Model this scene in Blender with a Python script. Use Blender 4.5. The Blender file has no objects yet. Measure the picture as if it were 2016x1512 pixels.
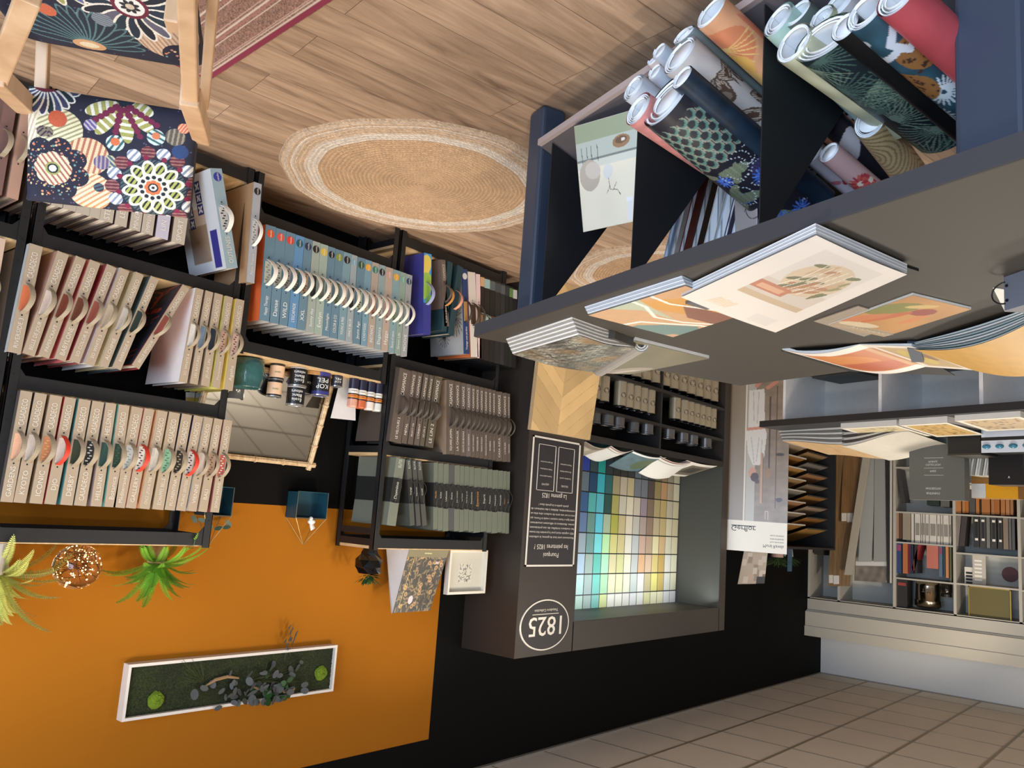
import bpy, math, random
import numpy as np
from mathutils import Vector, Matrix
scene = bpy.context.scene
random.seed(7)
# ---------------------------------------------------------------- camera
FPX = 1635.685
CAM = np.array([11.1205, -3.9664, 1.601])
CM = np.array([[0.63934641, 0.76576939, 0.06952266], [0.16083859, -0.04477155, -0.98596473], [-0.75190898, 0.64155494, -0.1517898]])
for i in range(3):
    CM[i] /= np.linalg.norm(CM[i])
cd = bpy.data.cameras.new('camera')
cam = bpy.data.objects.new('camera', cd)
scene.collection.objects.link(cam)
cd.sensor_width = 36.0
cd.lens = FPX / 2016 * 36.0
cd.clip_start = 0.05
cam.matrix_world = Matrix([[-CM[0][k], CM[1][k], -CM[2][k], CAM[k]] for k in range(3)] + [[0, 0, 0, 1]])   # the phone was held upside down
scene.camera = cam
# ---------------------------------------------------------------- world and lights
w = bpy.data.worlds.new('daylight'); scene.world = w; w.use_nodes = True
w.node_tree.nodes['Background'].inputs[0].default_value = (0.62, 0.76, 1.0, 1)
w.node_tree.nodes['Background'].inputs[1].default_value = 0.7
def lamp(name, kind, loc, tgt, power, col, size=0.3, size_y=None, spot=None):
    l = bpy.data.lights.new(name, kind); l.energy = power; l.color = col
    if kind == 'AREA':
        l.shape = 'RECTANGLE'; l.size = size; l.size_y = size_y or size
    if kind == 'SPOT':
        l.spot_size = math.radians(spot or 70); l.spot_blend = 0.7; l.shadow_soft_size = size
    o = bpy.data.objects.new(name, l); scene.collection.objects.link(o); o.location = loc
    o.rotation_euler = (Vector(tgt) - Vector(loc)).to_track_quat('-Z', 'Y').to_euler()
    return o
WARM = (1.0, 0.83, 0.62)
lamp('shop_window_daylight', 'AREA', (13.7, -3.4, 1.5), (9.2, -2.9, 0.4), 190, (0.60, 0.77, 1.0), 3.0, 2.4)
for i, (x, y, tx, ty, tz, p) in enumerate([(9.6, -2.0, 9.5, -0.1, 1.0, 66), (8.6, -2.0, 8.5, -0.1, 1.0, 78), (7.3, -1.7, 7.3, -0.1, 1.45, 74),
                                     (9.6, -2.8, 8.7, -1.2, 0.0, 105), (5.6, -2.4, 5.6, -0.2, 1.6, 34), (4.2, -2.4, 3.4, -0.4, 1.2, 40),
                                     (2.6, -2.2, 0.3, -0.8, 1.7, 95), (3.2, -3.8, 0.3, -2.4, 1.6, 85)]):
    lamp('track_spot', 'SPOT', (x, y, 3.3), (tx, ty, tz), p * 0.8, WARM, 0.08, spot=72)
for i, (x, y) in enumerate([(10.5, -1.5), (7.4, -2.4), (4.8, -2.9), (2.6, -3.4)]):
    lamp('ceiling_panel_light', 'AREA', (x, y, 3.32), (x, y, 0), 34, (1.0, 0.93, 0.82), 0.6, 0.6)
for x, y, p in ((10.6, -6.2, 62), (6.0, -6.0, 62), (3.0, -6.6, 22)):
    lamp('ceiling_fill_uplight', 'AREA', (x, y, 2.3), (x, y + 0.4, 3.36), p, (1.0, 0.95, 0.87), 1.2, 0.4)  # added upward fill lamps to brighten the ceiling; no fixture stands here
lamp('display_strip_light', 'AREA', (5.0, -0.40, 2.30), (5.0, -0.08, 1.4), 9, (0.95, 0.98, 1.0), 2.0, 0.04)
scene.view_settings.view_transform = 'Standard'
scene.view_settings.look = 'None'
scene.view_settings.gamma = 1.0
scene.view_settings.use_curve_mapping = False
scene.view_settings.exposure = 0.27
# ---------------------------------------------------------------- helpers
def ray(x, y):
    return CM.T @ np.array([(2016 - x - 1008) / FPX, (1512 - y - 756) / FPX, 1.0])
def at(x, y, X=None, Y=None, Z=None):
    d = ray(x, y)
    k, v = (0, X) if X is not None else (1, Y) if Y is not None else (2, Z)
    return CAM + (v - CAM[k]) / d[k] * d
def onp(x, y, P, n):
    d = ray(x, y); return CAM + ((np.array(P) - CAM) @ n) / (d @ n) * d
def Xat(px, Y, Z):
    a = CM @ (np.array([0.0, Y, Z]) - CAM); b = CM @ np.array([1.0, 0, 0]); u = 1008 - px
    return (FPX * a[0] - u * a[2]) / (u * b[2] - FPX * b[0])
def lin(c):
    c = np.asarray(c, float)
    return np.where(c <= 0.04045, c / 12.92, ((c + 0.055) / 1.055) ** 2.4)
def C8(*c):
    if len(c) == 1: c = c[0]
    return tuple(float(v) for v in lin(np.array(c) / 255.0))
MATS = {}
def mat(rgb, rough=0.55, metal=0.0, noise=0.06, scale=30, bump=0.0, emit=0.0, trans=0.0, spec=None, coat=0.0):
    key = (tuple(rgb), rough, metal, noise, scale, bump, emit, trans, spec, coat)
    if key in MATS: return MATS[key]
    m = bpy.data.materials.new('m_%d_%d_%d' % tuple(int(v) for v in rgb)); m.use_nodes = True
    nt = m.node_tree; b = nt.nodes['Principled BSDF']
    col = C8(rgb)
    b.inputs['Roughness'].default_value = rough; b.inputs['Metallic'].default_value = metal
    if spec is not None: b.inputs['Specular IOR Level'].default_value = spec
    if coat: b.inputs['Coat Weight'].default_value = coat
    tc = nt.nodes.new('ShaderNodeTexCoord'); nz = nt.nodes.new('ShaderNodeTexNoise')
    nz.inputs['Scale'].default_value = scale; nz.inputs['Detail'].default_value = 3
    nt.links.new(tc.outputs['Object'], nz.inputs['Vector'])
    mx = nt.nodes.new('ShaderNodeMix'); mx.data_type = 'RGBA'
    mx.inputs[6].default_value = tuple(v * (1 - noise) for v in col) + (1,)
    mx.inputs[7].default_value = tuple(min(1, v * (1 + noise)) for v in col) + (1,)
    nt.links.new(nz.outputs['Fac'], mx.inputs[0]); nt.links.new(mx.outputs[2], b.inputs['Base Color'])
    if bump:
        bp = nt.nodes.new('ShaderNodeBump'); bp.inputs['Strength'].default_value = bump; bp.inputs['Distance'].default_value = 0.005
        nt.links.new(nz.outputs['Fac'], bp.inputs['Height']); nt.links.new(bp.outputs[0], b.inputs['Normal'])
    if emit:
        b.inputs['Emission Color'].default_value = col + (1,); b.inputs['Emission Strength'].default_value = emit
    if trans:
        b.inputs['Transmission Weight'].default_value = trans
    MATS[key] = m; return m
def pmat(rough=0.5, coat=0.0):
    key = ('print', rough, coat)
    if key in MATS: return MATS[key]
    m = bpy.data.materials.new('printed'); m.use_nodes = True; nt = m.node_tree; b = nt.nodes['Principled BSDF']
    a = nt.nodes.new('ShaderNodeAttribute'); a.attribute_name = 'Col'
    nt.links.new(a.outputs['Color'], b.inputs['Base Color']); b.inputs['Roughness'].default_value = rough
    b.inputs['Coat Weight'].default_value = coat
    MATS[key] = m; return m
def woodmat(key, c1, c2, c3, scale=(1, 12, 12), rough=0.5, rot=(0, 0, 0), axis='X'):
    if key in MATS: return MATS[key]
    m = bpy.data.materials.new(key); m.use_nodes = True; nt = m.node_tree; b = nt.nodes['Principled BSDF']; L = nt.links.new
    tc = nt.nodes.new('ShaderNodeTexCoord'); mp = nt.nodes.new('ShaderNodeMapping'); mp.inputs['Scale'].default_value = scale; mp.inputs['Rotation'].default_value = rot
    L(tc.outputs['Object'], mp.inputs[0])
    n1 = nt.nodes.new('ShaderNodeTexNoise'); n1.inputs['Scale'].default_value = 2.2; n1.inputs['Detail'].default_value = 8; n1.inputs['Distortion'].default_value = 0.7
    L(mp.outputs[0], n1.inputs['Vector'])
    cr = nt.nodes.new('ShaderNodeValToRGB'); e = cr.color_ramp.elements
    e[0].position = 0.3; e[0].color = C8(c1) + (1,); e[1].position = 0.72; e[1].color = C8(c3) + (1,)
    k = e.new(0.5); k.color = C8(c2) + (1,)
    L(n1.outputs['Fac'], cr.inputs[0]); L(cr.outputs[0], b.inputs['Base Color']); b.inputs['Roughness'].default_value = rough
    MATS[key] = m; return m
COL = scene.collection
def rootpos(parent):
    p = np.zeros(3)
    while parent is not None:
        p = p + np.array(parent.location); parent = parent.parent
    return p
def link(name, verts, faces, mats, parent=None, mi=None, smooth=False):
    me = bpy.data.meshes.new(name)
    v = np.asarray(verts, float).reshape(-1, 3) - rootpos(parent)
    me.from_pydata(v.tolist(), [], [list(f) for f in faces])
    if not isinstance(mats, (list, tuple)): mats = [mats]
    for m in mats: me.materials.append(m)
    if mi is not None: me.polygons.foreach_set('material_index', mi)
    if smooth: me.polygons.foreach_set('use_smooth', [True] * len(me.polygons))
    me.update()
    o = bpy.data.objects.new(name, me); COL.objects.link(o)
    if parent is not None: o.parent = parent
    return o
LABELS = {}
def tag(o, label, cat, group=None, kind=None):
    if group is None:
        assert label not in LABELS, label
    LABELS[label] = 1
    o['label'] = label; o['category'] = cat
    if group: o['group'] = group
    if kind: o['kind'] = kind
    return o
def thing(name, label, cat, loc, group=None):
    o = bpy.data.objects.new(name, None); COL.objects.link(o); o.empty_display_size = 0.05
    o.location = [float(v) for v in loc]
    o['label'] = label; o['category'] = cat
    if group: o['group'] = group
    LABELS[label] = 1
    return o
def dup(root, loc, label=None, group=None):
    r = root.copy(); COL.objects.link(r); r.location = [float(v) for v in loc]
    if label: r['label'] = label
    if group: r['group'] = group
    for ch in list(root.children):
        c = ch.copy(); COL.objects.link(c); c.parent = r
        for g in list(ch.children):
            d = g.copy(); COL.objects.link(d); d.parent = c
    return r
class MB:
    def __init__(s): s.v = []; s.f = []; s.mi = []
    def add(s, verts, faces, m=0):
        k = len(s.v); s.v += [tuple(map(float, p)) for p in verts]
        s.f += [tuple(i + k for i in f) for f in faces]; s.mi += [m] * len(faces)
    def box(s, a, b, m=0):
        x0, y0, z0 = a; x1, y1, z1 = b
        s.obox((x0, y0, z0), (x1 - x0, 0, 0), (0, y1 - y0, 0), (0, 0, z1 - z0), m)
    def obox(s, o, ex, ey, ez, m=0):
        o, ex, ey, ez = map(lambda q: np.array(q, float), (o, ex, ey, ez))
        v = [o, o + ex, o + ex + ey, o + ey, o + ez, o + ex + ez, o + ex + ey + ez, o + ey + ez]
        f = [(0, 3, 2, 1), (4, 5, 6, 7), (0, 1, 5, 4), (1, 2, 6, 5), (2, 3, 7, 6), (3, 0, 4, 7)]
        if np.dot(np.cross(ex, ey), ez) < 0: f = [q[::-1] for q in f]
        s.add(v, f, m)
    def quad(s, a, b, c, d, m=0): s.add([a, b, c, d], [(0, 1, 2, 3)], m)
    def prism(s, poly, vec, m=0):
        n = len(poly); vec = np.array(vec, float); P = [np.array(p, float) for p in poly]
        s.add(P + [p + vec for p in P], [tuple(range(n)), tuple(range(2 * n - 1, n - 1, -1))] + [(i, i + n, (i + 1) % n + n, (i + 1) % n) for i in range(n)], m)
    def lathe(s, c, prof, n=20, m=0, axis=(0, 0, 1)):
        c = np.array(c, float); a = np.array(axis, float); a /= np.linalg.norm(a)
        t = np.array([1.0, 0, 0]) if abs(a[0]) < 0.9 else np.array([0, 1.0, 0])
        u = np.cross(a, t); u /= np.linalg.norm(u); w_ = np.cross(a, u)
        V = []; F = []
        for r, z in prof:
            for k in range(n):
                th = 2 * math.pi * k / n; V.append(c + a * z + (u * math.cos(th) + w_ * math.sin(th)) * r)
        for j in range(len(prof) - 1):
            for k in range(n):
                F.append((j * n + k, j * n + (k + 1) % n, (j + 1) * n + (k + 1) % n, (j + 1) * n + k))
        if prof[0][0] > 1e-5: F.append(tuple(range(n))[::-1])
        if prof[-1][0] > 1e-5: F.append(tuple(range((len(prof) - 1) * n, len(prof) * n)))
        s.add(V, F, m)
    def tube(s, pts, r, n=8, m=0, rs=None, cap=True):
        P = [np.array(p, float) for p in pts]; V = []; F = []
        up = np.array([0.13, 0.27, 0.95])
        for i, p in enumerate(P):
            t = P[min(i + 1, len(P) - 1)] - P[max(i - 1, 0)]; t = t / (np.linalg.norm(t) + 1e-9)
            u = np.cross(t, up); u = u / (np.linalg.norm(u) + 1e-9); w_ = np.cross(t, u)
            rr = rs[i] if rs is not None else r
            for k in range(n):
                th = 2 * math.pi * k / n; V.append(p + (u * math.cos(th) + w_ * math.sin(th)) * rr)
        for i in range(len(P) - 1):
            for k in range(n): F.append((i * n + k, i * n + (k + 1) % n, (i + 1) * n + (k + 1) % n, (i + 1) * n + k))
        if cap: F += [tuple(range(n))[::-1], tuple(range((len(P) - 1) * n, len(P) * n))]
        s.add(V, F, m)
    def ribbon(s, pts, wvec, m=0, th=0.0015):
        # a strap: centre line pts, half width vector wvec, a little thickness
        P = [np.array(p, float) for p in pts]; wv = np.array(wvec, float); n = len(P); V = []; F = []
        for i, p in enumerate(P):
            t = P[min(i + 1, n - 1)] - P[max(i - 1, 0)]; nn = np.cross(t, wv); nn = nn / (np.linalg.norm(nn) + 1e-9) * th
            V += [p - wv - nn, p + wv - nn, p + wv + nn, p - wv + nn]
        for i in range(n - 1):
            for k in range(4):
                F.append((4 * i + k, 4 * i + (k + 1) % 4, 4 * i + 4 + (k + 1) % 4, 4 * i + 4 + k))
        F += [(3, 2, 1, 0), (4 * n - 4, 4 * n - 3, 4 * n - 2, 4 * n - 1)]
        s.add(V, F, m)
    def sphere(s, c, r, m=0, n=10, sc=(1, 1, 1)):
        c = np.array(c, float); V = []; F = []
        for j in range(1, n):
            ph = math.pi * j / n
            for k in range(2 * n):
                th = math.pi * k / n
                V.append(c + np.array([math.sin(ph) * math.cos(th) * sc[0], math.sin(ph) * math.sin(th) * sc[1], math.cos(ph) * sc[2]]) * r)
        V += [c + np.array([0, 0, r * sc[2]]), c - np.array([0, 0, r * sc[2]])]; q = len(V)
        for j in range(n - 2):
            for k in range(2 * n): F.append((j * 2 * n + k, (j + 1) * 2 * n + k, (j + 1) * 2 * n + (k + 1) % (2 * n), j * 2 * n + (k + 1) % (2 * n)))
        for k in range(2 * n):
            F.append((q - 2, k, (k + 1) % (2 * n))); F.append((q - 1, (n - 2) * 2 * n + (k + 1) % (2 * n), (n - 2) * 2 * n + k))
        s.add(V, F, m)
    def build(s, name, mats, parent=None, smooth=False): return link(name, s.v, s.f, mats, parent, s.mi, smooth)
TXT = {}
def txt2d(st):
    if st not in TXT:
        cu = bpy.data.curves.new('t', 'FONT'); cu.body = st; cu.resolution_u = 2; cu.fill_mode = 'FRONT'
        o = bpy.data.objects.new('t', cu); COL.objects.link(o)
        me = bpy.data.meshes.new_from_object(o)
        v = np.array([p.co[:2] for p in me.vertices]).reshape(-1, 2); f = [tuple(p.vertices) for p in me.polygons]
        bpy.data.objects.remove(o); bpy.data.curves.remove(cu); bpy.data.meshes.remove(me)
        if len(v):
            v[:, 0] -= (v[:, 0].min() + v[:, 0].max()) / 2; v[:, 1] -= 0.35
        TXT[st] = (v, f)
    return TXT[st]
def addtext(mb, st, c, xd, yd, h, maxw=None, m=0, bold=0, fit=None, off=0.0012):
    # h: letter height; c: centre; a thin raised print
    v, f = txt2d(st)
    if not len(v): return
    c, xd, yd = (np.array(q, float) for q in (c, xd, yd))
    nrm = np.cross(xd, yd); nrm /= np.linalg.norm(nrm)
    sx = sy = h / 0.7
    wd = (v[:, 0].max() - v[:, 0].min()) * sx
    if maxw and wd > maxw: sx *= maxw / wd
    if fit: sx = fit / (v[:, 0].max() - v[:, 0].min())
    P = c + nrm * off + np.outer(v[:, 0] * sx, xd) + np.outer(v[:, 1] * sy, yd)
    mb.add(P, f, m)
    if bold:
        mb.add(P + np.array(xd) * bold + nrm * 0.0002, f, m)
# painted sheets: the print is carried per vertex
class Pt:
    def __init__(s, X, Y, base): s.X, s.Y = X, Y; s.c = np.tile(np.array(base, float) / 255.0, (X.size, 1)).reshape(X.shape + (3,))
    def put(s, m, col): s.c[m] = np.array(col, float) / 255.0
    def blend(s, a, col): s.c = s.c * (1 - a[..., None]) + np.array(col, float) / 255.0 * a[..., None]
    def loc(s, cx, cy, ang=0):
        dx, dy = s.X - cx, s.Y - cy; c_, s_ = math.cos(ang), math.sin(ang)
        return dx * c_ + dy * s_, -dx * s_ + dy * c_
    def ell(s, cx, cy, rx, ry=None, ang=0, col=(0, 0, 0), stripe=None):
        a, b = s.loc(cx, cy, ang); m = (a / rx) ** 2 + (b / (ry or rx)) ** 2 < 1
        s.put(m, col)
        if stripe:
            sc, fr, sa = stripe; q = (s.X * math.cos(sa) + s.Y * math.sin(sa)) * fr
            s.put(m & ((q % 1) < 0.42), sc)
        return m
    def rect(s, x0, y0, x1, y1, col): s.put((s.X > x0) & (s.X < x1) & (s.Y > y0) & (s.Y < y1), col)
    def line(s, x0, y0, x1, y1, w, col):
        dx, dy = x1 - x0, y1 - y0; L = math.hypot(dx, dy) + 1e-9
        t = np.clip(((s.X - x0) * dx + (s.Y - y0) * dy) / L / L, 0, 1)
        s.put(np.hypot(s.X - x0 - t * dx, s.Y - y0 - t * dy) < w, col)
    def path(s, pts, w, col):
        for a, b in zip(pts[:-1], pts[1:]): s.line(a[0], a[1], b[0], b[1], w, col)
    def poly(s, pts, col):
        m = np.zeros(s.X.shape, bool); n = len(pts)
        for i in range(n):
            (x1, y1), (x2, y2) = pts[i], pts[(i + 1) % n]
            if y1 == y2: continue
            c = ((y1 > s.Y) != (y2 > s.Y)) & (s.X < (x2 - x1) * (s.Y - y1) / (y2 - y1) + x1); m ^= c
        s.put(m, col); return m
    def petals(s, cx, cy, r0, r1, n, wd, col, a0=0, a1=2 * math.pi, stripe=None, edge=None):
        for k in range(n):
            a = a0 + (a1 - a0) * (k + 0.5) / n; rm = (r0 + r1) / 2; rl = (r1 - r0) / 2
            if edge: s.ell(cx + rm * math.cos(a), cy + rm * math.sin(a), rl * 1.05, wd * 1.25, a, edge)
            cc = col[k % len(col)] if isinstance(col, list) else col
            s.ell(cx + rm * math.cos(a), cy + rm * math.sin(a), rl * 0.93, wd * 0.86, a, cc, stripe)
    def noise(s, amp, f=9.0, seed=0):
        r = np.random.RandomState(seed); z = np.zeros(s.X.shape)
        for i in range(8):
            a = r.rand() * 6.28; k = f * (0.6 + r.rand() * 1.6); z += np.sin((s.X * math.cos(a) + s.Y * math.sin(a)) * k + r.rand() * 6.28)
        z = z / 8; s.c = np.clip(s.c * (1 + amp * z[..., None]), 0, 1); return z
def sheet(name, fn, nu, nv, paint, parent=None, rough=0.5, coat=0.0, W=1.0, H=1.0, thick=0.0, smooth=True, flip=False):
    # fn(U,V in 0..1) -> (...,3); paint(Pt) with X in 0..W and Y in 0..H
    U, V = np.meshgrid(np.linspace(0, 1, nu), np.linspace(0, 1, nv), indexing='ij')
    P = fn(U, V).reshape(-1, 3)
    pt = paint(U * W, V * H); c = pt.c.reshape(-1, 3)
    idx = np.arange(nu * nv).reshape(nu, nv)
    q = np.stack([idx[:-1, :-1], idx[1:, :-1], idx[1:, 1:], idx[:-1, 1:]], -1).reshape(-1, 4)
    if flip: q = q[:, ::-1]
    me = bpy.data.meshes.new(name); P = P - rootpos(parent)
    me.vertices.add(len(P)); me.vertices.foreach_set('co', P.astype(np.float32).ravel())
    me.loops.add(q.size); me.loops.foreach_set('vertex_index', q.ravel().astype(np.int32))
    me.polygons.add(len(q)); me.polygons.foreach_set('loop_start', np.arange(0, q.size, 4, dtype=np.int32))
    me.polygons.foreach_set('loop_total', np.full(len(q), 4, dtype=np.int32))
    me.update(calc_edges=True)
    ca = me.color_attributes.new('Col', 'FLOAT_COLOR', 'POINT')
    ca.data.foreach_set('color', np.c_[lin(np.clip(c, 0, 1)), np.ones(len(c))].astype(np.float32).ravel())
    me.materials.append(pmat(rough, coat))
    if smooth: me.polygons.foreach_set('use_smooth', [True] * len(q))
    o = bpy.data.objects.new(name, me); COL.objects.link(o)
    if parent is not None: o.parent = parent
    if thick:
        s_ = o.modifiers.new('s', 'SOLIDIFY'); s_.thickness = thick; s_.offset = -1
    return o
def flatfn(p00, p10, p11, p01):
    A, B, C_, D = (np.array(p, float) for p in (p00, p10, p11, p01))
    return lambda U, V: (A * ((1 - U) * (1 - V))[..., None] + B * (U * (1 - V))[..., None] + C_ * (U * V)[..., None] + D * ((1 - U) * V)[..., None])
def struct(o): o['kind'] = 'structure'; return o
BLACK = mat((15, 15, 16), 0.5, noise=0.03)
STEEL = mat((24, 25, 27), 0.45, noise=0.04)
PINE = woodmat('pine', (196, 158, 112), (212, 178, 132), (224, 194, 150), (14, 2, 14))
OAK = woodmat('oak_chair', (186, 146, 108), (200, 162, 124), (212, 176, 140), (4, 4, 1.2), 0.45)
WHITE = mat((232, 230, 224), 0.5, noise=0.02)
PAGES = mat((226, 220, 210), 0.7, noise=0.10, scale=60)
# ================================================================ the room
CEIL = 3.36
def floormat():
    m = bpy.data.materials.new('oak_planks'); m.use_nodes = True; nt = m.node_tree; b = nt.nodes['Principled BSDF']; L = nt.links.new
    tc = nt.nodes.new('ShaderNodeTexCoord'); mp = nt.nodes.new('ShaderNodeMapping'); mp.inputs['Rotation'].default_value = (0, 0, math.radians(-9)); mp.inputs['Location'].default_value = (0.35, 0.06, 0)
    L(tc.outputs['Object'], mp.inputs[0])
    br = nt.nodes.new('ShaderNodeTexBrick'); br.offset = 0.37; br.inputs['Scale'].default_value = 1; br.inputs['Brick Width'].default_value = 1.25; br.inputs['Row Height'].default_value = 0.19
    br.inputs['Mortar Size'].default_value = 0.0012; br.inputs['Mortar Smooth'].default_value = 0.3; br.inputs['Color1'].default_value = (0, 0, 0, 1); br.inputs['Color2'].default_value = (1, 1, 1, 1); br.inputs['Mortar'].default_value = (0.4, 0.4, 0.4, 1)
    L(mp.outputs[0], br.inputs['Vector'])
    sc = nt.nodes.new('ShaderNodeMapping'); sc.inputs['Scale'].default_value = (0.9, 9, 1); L(mp.outputs[0], sc.inputs[0])
    add = nt.nodes.new('ShaderNodeVectorMath'); add.operation = 'MULTIPLY_ADD'; add.inputs[1].default_value = (7, 3, 0); L(br.outputs['Color'], add.inputs[0]); L(sc.outputs[0], add.inputs[2])
    n1 = nt.nodes.new('ShaderNodeTexNoise'); n1.inputs['Scale'].default_value = 1.6; n1.inputs['Detail'].default_value = 10; n1.inputs['Roughness'].default_value = 0.6; n1.inputs['Distortion'].default_value = 1.2
    L(add.outputs[0], n1.inputs['Vector'])
    cr = nt.nodes.new('ShaderNodeValToRGB'); e = cr.color_ramp.elements
    e[0].position = 0.28; e[0].color = C8(112, 88, 72) + (1,); e[1].position = 0.75; e[1].color = C8(206, 176, 150) + (1,)
    k = e.new(0.45); k.color = C8(166, 138, 114) + (1,); k = e.new(0.6); k.color = C8(188, 158, 132) + (1,)
    L(n1.outputs['Fac'], cr.inputs[0])
    mx = nt.nodes.new('ShaderNodeMix'); mx.data_type = 'RGBA'; mx.blend_type = 'MULTIPLY'; mx.inputs[0].default_value = 1
    c2 = nt.nodes.new('ShaderNodeValToRGB'); c2.color_ramp.elements[0].color = (0.72, 0.70, 0.68, 1); c2.color_ramp.elements[1].color = (1, 1, 1, 1)
    L(br.outputs['Color'], c2.inputs[0]); L(cr.outputs[0], mx.inputs[6]); L(c2.outputs[0], mx.inputs[7])
    m2 = nt.nodes.new('ShaderNodeMix'); m2.data_type = 'RGBA'; m2.inputs[7].default_value = C8(70, 55, 44) + (1,)
    L(br.outputs['Fac'], m2.inputs[0]); L(mx.outputs[2], m2.inputs[6]); L(m2.outputs[2], b.inputs['Base Color'])
    b.inputs['Roughness'].default_value = 0.5
    return m
mb = MB(); mb.box((-0.1, -9, -0.1), (14, 0.1, 0)); struct(mb.build('floor', floormat()))
DARKW = mat((11, 10, 10), 0.75, noise=0.05, scale=6, spec=0.12); ORANGE = mat((162, 100, 22), 0.8, noise=0.03, scale=5, spec=0.12)
mb = MB(); mb.box((-0.1, 0, 0), (14, 0.1, CEIL), 0); mb.box((7.055, -0.0015, 1.655), (14, 0.0005, 3.088), 1)
struct(mb.build('wall_back', [DARKW, ORANGE]))
mb = MB(); mb.box((-0.1, -9, 0), (0, 0, CEIL)); struct(mb.build('wall_left', mat((214, 217, 220), 0.7, noise=0.02, scale=4)))
mb = MB(); mb.box((-0.1, -9, CEIL), (14, 0.1, CEIL + 0.08)); struct(mb.build('ceiling', mat((226, 218, 206), 0.9, noise=0.02, scale=3, spec=0.1)))
mb = MB(); GR = mat((150, 140, 124), 0.5)
for i in range(-15, 9): mb.box((5.233 - 0.6 * i - 0.006, -9, CEIL - 0.004), (5.233 - 0.6 * i + 0.006, -0.03, CEIL + 0.001))
for i in range(15): mb.box((0, -0.588 - 0.617 * i - 0.012, CEIL - 0.005), (14, -0.588 - 0.617 * i + 0.012, CEIL + 0.001))
struct(mb.build('trim_1', GR))
mb = MB(); mb.box((0.02, -0.028, CEIL - 0.014), (14, 0, CEIL)); mb.box((0, -9, CEIL - 0.012), (0.02, -0.02, CEIL)); struct(mb.build('trim_2', mat((140, 136, 128), 0.5)))
mb = MB(); mb.box((-0.1, -9.1, 0), (14, -9, CEIL)); struct(mb.build('wall_front', mat((170, 166, 160), 0.7)))
mb = MB(); mb.box((14, -9.1, 0), (14.1, 0.1, 0.3)); mb.box((14, -9.1, 2.9), (14.1, 0.1, CEIL)); mb.box((14, -1.2, 0), (14.1, 0.1, CEIL))
struct(mb.build('wall_right', mat((170, 166, 160), 0.7)))
# ================================================================ steel racks
def rack(label, x0, x1, top, shelves, ydepth=0.36, sides=()):
    t = thing('shelving_rack', label, 'shelving', (x1, -ydepth, 0))
    yb, yf = -0.025, -ydepth
    for (px, sx) in ((x0, 1), (x1, -1)):
        for (py, sy) in ((yf, 1), (yb, -1)):
            m = MB(); m.box(*[tuple(q) for q in ((min(px, px + sx * 0.036), min(py, py + sy * 0.003), 0), (max(px, px + sx * 0.036), max(py, py + sy * 0.003), top))])
            m.box((min(px, px + sx * 0.003), min(py, py + sy * 0.036), 0), (max(px, px + sx * 0.003), max(py, py + sy * 0.036), top))
            for z in np.arange(0.12, top - 0.05, 0.09):
                m.lathe((px + sx * 0.018, py - sy * 0.001, z), [(0.004, -0.0008), (0.004, 0.0008)], 6, 1, (0, 1, 0))
            m.build('post', [STEEL, BLACK], t)
    for z in shelves:
        m = MB(); m.box((x0 + 0.004, yf + 0.02, z - 0.016), (x1 - 0.004, yb - 0.005, z)); m.build('shelf_board', PINE, t)
        for py in (yf + 0.004, yb - 0.008):
            m = MB(); zt = z - 0.006; zb = z - 0.062
            m.prism([(x0, py, zb - 0.03), (x0, py, zt), (x1, py, zt), (x1, py, zb - 0.03), (x1 - 0.035, py, zb - 0.03), (x1 - 0.06, py, zb), (x0 + 0.06, py, zb), (x0 + 0.035, py, zb - 0.03)], (0, 0.003, 0))
            m.build('beam', STEEL, t)
        for px in (x0 + 0.002, x1 - 0.005):
            m = MB(); m.box((px, yf + 0.03, z - 0.055), (px + 0.003, yb - 0.03, z - 0.018)); m.build('side_beam', STEEL, t)
    for z in sides:
        for px in (x0 + 0.002, x1 - 0.005):
            m = MB(); m.box((px, yf + 0.03, z - 0.035), (px + 0.003, yb - 0.03, z)); m.build('side_beam', STEEL, t)
    return t
rack('tall black steel rack of beige sample books beside the flowered chair', 8.985, 9.935, 1.865, (1.86, 1.262, 0.675, 0.085))
rack('low black steel rack of blue books with paint tins on its top board', 8.005, 8.965, 0.93, (0.925, 0.262))
rack('tall black steel rack of brown and grey books beside the colour chart display', 7.03, 7.985, 1.865, (1.86, 1.335, 0.82, 0.095), sides=(1.78,))
rack('black steel rack at the photo left edge behind the chair', 9.95, 10.9, 1.865, (1.86, 1.262, 0.675, 0.085))
# ================================================================ sample books
def stripes(c1, c2, sc=90):
    key = ('st', c1, c2, sc)
    if key in MATS: return MATS[key]
    m = bpy.data.materials.new('page_edges'); m.use_nodes = True; nt = m.node_tree; b = nt.nodes['Principled BSDF']; L = nt.links.new
    tc = nt.nodes.new('ShaderNodeTexCoord'); mp = nt.nodes.new('ShaderNodeMapping'); mp.inputs['Scale'].default_value = (sc, 1.5, 1.5); L(tc.outputs['Object'], mp.inputs[0])
    n = nt.nodes.new('ShaderNodeTexNoise'); n.inputs['Scale'].default_value = 1.0; n.inputs['Detail'].default_value = 3; L(mp.outputs[0], n.inputs['Vector'])
    cr = nt.nodes.new('ShaderNodeValToRGB'); cr.color_ramp.elements[0].position = 0.42; cr.color_ramp.elements[1].position = 0.56
    cr.color_ramp.elements[0].color = C8(c1) + (1,); cr.color_ramp.elements[1].color = C8(c2) + (1,)
    L(n.outputs['Fac'], cr.inputs[0]); L(cr.outputs[0], b.inputs['Base Color']); b.inputs['Roughness'].default_value = 0.7
    MATS[key] = m; return m
EDG = stripes((120, 108, 98), (222, 214, 204)); EDGD = stripes((40, 38, 36), (120, 116, 110))
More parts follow.
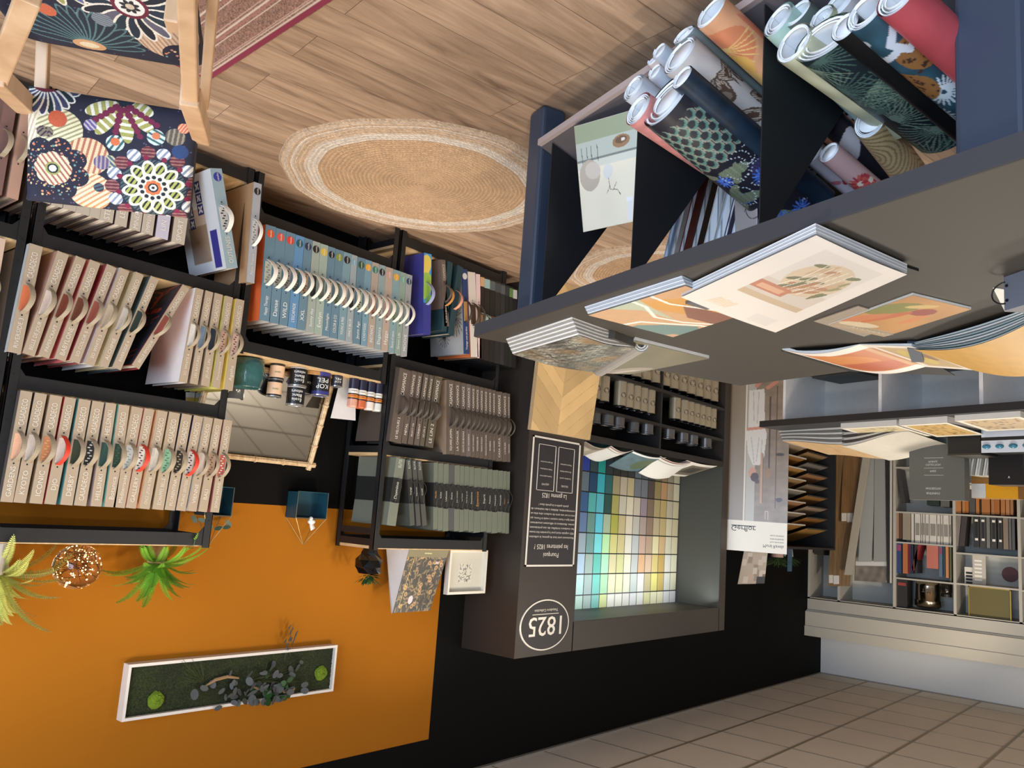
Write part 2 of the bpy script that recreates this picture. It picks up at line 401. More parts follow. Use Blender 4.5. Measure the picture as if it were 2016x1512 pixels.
def frame(Yf, Z, xl, xr, xtl, h):
    X1 = Xat(xl, Yf, Z); X0 = Xat(xr, Yf, Z); dx = Xat(xtl, Yf, Z + h) - X1
    n = math.hypot(dx, h); s, c = dx / n, h / n
    wd = (X1 - X0) * c
    o = np.array([X0, Yf, Z + max(0, wd * s) + 0.001]); ex = np.array([c, 0, -s]); ez = np.array([s, 0, c])
    if s < 0: o = o + np.array([0, 0, 0.0])
    return o, ex, ez, wd
def book(name, label, group, fr, h, D, spine, side, title='', maker='', tcol=(214, 206, 192), handle=None, hw=0.026, hz=(0.365, 0.635), swatch=None, badge=None, band=None, sidepaint=None, mz=(0.07, 0.31), tz=(0.68, 0.95), tsize=0.6, gap=0.003, cord=False, edge=None, pat=None, holes=True, skew=0.012):
    o, ex, ez, wd = fr; ey = np.array([0, 1.0, 0]); wd = wd - gap; o = o + ex * gap * 0.5
    t = thing(name, label, 'book', o, group)
    sm = mat(spine, 0.55, noise=0.03); sd = mat(side, 0.5, noise=0.05)
    m = MB(); P = lambda x, y, z: o + ex * x + ey * y + ez * z
    m.obox(P(0, 0, 0), ex * wd, ey * 0.004, ez * h, 0)
    m.obox(P(0, 0.004, 0), ex * 0.0025, ey * (D - 0.004), ez * h, 1); m.obox(P(wd - 0.0025, 0.004, 0), ex * 0.0025, ey * (D - 0.004), ez * h, 1)
    if band:
        m.obox(P(-0.0006, -0.0006, h * band[0]), ex * (wd + 0.0012), ey * D, ez * h * (band[1] - band[0]), 2)
    if holes:
        for z in (0.335, 0.655): m.lathe(P(wd / 2, -0.0004, h * z), [(0.0035, 0), (0.0035, 0.0006)], 8, 3, (0, 1, 0))
    m.build('cover', [sm, sd, mat(band[2] if band else spine, 0.6), BLACK], t)
    m = MB(); m.obox(P(0.004, 0.008, 0.004), ex * (wd - 0.008), ey * (D - 0.02), ez * (h - 0.012 - 0.006 * random.random())); m.build('page_block', edge or EDG, t)
    if swatch:
        m = MB(); z0, z1 = hz[0] + 0.02, hz[1] - 0.02; a, b = wd * 0.16, wd * 0.84
        m.obox(P(a, -0.0012, h * z0), ex * (b - a), ey * 0.001, ez * h * (z1 - z0), 0)
        if pat:
            for k in range(9):
                q = z0 + (z1 - z0) * (k + 0.25) / 9; u = a + (b - a) * (0.15 + 0.5 * ((k * 7) % 5) / 5)
                m.obox(P(u, -0.0018, h * q), ex * (b - a) * 0.32, ey * 0.0006, ez * h * (z1 - z0) * 0.05, 1)
        m.build('sample_swatch', [mat(swatch, 0.6, noise=0.15, scale=140), mat(pat or swatch, 0.6)], t)
    if handle:
        pts = []
        for k in range(13):
            a = k / 12.0; out = math.sin(math.pi * a) ** 0.6 * 0.042 + 0.001
            pts.append(P(wd * 0.5 - skew * math.sin(math.pi * a), -out, h * (hz[0] + (hz[1] - hz[0]) * a)))
        m = MB(); m.ribbon(pts, ex * min(hw, wd * 0.42) / 1.0 * 0.5, 0, 0.0012); m.build('strap_handle', mat(handle, 0.5), t)
    if cord:
        pts = [P(wd * 0.5 + 0.012 * math.sin(3.1 * a * 2), -0.004 - 0.03 * math.sin(math.pi * a), h * (0.66 - 0.36 * a)) for a in np.linspace(0, 1, 10)]
        m = MB(); m.tube(pts, 0.0018, 5); m.tube([P(wd * 0.2, -0.004, h * 0.66), P(wd * 0.5, -0.008, h * 0.665), P(wd * 0.85, -0.004, h * 0.66)], 0.0022, 5); m.tube([P(wd * 0.5, -0.006, h * 0.3), P(wd * 0.4, -0.012, h * 0.31), P(wd * 0.55, -0.006, h * 0.33)], 0.003, 5)
        m.build('cord', mat((58, 58, 58), 0.6), t)
    tm = mat(tcol, 0.5, noise=0)
    hh = min(wd * tsize * 0.8, 0.026)
    m = MB()
    if maker: addtext(m, maker, P(wd / 2, -0.0002, h * (mz[0] + mz[1]) / 2), -ez, ex, hh, fit=h * (mz[1] - mz[0]))
    if m.v: m.build('maker_lettering', tm, t)
    m = MB()
    if title: addtext(m, title, P(wd / 2, -0.0002, h * (tz[0] + tz[1]) / 2), -ez, ex, hh * (0.9 if len(title) < 9 else 0.7), maxw=h * (tz[1] - tz[0]))
    if m.v: m.build('title_lettering', tm, t)
    if badge:
        m = MB(); r = min(wd * 0.42, 0.021)
        m.lathe(P(wd / 2, -0.001, h * 0.085), [(r, 0), (r, 0.001)], 20, 0, (0, 1, 0))
        addtext(m, 'caselio', P(wd / 2, -0.0012, h * 0.085), -ez, ex, r * 0.5, fit=r * 1.7, m=1)
        m.build('round_badge', [mat(badge, 0.5), WHITE], t)
    return t, o, ex, ey, ez, wd
ORD = ['first', 'second', 'third', 'fourth', 'fifth', 'sixth', 'seventh', 'eighth', 'ninth', 'tenth', 'eleventh', 'twelfth', 'thirteenth', 'fourteenth', 'fifteenth', 'sixteenth', 'seventeenth', 'eighteenth', 'nineteenth', 'twentieth']
YF = -0.392
BEI = (164, 147, 126)
# --- beige books on the upper shelf
c = lambda X: X / 3.6
rowA1 = [(145, 235, 0), (248, 337, 92), (355, 447, 207), (460, 543, 312), (560, 648, 425), (655, 742, 522), (750, 828, 640), (843, 922, 738), (935, 1018, 800), (1025, 1097, 890), (1118, 1192, 985), (1200, 1280, 1078), (1290, 1363, 1165), (1375, 1443, 1245), (1450, 1513, 1328), (1520, 1581, 1405), (1588, 1650, 1490)]
tA1 = ['GARDENS', 'KYOTO', 'ICONIC', 'DJO', 'DERBY', 'CASADECO', 'HELSINKI', 'Botanica', 'Méditerranée', 'GALLERY', 'ONCE UPON A TIME', 'ÉCHAPPÉE BELLE', 'FLORENTINA', 'MILANO SENTIERI', 'VIENNE', 'BALI', 'SONG MARIE']
sA1 = [(222, 170, 140), (200, 190, 180), (190, 130, 90), (205, 195, 190), (48, 58, 44), (30, 32, 36), (38, 74, 70), (36, 62, 52), (196, 200, 200), (222, 220, 214), (206, 200, 190), (140, 188, 160), (40, 38, 36), (206, 200, 196), (200, 186, 176), (168, 140, 116), (186, 90, 80)]
pA1 = [None, None, (222, 160, 110), None, None, (200, 200, 200), None, (60, 90, 70), (150, 155, 160), (60, 60, 60), None, (90, 130, 90), (170, 160, 130), (40, 40, 60), None, (110, 80, 60), (230, 225, 215)]
eA1 = [(90, 80, 72), (80, 66, 60), (150, 120, 90), (190, 40, 50), (70, 150, 150), (96, 90, 80), (160, 140, 140), (120, 190, 180), (214, 160, 110), (215, 120, 120), (230, 190, 140), (120, 104, 70), (40, 40, 80), (60, 50, 90), (235, 232, 226), (150, 130, 110), (150, 80, 80)]
for i, (a, b, tl) in enumerate(rowA1):
    fr = frame(YF, 1.263, c(a), c(b), c(tl), 0.435)
    red = i in (3, 9, 13)
    book('sample_book', '%s beige book on the top shelf, from the photo left%s' % (ORD[i], ', red strap' if red else ''), 'beige books on the top shelf', fr, 0.435, 0.32, BEI, eA1[i],
         tA1[i], 'CASADECO' if i != 6 else 'HELSINKI', handle=(200, 52, 34) if red else (150, 136, 114), swatch=sA1[i], pat=pA1[i])
# --- beige books on the middle shelf
rowA2 = [(210, 308, 48), (405, 493, 152), (535, 614, 262), (635, 716, 376), (755, 830, 480), (850, 922, 588), (960, 1024, 692), (1065, 1130, 782), (1285, 1347, 888), (1388, 1446, 1268), (1458, 1514, 1345), (1522, 1582, 1423), (1600, 1654, 1503), (1676, 1735, 1590)]
tA2 = ['RIVERSIDE 3', 'BELLE DE JOUR', 'PAPERCRAFT', 'BABYLONE', 'SO COLOR 5', 'SO WHITE 3', 'ALCHIMIE', 'RIVERSIDE 4', 'BELLE ÉPOQUE', 'SO WHITE 4', 'LES RAYURES', 'JEUNE LIN', 'Florescence', 'Agathe']
sA2 = [(206, 110, 70), (214, 196, 184), (120, 60, 44), (110, 60, 44), (150, 80, 70), (190, 176, 156), (196, 190, 182), (40, 56, 52), (140, 70, 60), (212, 206, 198), (110, 130, 150), (34, 44, 58), (190, 160, 140), (196, 170, 156)]
eA2 = [(196, 190, 184), (190, 140, 120), (176, 120, 100), (214, 110, 110), (160, 70, 76), (236, 232, 232), (206, 190, 150), (70, 90, 96), (160, 60, 60), (238, 232, 224), (120, 100, 84), (150, 130, 110), (232, 226, 120), (226, 200, 110)]
for i, (a, b, tl) in enumerate(rowA2):
    h = 0.445
    fr = frame(YF, 0.676, c(a), c(b), c(tl), h)
    bk = book('sample_book', '%s beige book on the middle shelf, from the photo left%s' % (ORD[i], {0: ', pale side', 8: ', leaning over', 9: ', white cover'}.get(i, '')), 'beige books on the middle shelf', fr, h, 0.32, BEI, eA2[i],
              tA2[i], 'CASADECO', handle=(150, 136, 114), swatch=sA2[i], pat=(120, 60, 60) if i in (12, 13) else None)
    if i == 9:
        t, o, ex, ey, ez, wd = bk; q = o + ex * (wd + 0.001) + ez * h * 0.5
        m = MB(); addtext(m, 'SO WHITE 4', q + ey * 0.05 + ez * 0.0, -ez, -ey, 0.03, fit=0.37); m.build('lettering', mat((205, 200, 192), 0.5), t)
    if i == 8:
        t, o, ex, ey, ez, wd = bk
        def pf(p):
            p.noise(0.1)
            for k in range(14): p.path([(0.02 + 0.3 * math.sin(k * 0.5) ** 2, 0.03 * k), (0.15, 0.03 * k + 0.03), (0.3, 0.03 * k)], 0.003, (196, 70, 60))
            p.petals(0.16, 0.14, 0.02, 0.12, 9, 0.018, [(186, 66, 56), (60, 60, 70)]); return p
        q = o + ex * (wd + 0.0015)
        sheet('cover_print', flatfn(q + ey * 0.01, q + ey * 0.31, q + ey * 0.31 + ez * h, q + ey * 0.01 + ez * h), 60, 80, lambda X, Y: pf(Pt(X, Y, (44, 46, 56))), t, W=0.3, H=h)
# --- grey-beige books on the bottom shelf
rowA3 = [(215, 300, 215), (300, 370, 290), (370, 450, 370), (450, 540, 450), (540, 630, 545), (630, 700, 640), (722, 812, 712), (832, 912, 820), (938, 1010, 925), (1018, 1095, 1008), (1120, 1204, 1108), (1235, 1322, 1222)]
tA3 = ['', '', '', '', '', '', 'STELLA', 'LEA', 'MINERAL', 'EMPREINTE', 'LIN', 'SPORT']
for i, (a, b, tl) in enumerate(rowA3):
    Y = YF; h = 0.40
    s = Xat(c(tl), Y, 0.09 + h); X1 = s + 0.005; X0 = Xat(c(tl + (b - a)), Y, 0.09 + h)
    fr = (np.array([X0, Y, 0.087]), np.array([1.0, 0, 0]), np.array([0, 0, 1.0]), X1 - X0)
    book('sample_book', '%s thin book on the bottom shelf behind the chair, from the photo left' % ORD[i], 'thin books on the bottom shelf', fr, h + 0.01, 0.33, (178, 168, 152) if i != 10 else (186, 182, 196), (96, 76, 68), tA3[i], 'CASADECO', tz=(0.72, 0.98), tcol=(226, 220, 210))
# two books with round badges standing at the end of the bottom shelf
fr = frame(-0.43, 0.09, 412, 437, 446, 0.47); fr = (fr[0], fr[1], fr[2], 0.062)
t, o, ex, ey, ez, wd = book('sample_book', 'white sample book with navy star pattern on its cover, leaning beside the chair', None, fr, 0.47, 0.34, (140, 160, 168), (214, 214, 214), 'OUTLINES', '', badge=(50, 56, 140), handle=(226, 222, 214), swatch=(190, 188, 184), pat=(30, 30, 30))
def pf(p):
    p.rect(0.02, 0.28, 0.08, 0.46, (54, 52, 128)); p.rect(0.1, 0.24, 0.26, 0.42, (150, 128, 110)); p.rect(0.1, 0.16, 0.2, 0.24, (190, 170, 156))
    for k in range(4):
        for q_ in range(2):
            cx, cy = 0.22 - 0.09 * q_, 0.06 + 0.055 * k
            if q_ == 1 and k > 2: continue
            p.rect(cx - 0.025, cy - 0.025, cx + 0.025, cy + 0.025, (38, 48, 112)); p.petals(cx, cy, 0, 0.022, 4, 0.006, (225, 225, 232))
    return p
q = o + ex * (wd + 0.0012)
sheet('cover_print', flatfn(q + ey * 0.01, q + ey * 0.33, q + ey * 0.33 + ez * 0.465, q + ey * 0.01 + ez * 0.465), 70, 100, lambda X, Y: pf(Pt(X, Y, (206, 206, 208))), t, W=0.32, H=0.465)
fr = frame(-0.43, 0.09, 500, 516, 485, 0.50)
book('sample_book', 'grey sample book with wooden cover side standing at the rack post', None, fr, 0.50, 0.30, (158, 162, 168), (176, 140, 104), 'New France', '', badge=(30, 30, 32), handle=(226, 222, 214), swatch=(190, 188, 184), pat=(120, 120, 124))
# --- blue books
xb = [157, 230, 302, 369, 433, 489, 544, 601, 652, 709, 764, 807, 863, 911, 960, 1008, 1060, 1110, 1153, 1196]
xt = [110, 178, 245, 308, 375, 440, 497, 555, 607, 660, 720, 772, 822, 872, 925, 970, 1019, 1066, 1112, 1158]
colB = [(96, 126, 144)] * 19
for i, q in {3: (92, 136, 176), 5: (150, 160, 154), 6: (150, 166, 156), 10: (146, 158, 164), 9: (116, 146, 158), 12: (112, 146, 164), 13: (164, 152, 142), 14: (136, 154, 158), 15: (170, 154, 142), 16: (124, 152, 160), 17: (134, 154, 144), 18: (150, 154, 156)}.items(): colB[i] = q
bad = [(206, 84, 40), (206, 84, 70), (206, 64, 48), (34, 86, 96), (36, 52, 80), (30, 30, 30), (206, 176, 70), (26, 26, 28), (130, 140, 60), (30, 30, 34), (120, 160, 180), (50, 80, 50), (220, 160, 40), (60, 120, 110), (30, 34, 40), (186, 150, 140), (214, 160, 50), (110, 160, 150), (50, 70, 96)]
tB = ['Happy Therapy', 'Danae', 'WILD', "L'ESCAPADE", 'XXL', 'Sunny day', 'Evelyn', 'Moonlight', 'COLOR & CO', 'YOUNG & FREE', 'ONLY BLUE', 'Jeune Age', "L'ODYSSÉE", 'INSTANCE', 'Elegance', 'Hygge', 'Beauty of nature', 'Green Life', 'MOOVE']
sB = [(176, 186, 176), (170, 172, 160), (150, 146, 140), (60, 84, 84), (170, 140, 110), (40, 42, 44), (90, 110, 104), (186, 170, 150), (110, 124, 90), (190, 170, 160), (34, 36, 40), (176, 186, 166), (190, 186, 170), (176, 130, 110), (200, 196, 188), (190, 150, 150), (140, 160, 130), (170, 180, 180), (150, 170, 180)]
for i in range(19):
    fr = frame(YF, 0.263, 480 + xb[i] / 3.6, 480 + xb[i + 1] / 3.6, 480 + xt[i] / 3.6, 0.485)
    book('sample_book', '%s blue-grey sample book in the low rack, from the photo left' % ORD[i], 'blue books in the low rack', fr, 0.485, 0.31, colB[i], (206, 204, 200) if i else (214, 100, 50), tB[i], '',
         handle=(226, 220, 210), hw=0.026, swatch=sB[i], pat=(60, 60, 62) if i % 3 else (150, 120, 90), badge=bad[i], tz=(0.74, 0.94), tcol=(228, 230, 228), tsize=0.62, hz=(0.36, 0.63), skew=0.018, gap=0.002)
# --- brown books
xb = [(1105, 1190, 1030), (1190, 1232, 1112), (1232, 1270, 1160), (1278, 1315, 1205), (1318, 1350, 1245), (1352, 1408, 1285)]
tC = ['LE VELOURS 2', 'MÉTAL', 'SELECT VIII', "L'ORIENT", 'LE LIN 3', 'LE LIN 2']
xb2 = [1440, 1494, 1535, 1576, 1611, 1641, 1670, 1700, 1730, 1758, 1786, 1832, 1866, 1888]
tC2 = ['SQUARE JASMIN', 'LA CHAUX', 'GOUTE DE BENGALE', 'RIO MADEIRA', "NUIT D'ORIENT", 'MONSIEUR', 'TERRA ROSSA', 'FRANÇOIS DES GAUDES', 'RIVIERA', 'LES ANDES', 'CASA AZUL', "L'ATELIER", 'VELOURS']
for i, (a, b, tl) in enumerate(xb):
    fr = frame(YF, 0.822, 480 + a / 3.6, 480 + b / 3.6, 480 + tl / 3.6, 0.43)
    book('sample_book', '%s leaning brown book in the right rack, from the photo left' % ORD[i], 'leaning brown fabric books', fr, 0.43, 0.30, (90, 79, 72) if i < 4 else (84, 77, 64), (84, 73, 66), tC[i], 'CASAMANCE', tcol=(222, 216, 206), mz=(0.05, 0.36), tz=(0.66, 0.95), tsize=0.5, handle=(74, 68, 62), hz=(0.36, 0.63), swatch=(86, 76, 70), edge=EDGD)
for i in range(13):
    fr = frame(YF, 0.822, 480 + xb2[i] / 3.6, 480 + xb2[i + 1] / 3.6, 480 + (xb2[i] - 2 + (i * 0.3)) / 3.6, 0.455)
    book('sample_book', '%s upright brown fabric book, counted toward the colour display' % ORD[i], 'upright brown fabric books', fr, 0.455, 0.31, (90, 79, 72) if i != 3 else (100, 90, 88), (150, 130, 110) if i == 0 else (84, 73, 66), tC2[i], 'CASAMANCE', tcol=(222, 216, 206), mz=(0.05, 0.36), tz=(0.66, 0.95), tsize=0.5, handle=(74, 68, 62), hz=(0.36, 0.63), swatch=(86, 76, 70), edge=EDGD)
# --- grey books with a black band
xd = [(1080, 1146, 1010), (1150, 1186, 1178), (1190, 1223, 1224), (1225, 1260, 1266)]
xd2 = [1345, 1378, 1415, 1455, 1493, 1532, 1564, 1598, 1633, 1682, 1728, 1763, 1804, 1838, 1864, 1888]
GB = [(112, 117, 105), (74, 76, 72), (70, 72, 70), (72, 72, 70)]
tD = ['Domino', 'Voyage', 'Majestueux', 'Cristal']
tD2 = ['Manille', 'Soleil', 'Ushuaia', 'Dune', 'Les romans', 'Les lianes', 'Vue du jardin', 'Panorama', 'Essences', 'Esprit', 'Palette', 'Malaquais', 'Nomade', 'Murano', 'Elite']
for i, (a, b, tl) in enumerate(xd):
    h = 0.385
    fr = frame(YF, 1.337, 480 + a / 3.6, 480 + b / 3.6, 480 + tl / 3.6, h)
    bk = book('sample_book', '%s leaning grey banded book, high shelf, from the photo left' % ORD[i], 'leaning grey banded books', fr, h, 0.31, GB[i], GB[i], tD[i], 'ELITIS', tcol=(206, 214, 206), mz=(0.02, 0.14), tz=(0.34, 0.62), tsize=0.42, band=(0.3, 0.66, (30, 31, 30)), cord=True, edge=EDGD, holes=False)
for i in range(15):
    h = 0.398 + 0.004 * (i % 3)
    fr = frame(YF, 1.337, 480 + xd2[i] / 3.6, 480 + xd2[i + 1] / 3.6, 480 + (xd2[i] - 4 - i * 0.3) / 3.6, h)
    book('sample_book', '%s upright grey book with black band, high shelf, from the photo left' % ORD[i], 'upright grey banded books', fr, h, 0.31, (104, 110, 98) if i != 3 else (76, 78, 80), (98, 102, 92), tD2[i], '', tcol=(206, 150, 90) if i in (0, 8, 13) else (206, 206, 200), tz=(0.34, 0.62), tsize=0.42, band=(0.3, 0.66, (30, 31, 30)), cord=True, edge=EDGD, holes=False)
# books laid against the open side of that rack
def sidecover(label, y0, y1, z0, z1, base, text, band=None, x=7.90):
    t = thing('sample_book', label, 'book', (x, y0, z0))
    m = MB(); m.box((x - 0.03, y0, z0), (x, y1, z1)); 
    if band: m.box((x - 0.0305, y0 - 0.0005, band[0]), (x + 0.0006, y1, band[1]), 1)
    m.build('cover', [mat(base, 0.6, noise=0.05), mat((34, 35, 34), 0.6)], t)
    m = MB(); addtext(m, text[0], (x + 0.001, text[1], text[2]), text[3], text[4], text[5], maxw=text[6]); m.build('lettering', mat(text[7], 0.5), t)
sidecover('broad grey cover with black band filling the rack side', -0.33, -0.06, 1.337, 1.69, (118, 120, 110), ('Domino', -0.28, 1.5, (0, 0, -1), (0, 1, 0), 0.045, 0.16, (120, 190, 160)), (1.45, 1.58))
sidecover('broad brown cover under the grey one in the open side of the rack', -0.335, -0.06, 0.822, 1.2, (104, 90, 82), ('LE VELOURS 2', -0.2, 1.06, (0, 1, 0), (0, 0, 1), 0.022, 0.22, (226, 220, 210)))
# --- colourful books on the bottom shelf of that rack
f2 = lambda X: 780 + X / 5.815
lo = [(318, 404, 195, 0.49, (60, 60, 140), (60, 60, 140), 'Dream Wonder', 'blue book with painted leaves'), (505, 565, 440, 0.41, (108, 92, 84), (108, 92, 84), 'TURBULENCE', 'brown book with a looped strap'), (590, 650, 405, 0.44, (36, 64, 72), (36, 64, 72), '', 'narrow dark teal book with an ochre strap'), (705, 770, 480, 0.45, (34, 62, 70), (34, 62, 70), '', 'dark teal book with a peach strap')]
for i, (a, b, tl, h, cs, cd_, tt, lb) in enumerate(lo):
    fr = frame(-0.40, 0.097, f2(a), f2(b), f2(tl + 110), h)
    book('sample_book', lb + ' on the bottom shelf next to the table corner', None, fr, h, 0.28, cs, cd_, tt, 'CASAMANCE' if i == 1 else '', tcol=(214, 206, 196), handle=[(150, 160, 200), (96, 84, 76), (190, 128, 64), (214, 150, 120)][i], swatch=cs if i else None, holes=i < 2)
def pf(p):
    for (x, y, r, cc) in ((0.01, 0.08, 0.05, (226, 200, 90)), (0.01, 0.2, 0.06, (150, 190, 80)), (0.12, 0.24, 0.05, (190, 60, 130)), (0.2, 0.1, 0.05, (150, 90, 180)), (0.06, 0.3, 0.04, (120, 180, 90))): p.ell(x, y, r, r * 1.5, 0.5, cc)
    p.rect(-1, 0.3, 1, 1, (54, 56, 136)); return p
X1 = Xat(f2(404), -0.41, 0.1)
fr = frame(-0.40, 0.097, f2(318), f2(404), f2(305), 0.49)
o, ex, ez, wd = fr; ey = np.array([0, 1.0, 0])
tt_ = [q for q in bpy.data.objects if q.get('label', '').startswith('blue book with painted leaves')][0]
sheet('spine_print', flatfn(o + ex * wd - ey * 0.0015, o - ey * 0.0015, o - ey * 0.0015 + ez * 0.485, o + ex * wd - ey * 0.0015 + ez * 0.485), 24, 90, lambda X, Y: pf(Pt(X, Y, (70, 150, 210))), tt_, W=0.07, H=0.485)
lo2 = [(750, 815, 775, 0.54, (38, 62, 110), (176, 174, 172), 'Voyage aux jardins', 'navy spined book with a grey palm leaf cover'), (818, 905, 858, 0.545, (214, 206, 196), (206, 110, 60), '', 'book with an orange side and cream spine'), (912, 962, 930, 0.545, (224, 196, 196), (150, 120, 100), '', 'pink and brown spined book')]
for i, (a, b, tl, h, cs, cd_, tt, lb) in enumerate(lo2):
    fr = frame(-0.385, 0.097, f2(a), f2(b), f2(tl), h)
    bk = book('sample_book', lb + ' on the bottom shelf', None, fr, h, 0.30, cs, cd_, tt, '', tcol=(230, 230, 230), handle=[(60, 50, 46), (70, 56, 44), (70, 66, 60)][i], swatch=[(190, 140, 80), (86, 60, 44), (110, 96, 60)][i], badge=(214, 214, 216) if i == 0 else None)
    if i == 0:
        t, o, ex, ey, ez, wd = bk
        def pf(p):
            p.noise(0.08, 6)
            for cx, cy, n, r in ((0.06, 0.3, 22, 0.09), (0.16, 0.42, 16, 0.05), (0.12, 0.15, 18, 0.06)):
                for k in range(n):
                    a_ = 2 * math.pi * k / n; p.line(cx, cy, cx + r * math.cos(a_), cy + 1.4 * r * math.sin(a_), 0.0022, (56, 56, 58))
            return p
        q = o + ex * (wd + 0.0012)
        sheet('cover_print', flatfn(q + ey * 0.01, q + ey * 0.29, q + ey * 0.29 + ez * h, q + ey * 0.01 + ez * h), 70, 110, lambda X, Y: pf(Pt(X, Y, (172, 172, 172))), t, W=0.28, H=h)
xs = [966, 1012, 1076, 1136, 1200, 1250, 1298, 1340, 1386]
cols_ = [(40, 30, 26), (36, 30, 28), (30, 30, 30), (40, 38, 36), (44, 44, 46), (30, 34, 34), (34, 38, 30), (30, 30, 32)]
for i in range(8):
    fr = frame(-0.385, 0.097, f2(xs[i]), f2(xs[i + 1]), f2(xs[i] - 14), 0.545)
    book('sample_book', '%s dark sample book, bottom shelf, counted toward the table leg' % ORD[i], 'dark books on the bottom shelf', fr, 0.545, 0.30, cols_[i], (26, 26, 26), '', '', handle=[(210, 206, 196), (150, 180, 170), (190, 100, 60), (206, 206, 204), (190, 104, 60), (190, 110, 60), (90, 86, 80), (90, 86, 80)][i], swatch=[(150, 120, 90), (150, 190, 186), (120, 110, 96), (60, 70, 76), (60, 66, 70), (40, 44, 46), (90, 120, 60), (200, 200, 198)][i], hz=(0.45, 0.68), band=(0.02, 0.13, [(200, 160, 120), (150, 180, 176), (90, 96, 100), (70, 74, 78), (84, 88, 92), (50, 54, 56), (90, 130, 70), (196, 196, 196)][i]), edge=EDGD, holes=False)

# slivers of books in the neighbouring bay at the photo edge
for i, (x0_, x1_, z_, h_, cc, dp) in enumerate([(10.0, 10.045, 0.087, 0.42, (176, 140, 120), 0.30), (10.02, 10.07, 0.677, 0.42, (196, 170, 150), 0.3), (10.0, 10.05, 1.264, 0.42, (196, 176, 160), 0.3), (10.06, 10.11, 0.087, 0.42, (120, 90, 84), 0.3)]):
    book('sample_book', ['pinkish book low in the bay at the photo left edge', 'cream book mid height in the bay at the photo left edge', 'beige book high in the bay at the photo left edge', 'dark brown book low in the bay at the photo left edge'][i], None, (np.array([x0_, -0.35, z_]), np.array([1.0, 0, 0]), np.array([0, 0, 1.0]), x1_ - x0_), h_, dp, cc, cc, '', '', handle=(150, 136, 114))
# ================================================================ the big display table
TL = at(933, 664, Z=0.9); TD = np.array([0.351, -0.936, 0.0]); TD /= np.linalg.norm(TD); TN = np.array([-TD[1], TD[0], 0.0]); UP = np.array([0, 0, 1.0])
def T(a, off, z): return TL + TD * a + TN * off + UP * (z - 0.9)
tb = thing('display_table', 'long dark table holding open sample books, tray of wallpaper rolls under its top', 'table', T(0, -0.75, 0))
m = MB(); m.obox(T(0, 0, 0.845), TD * 3.3, -TN * 1.5, UP * 0.055)
o = m.build('table_top', mat((60, 55, 48), 0.55, noise=0.14, scale=260, spec=0.35), tb); bv = o.modifiers.new('b', 'BEVEL'); bv.width = 0.004; bv.segments = 2
LEGM = mat((50, 62, 80), 0.4, noise=0.03)
m = MB(); m.obox(T(0.001, 0.0015, 0.8455), TD * 3.29, -TN * 0.003, UP * 0.052); m.build('edge_band', mat((60, 61, 66), 0.45, noise=0.03), tb)
for a, o_, wdt in ((0.25, -0.05, 0.11), (2.06, -0.035, 0.145), (0.25, -1.33, 0.11), (2.06, -1.33, 0.145)):
    m = MB(); m.obox(T(a, o_, 0), TD * wdt, -TN * 0.11, UP * 0.846)
    o = m.build('leg', LEGM, tb); bv = o.modifiers.new('b', 'BEVEL'); bv.width = 0.016; bv.segments = 3
TS = math.tan(math.radians(20))
def tray(a, off): return T(a, off, 0.2 + (-0.02 - off) * TS)
m = MB(); m.obox(tray(0.40, -0.03) - UP * 0.018, TD * 2.8, tray(0, -0.62) - tray(0, -0.03), UP * 0.018); m.build('tray_board', mat((88, 82, 84), 0.5), tb)
m = MB(); m.obox(tray(0.40, -0.012) - UP * 0.020, TD * 2.8, -TN * 0.018, UP * 0.024); m.build('tray_edge', mat((176, 160, 156), 0.5), tb)
GUS = mat((21, 23, 27), 0.55, noise=0.03)
for a in (0.47, 1.0, 1.535, 2.62):
    m = MB(); m.prism([T(a, -0.035, 0.212), T(a, -0.035, 0.846), T(a, -0.06, 0.846), T(a, -0.40, 0.345)], TD * 0.004); m.build('divider', GUS, tb)
# near sloping end panel seen behind the corner leg
# --- wallpaper rolls
def p_plain(c1, n=0.1, f=40):
    def g(p): p.c[:] = np.array(c1) / 255.0; p.noise(n, f, 3); return p
    return g
def p_orange(p):
    p.c[:] = np.array((206, 150, 112)) / 255.0
    p.ell(0.10, 0.10, 0.09, 0.07, 0, (196, 120, 84))
    for k in range(16): a = -0.2 + k * 0.22; p.line(0.10, 0.09, 0.10 + 0.1 * math.cos(a), 0.09 + 0.09 * math.sin(a), 0.0018, (216, 176, 110))
    p.ell(0.13, 0.17, 0.07, 0.05, 0.3, (206, 160, 84)); p.ell(0.15, 0.24, 0.08, 0.07, 0.3, (210, 166, 96)); p.ell(0.17, 0.33, 0.09, 0.04, 0.5, (150, 128, 116)); p.ell(0.1, 0.33, 0.02, 0.05, 0.5, (222, 218, 214))
    p.ell(0.2, 0.42, 0.06, 0.06, 0, (196, 150, 130)); p.ell(0.2, 0.42, 0.045, 0.045, 0, (170, 190, 214)); p.ell(0.33, 0.2, 0.06, 0.16, 0, (200, 120, 90)); p.noise(0.06, 60); return p
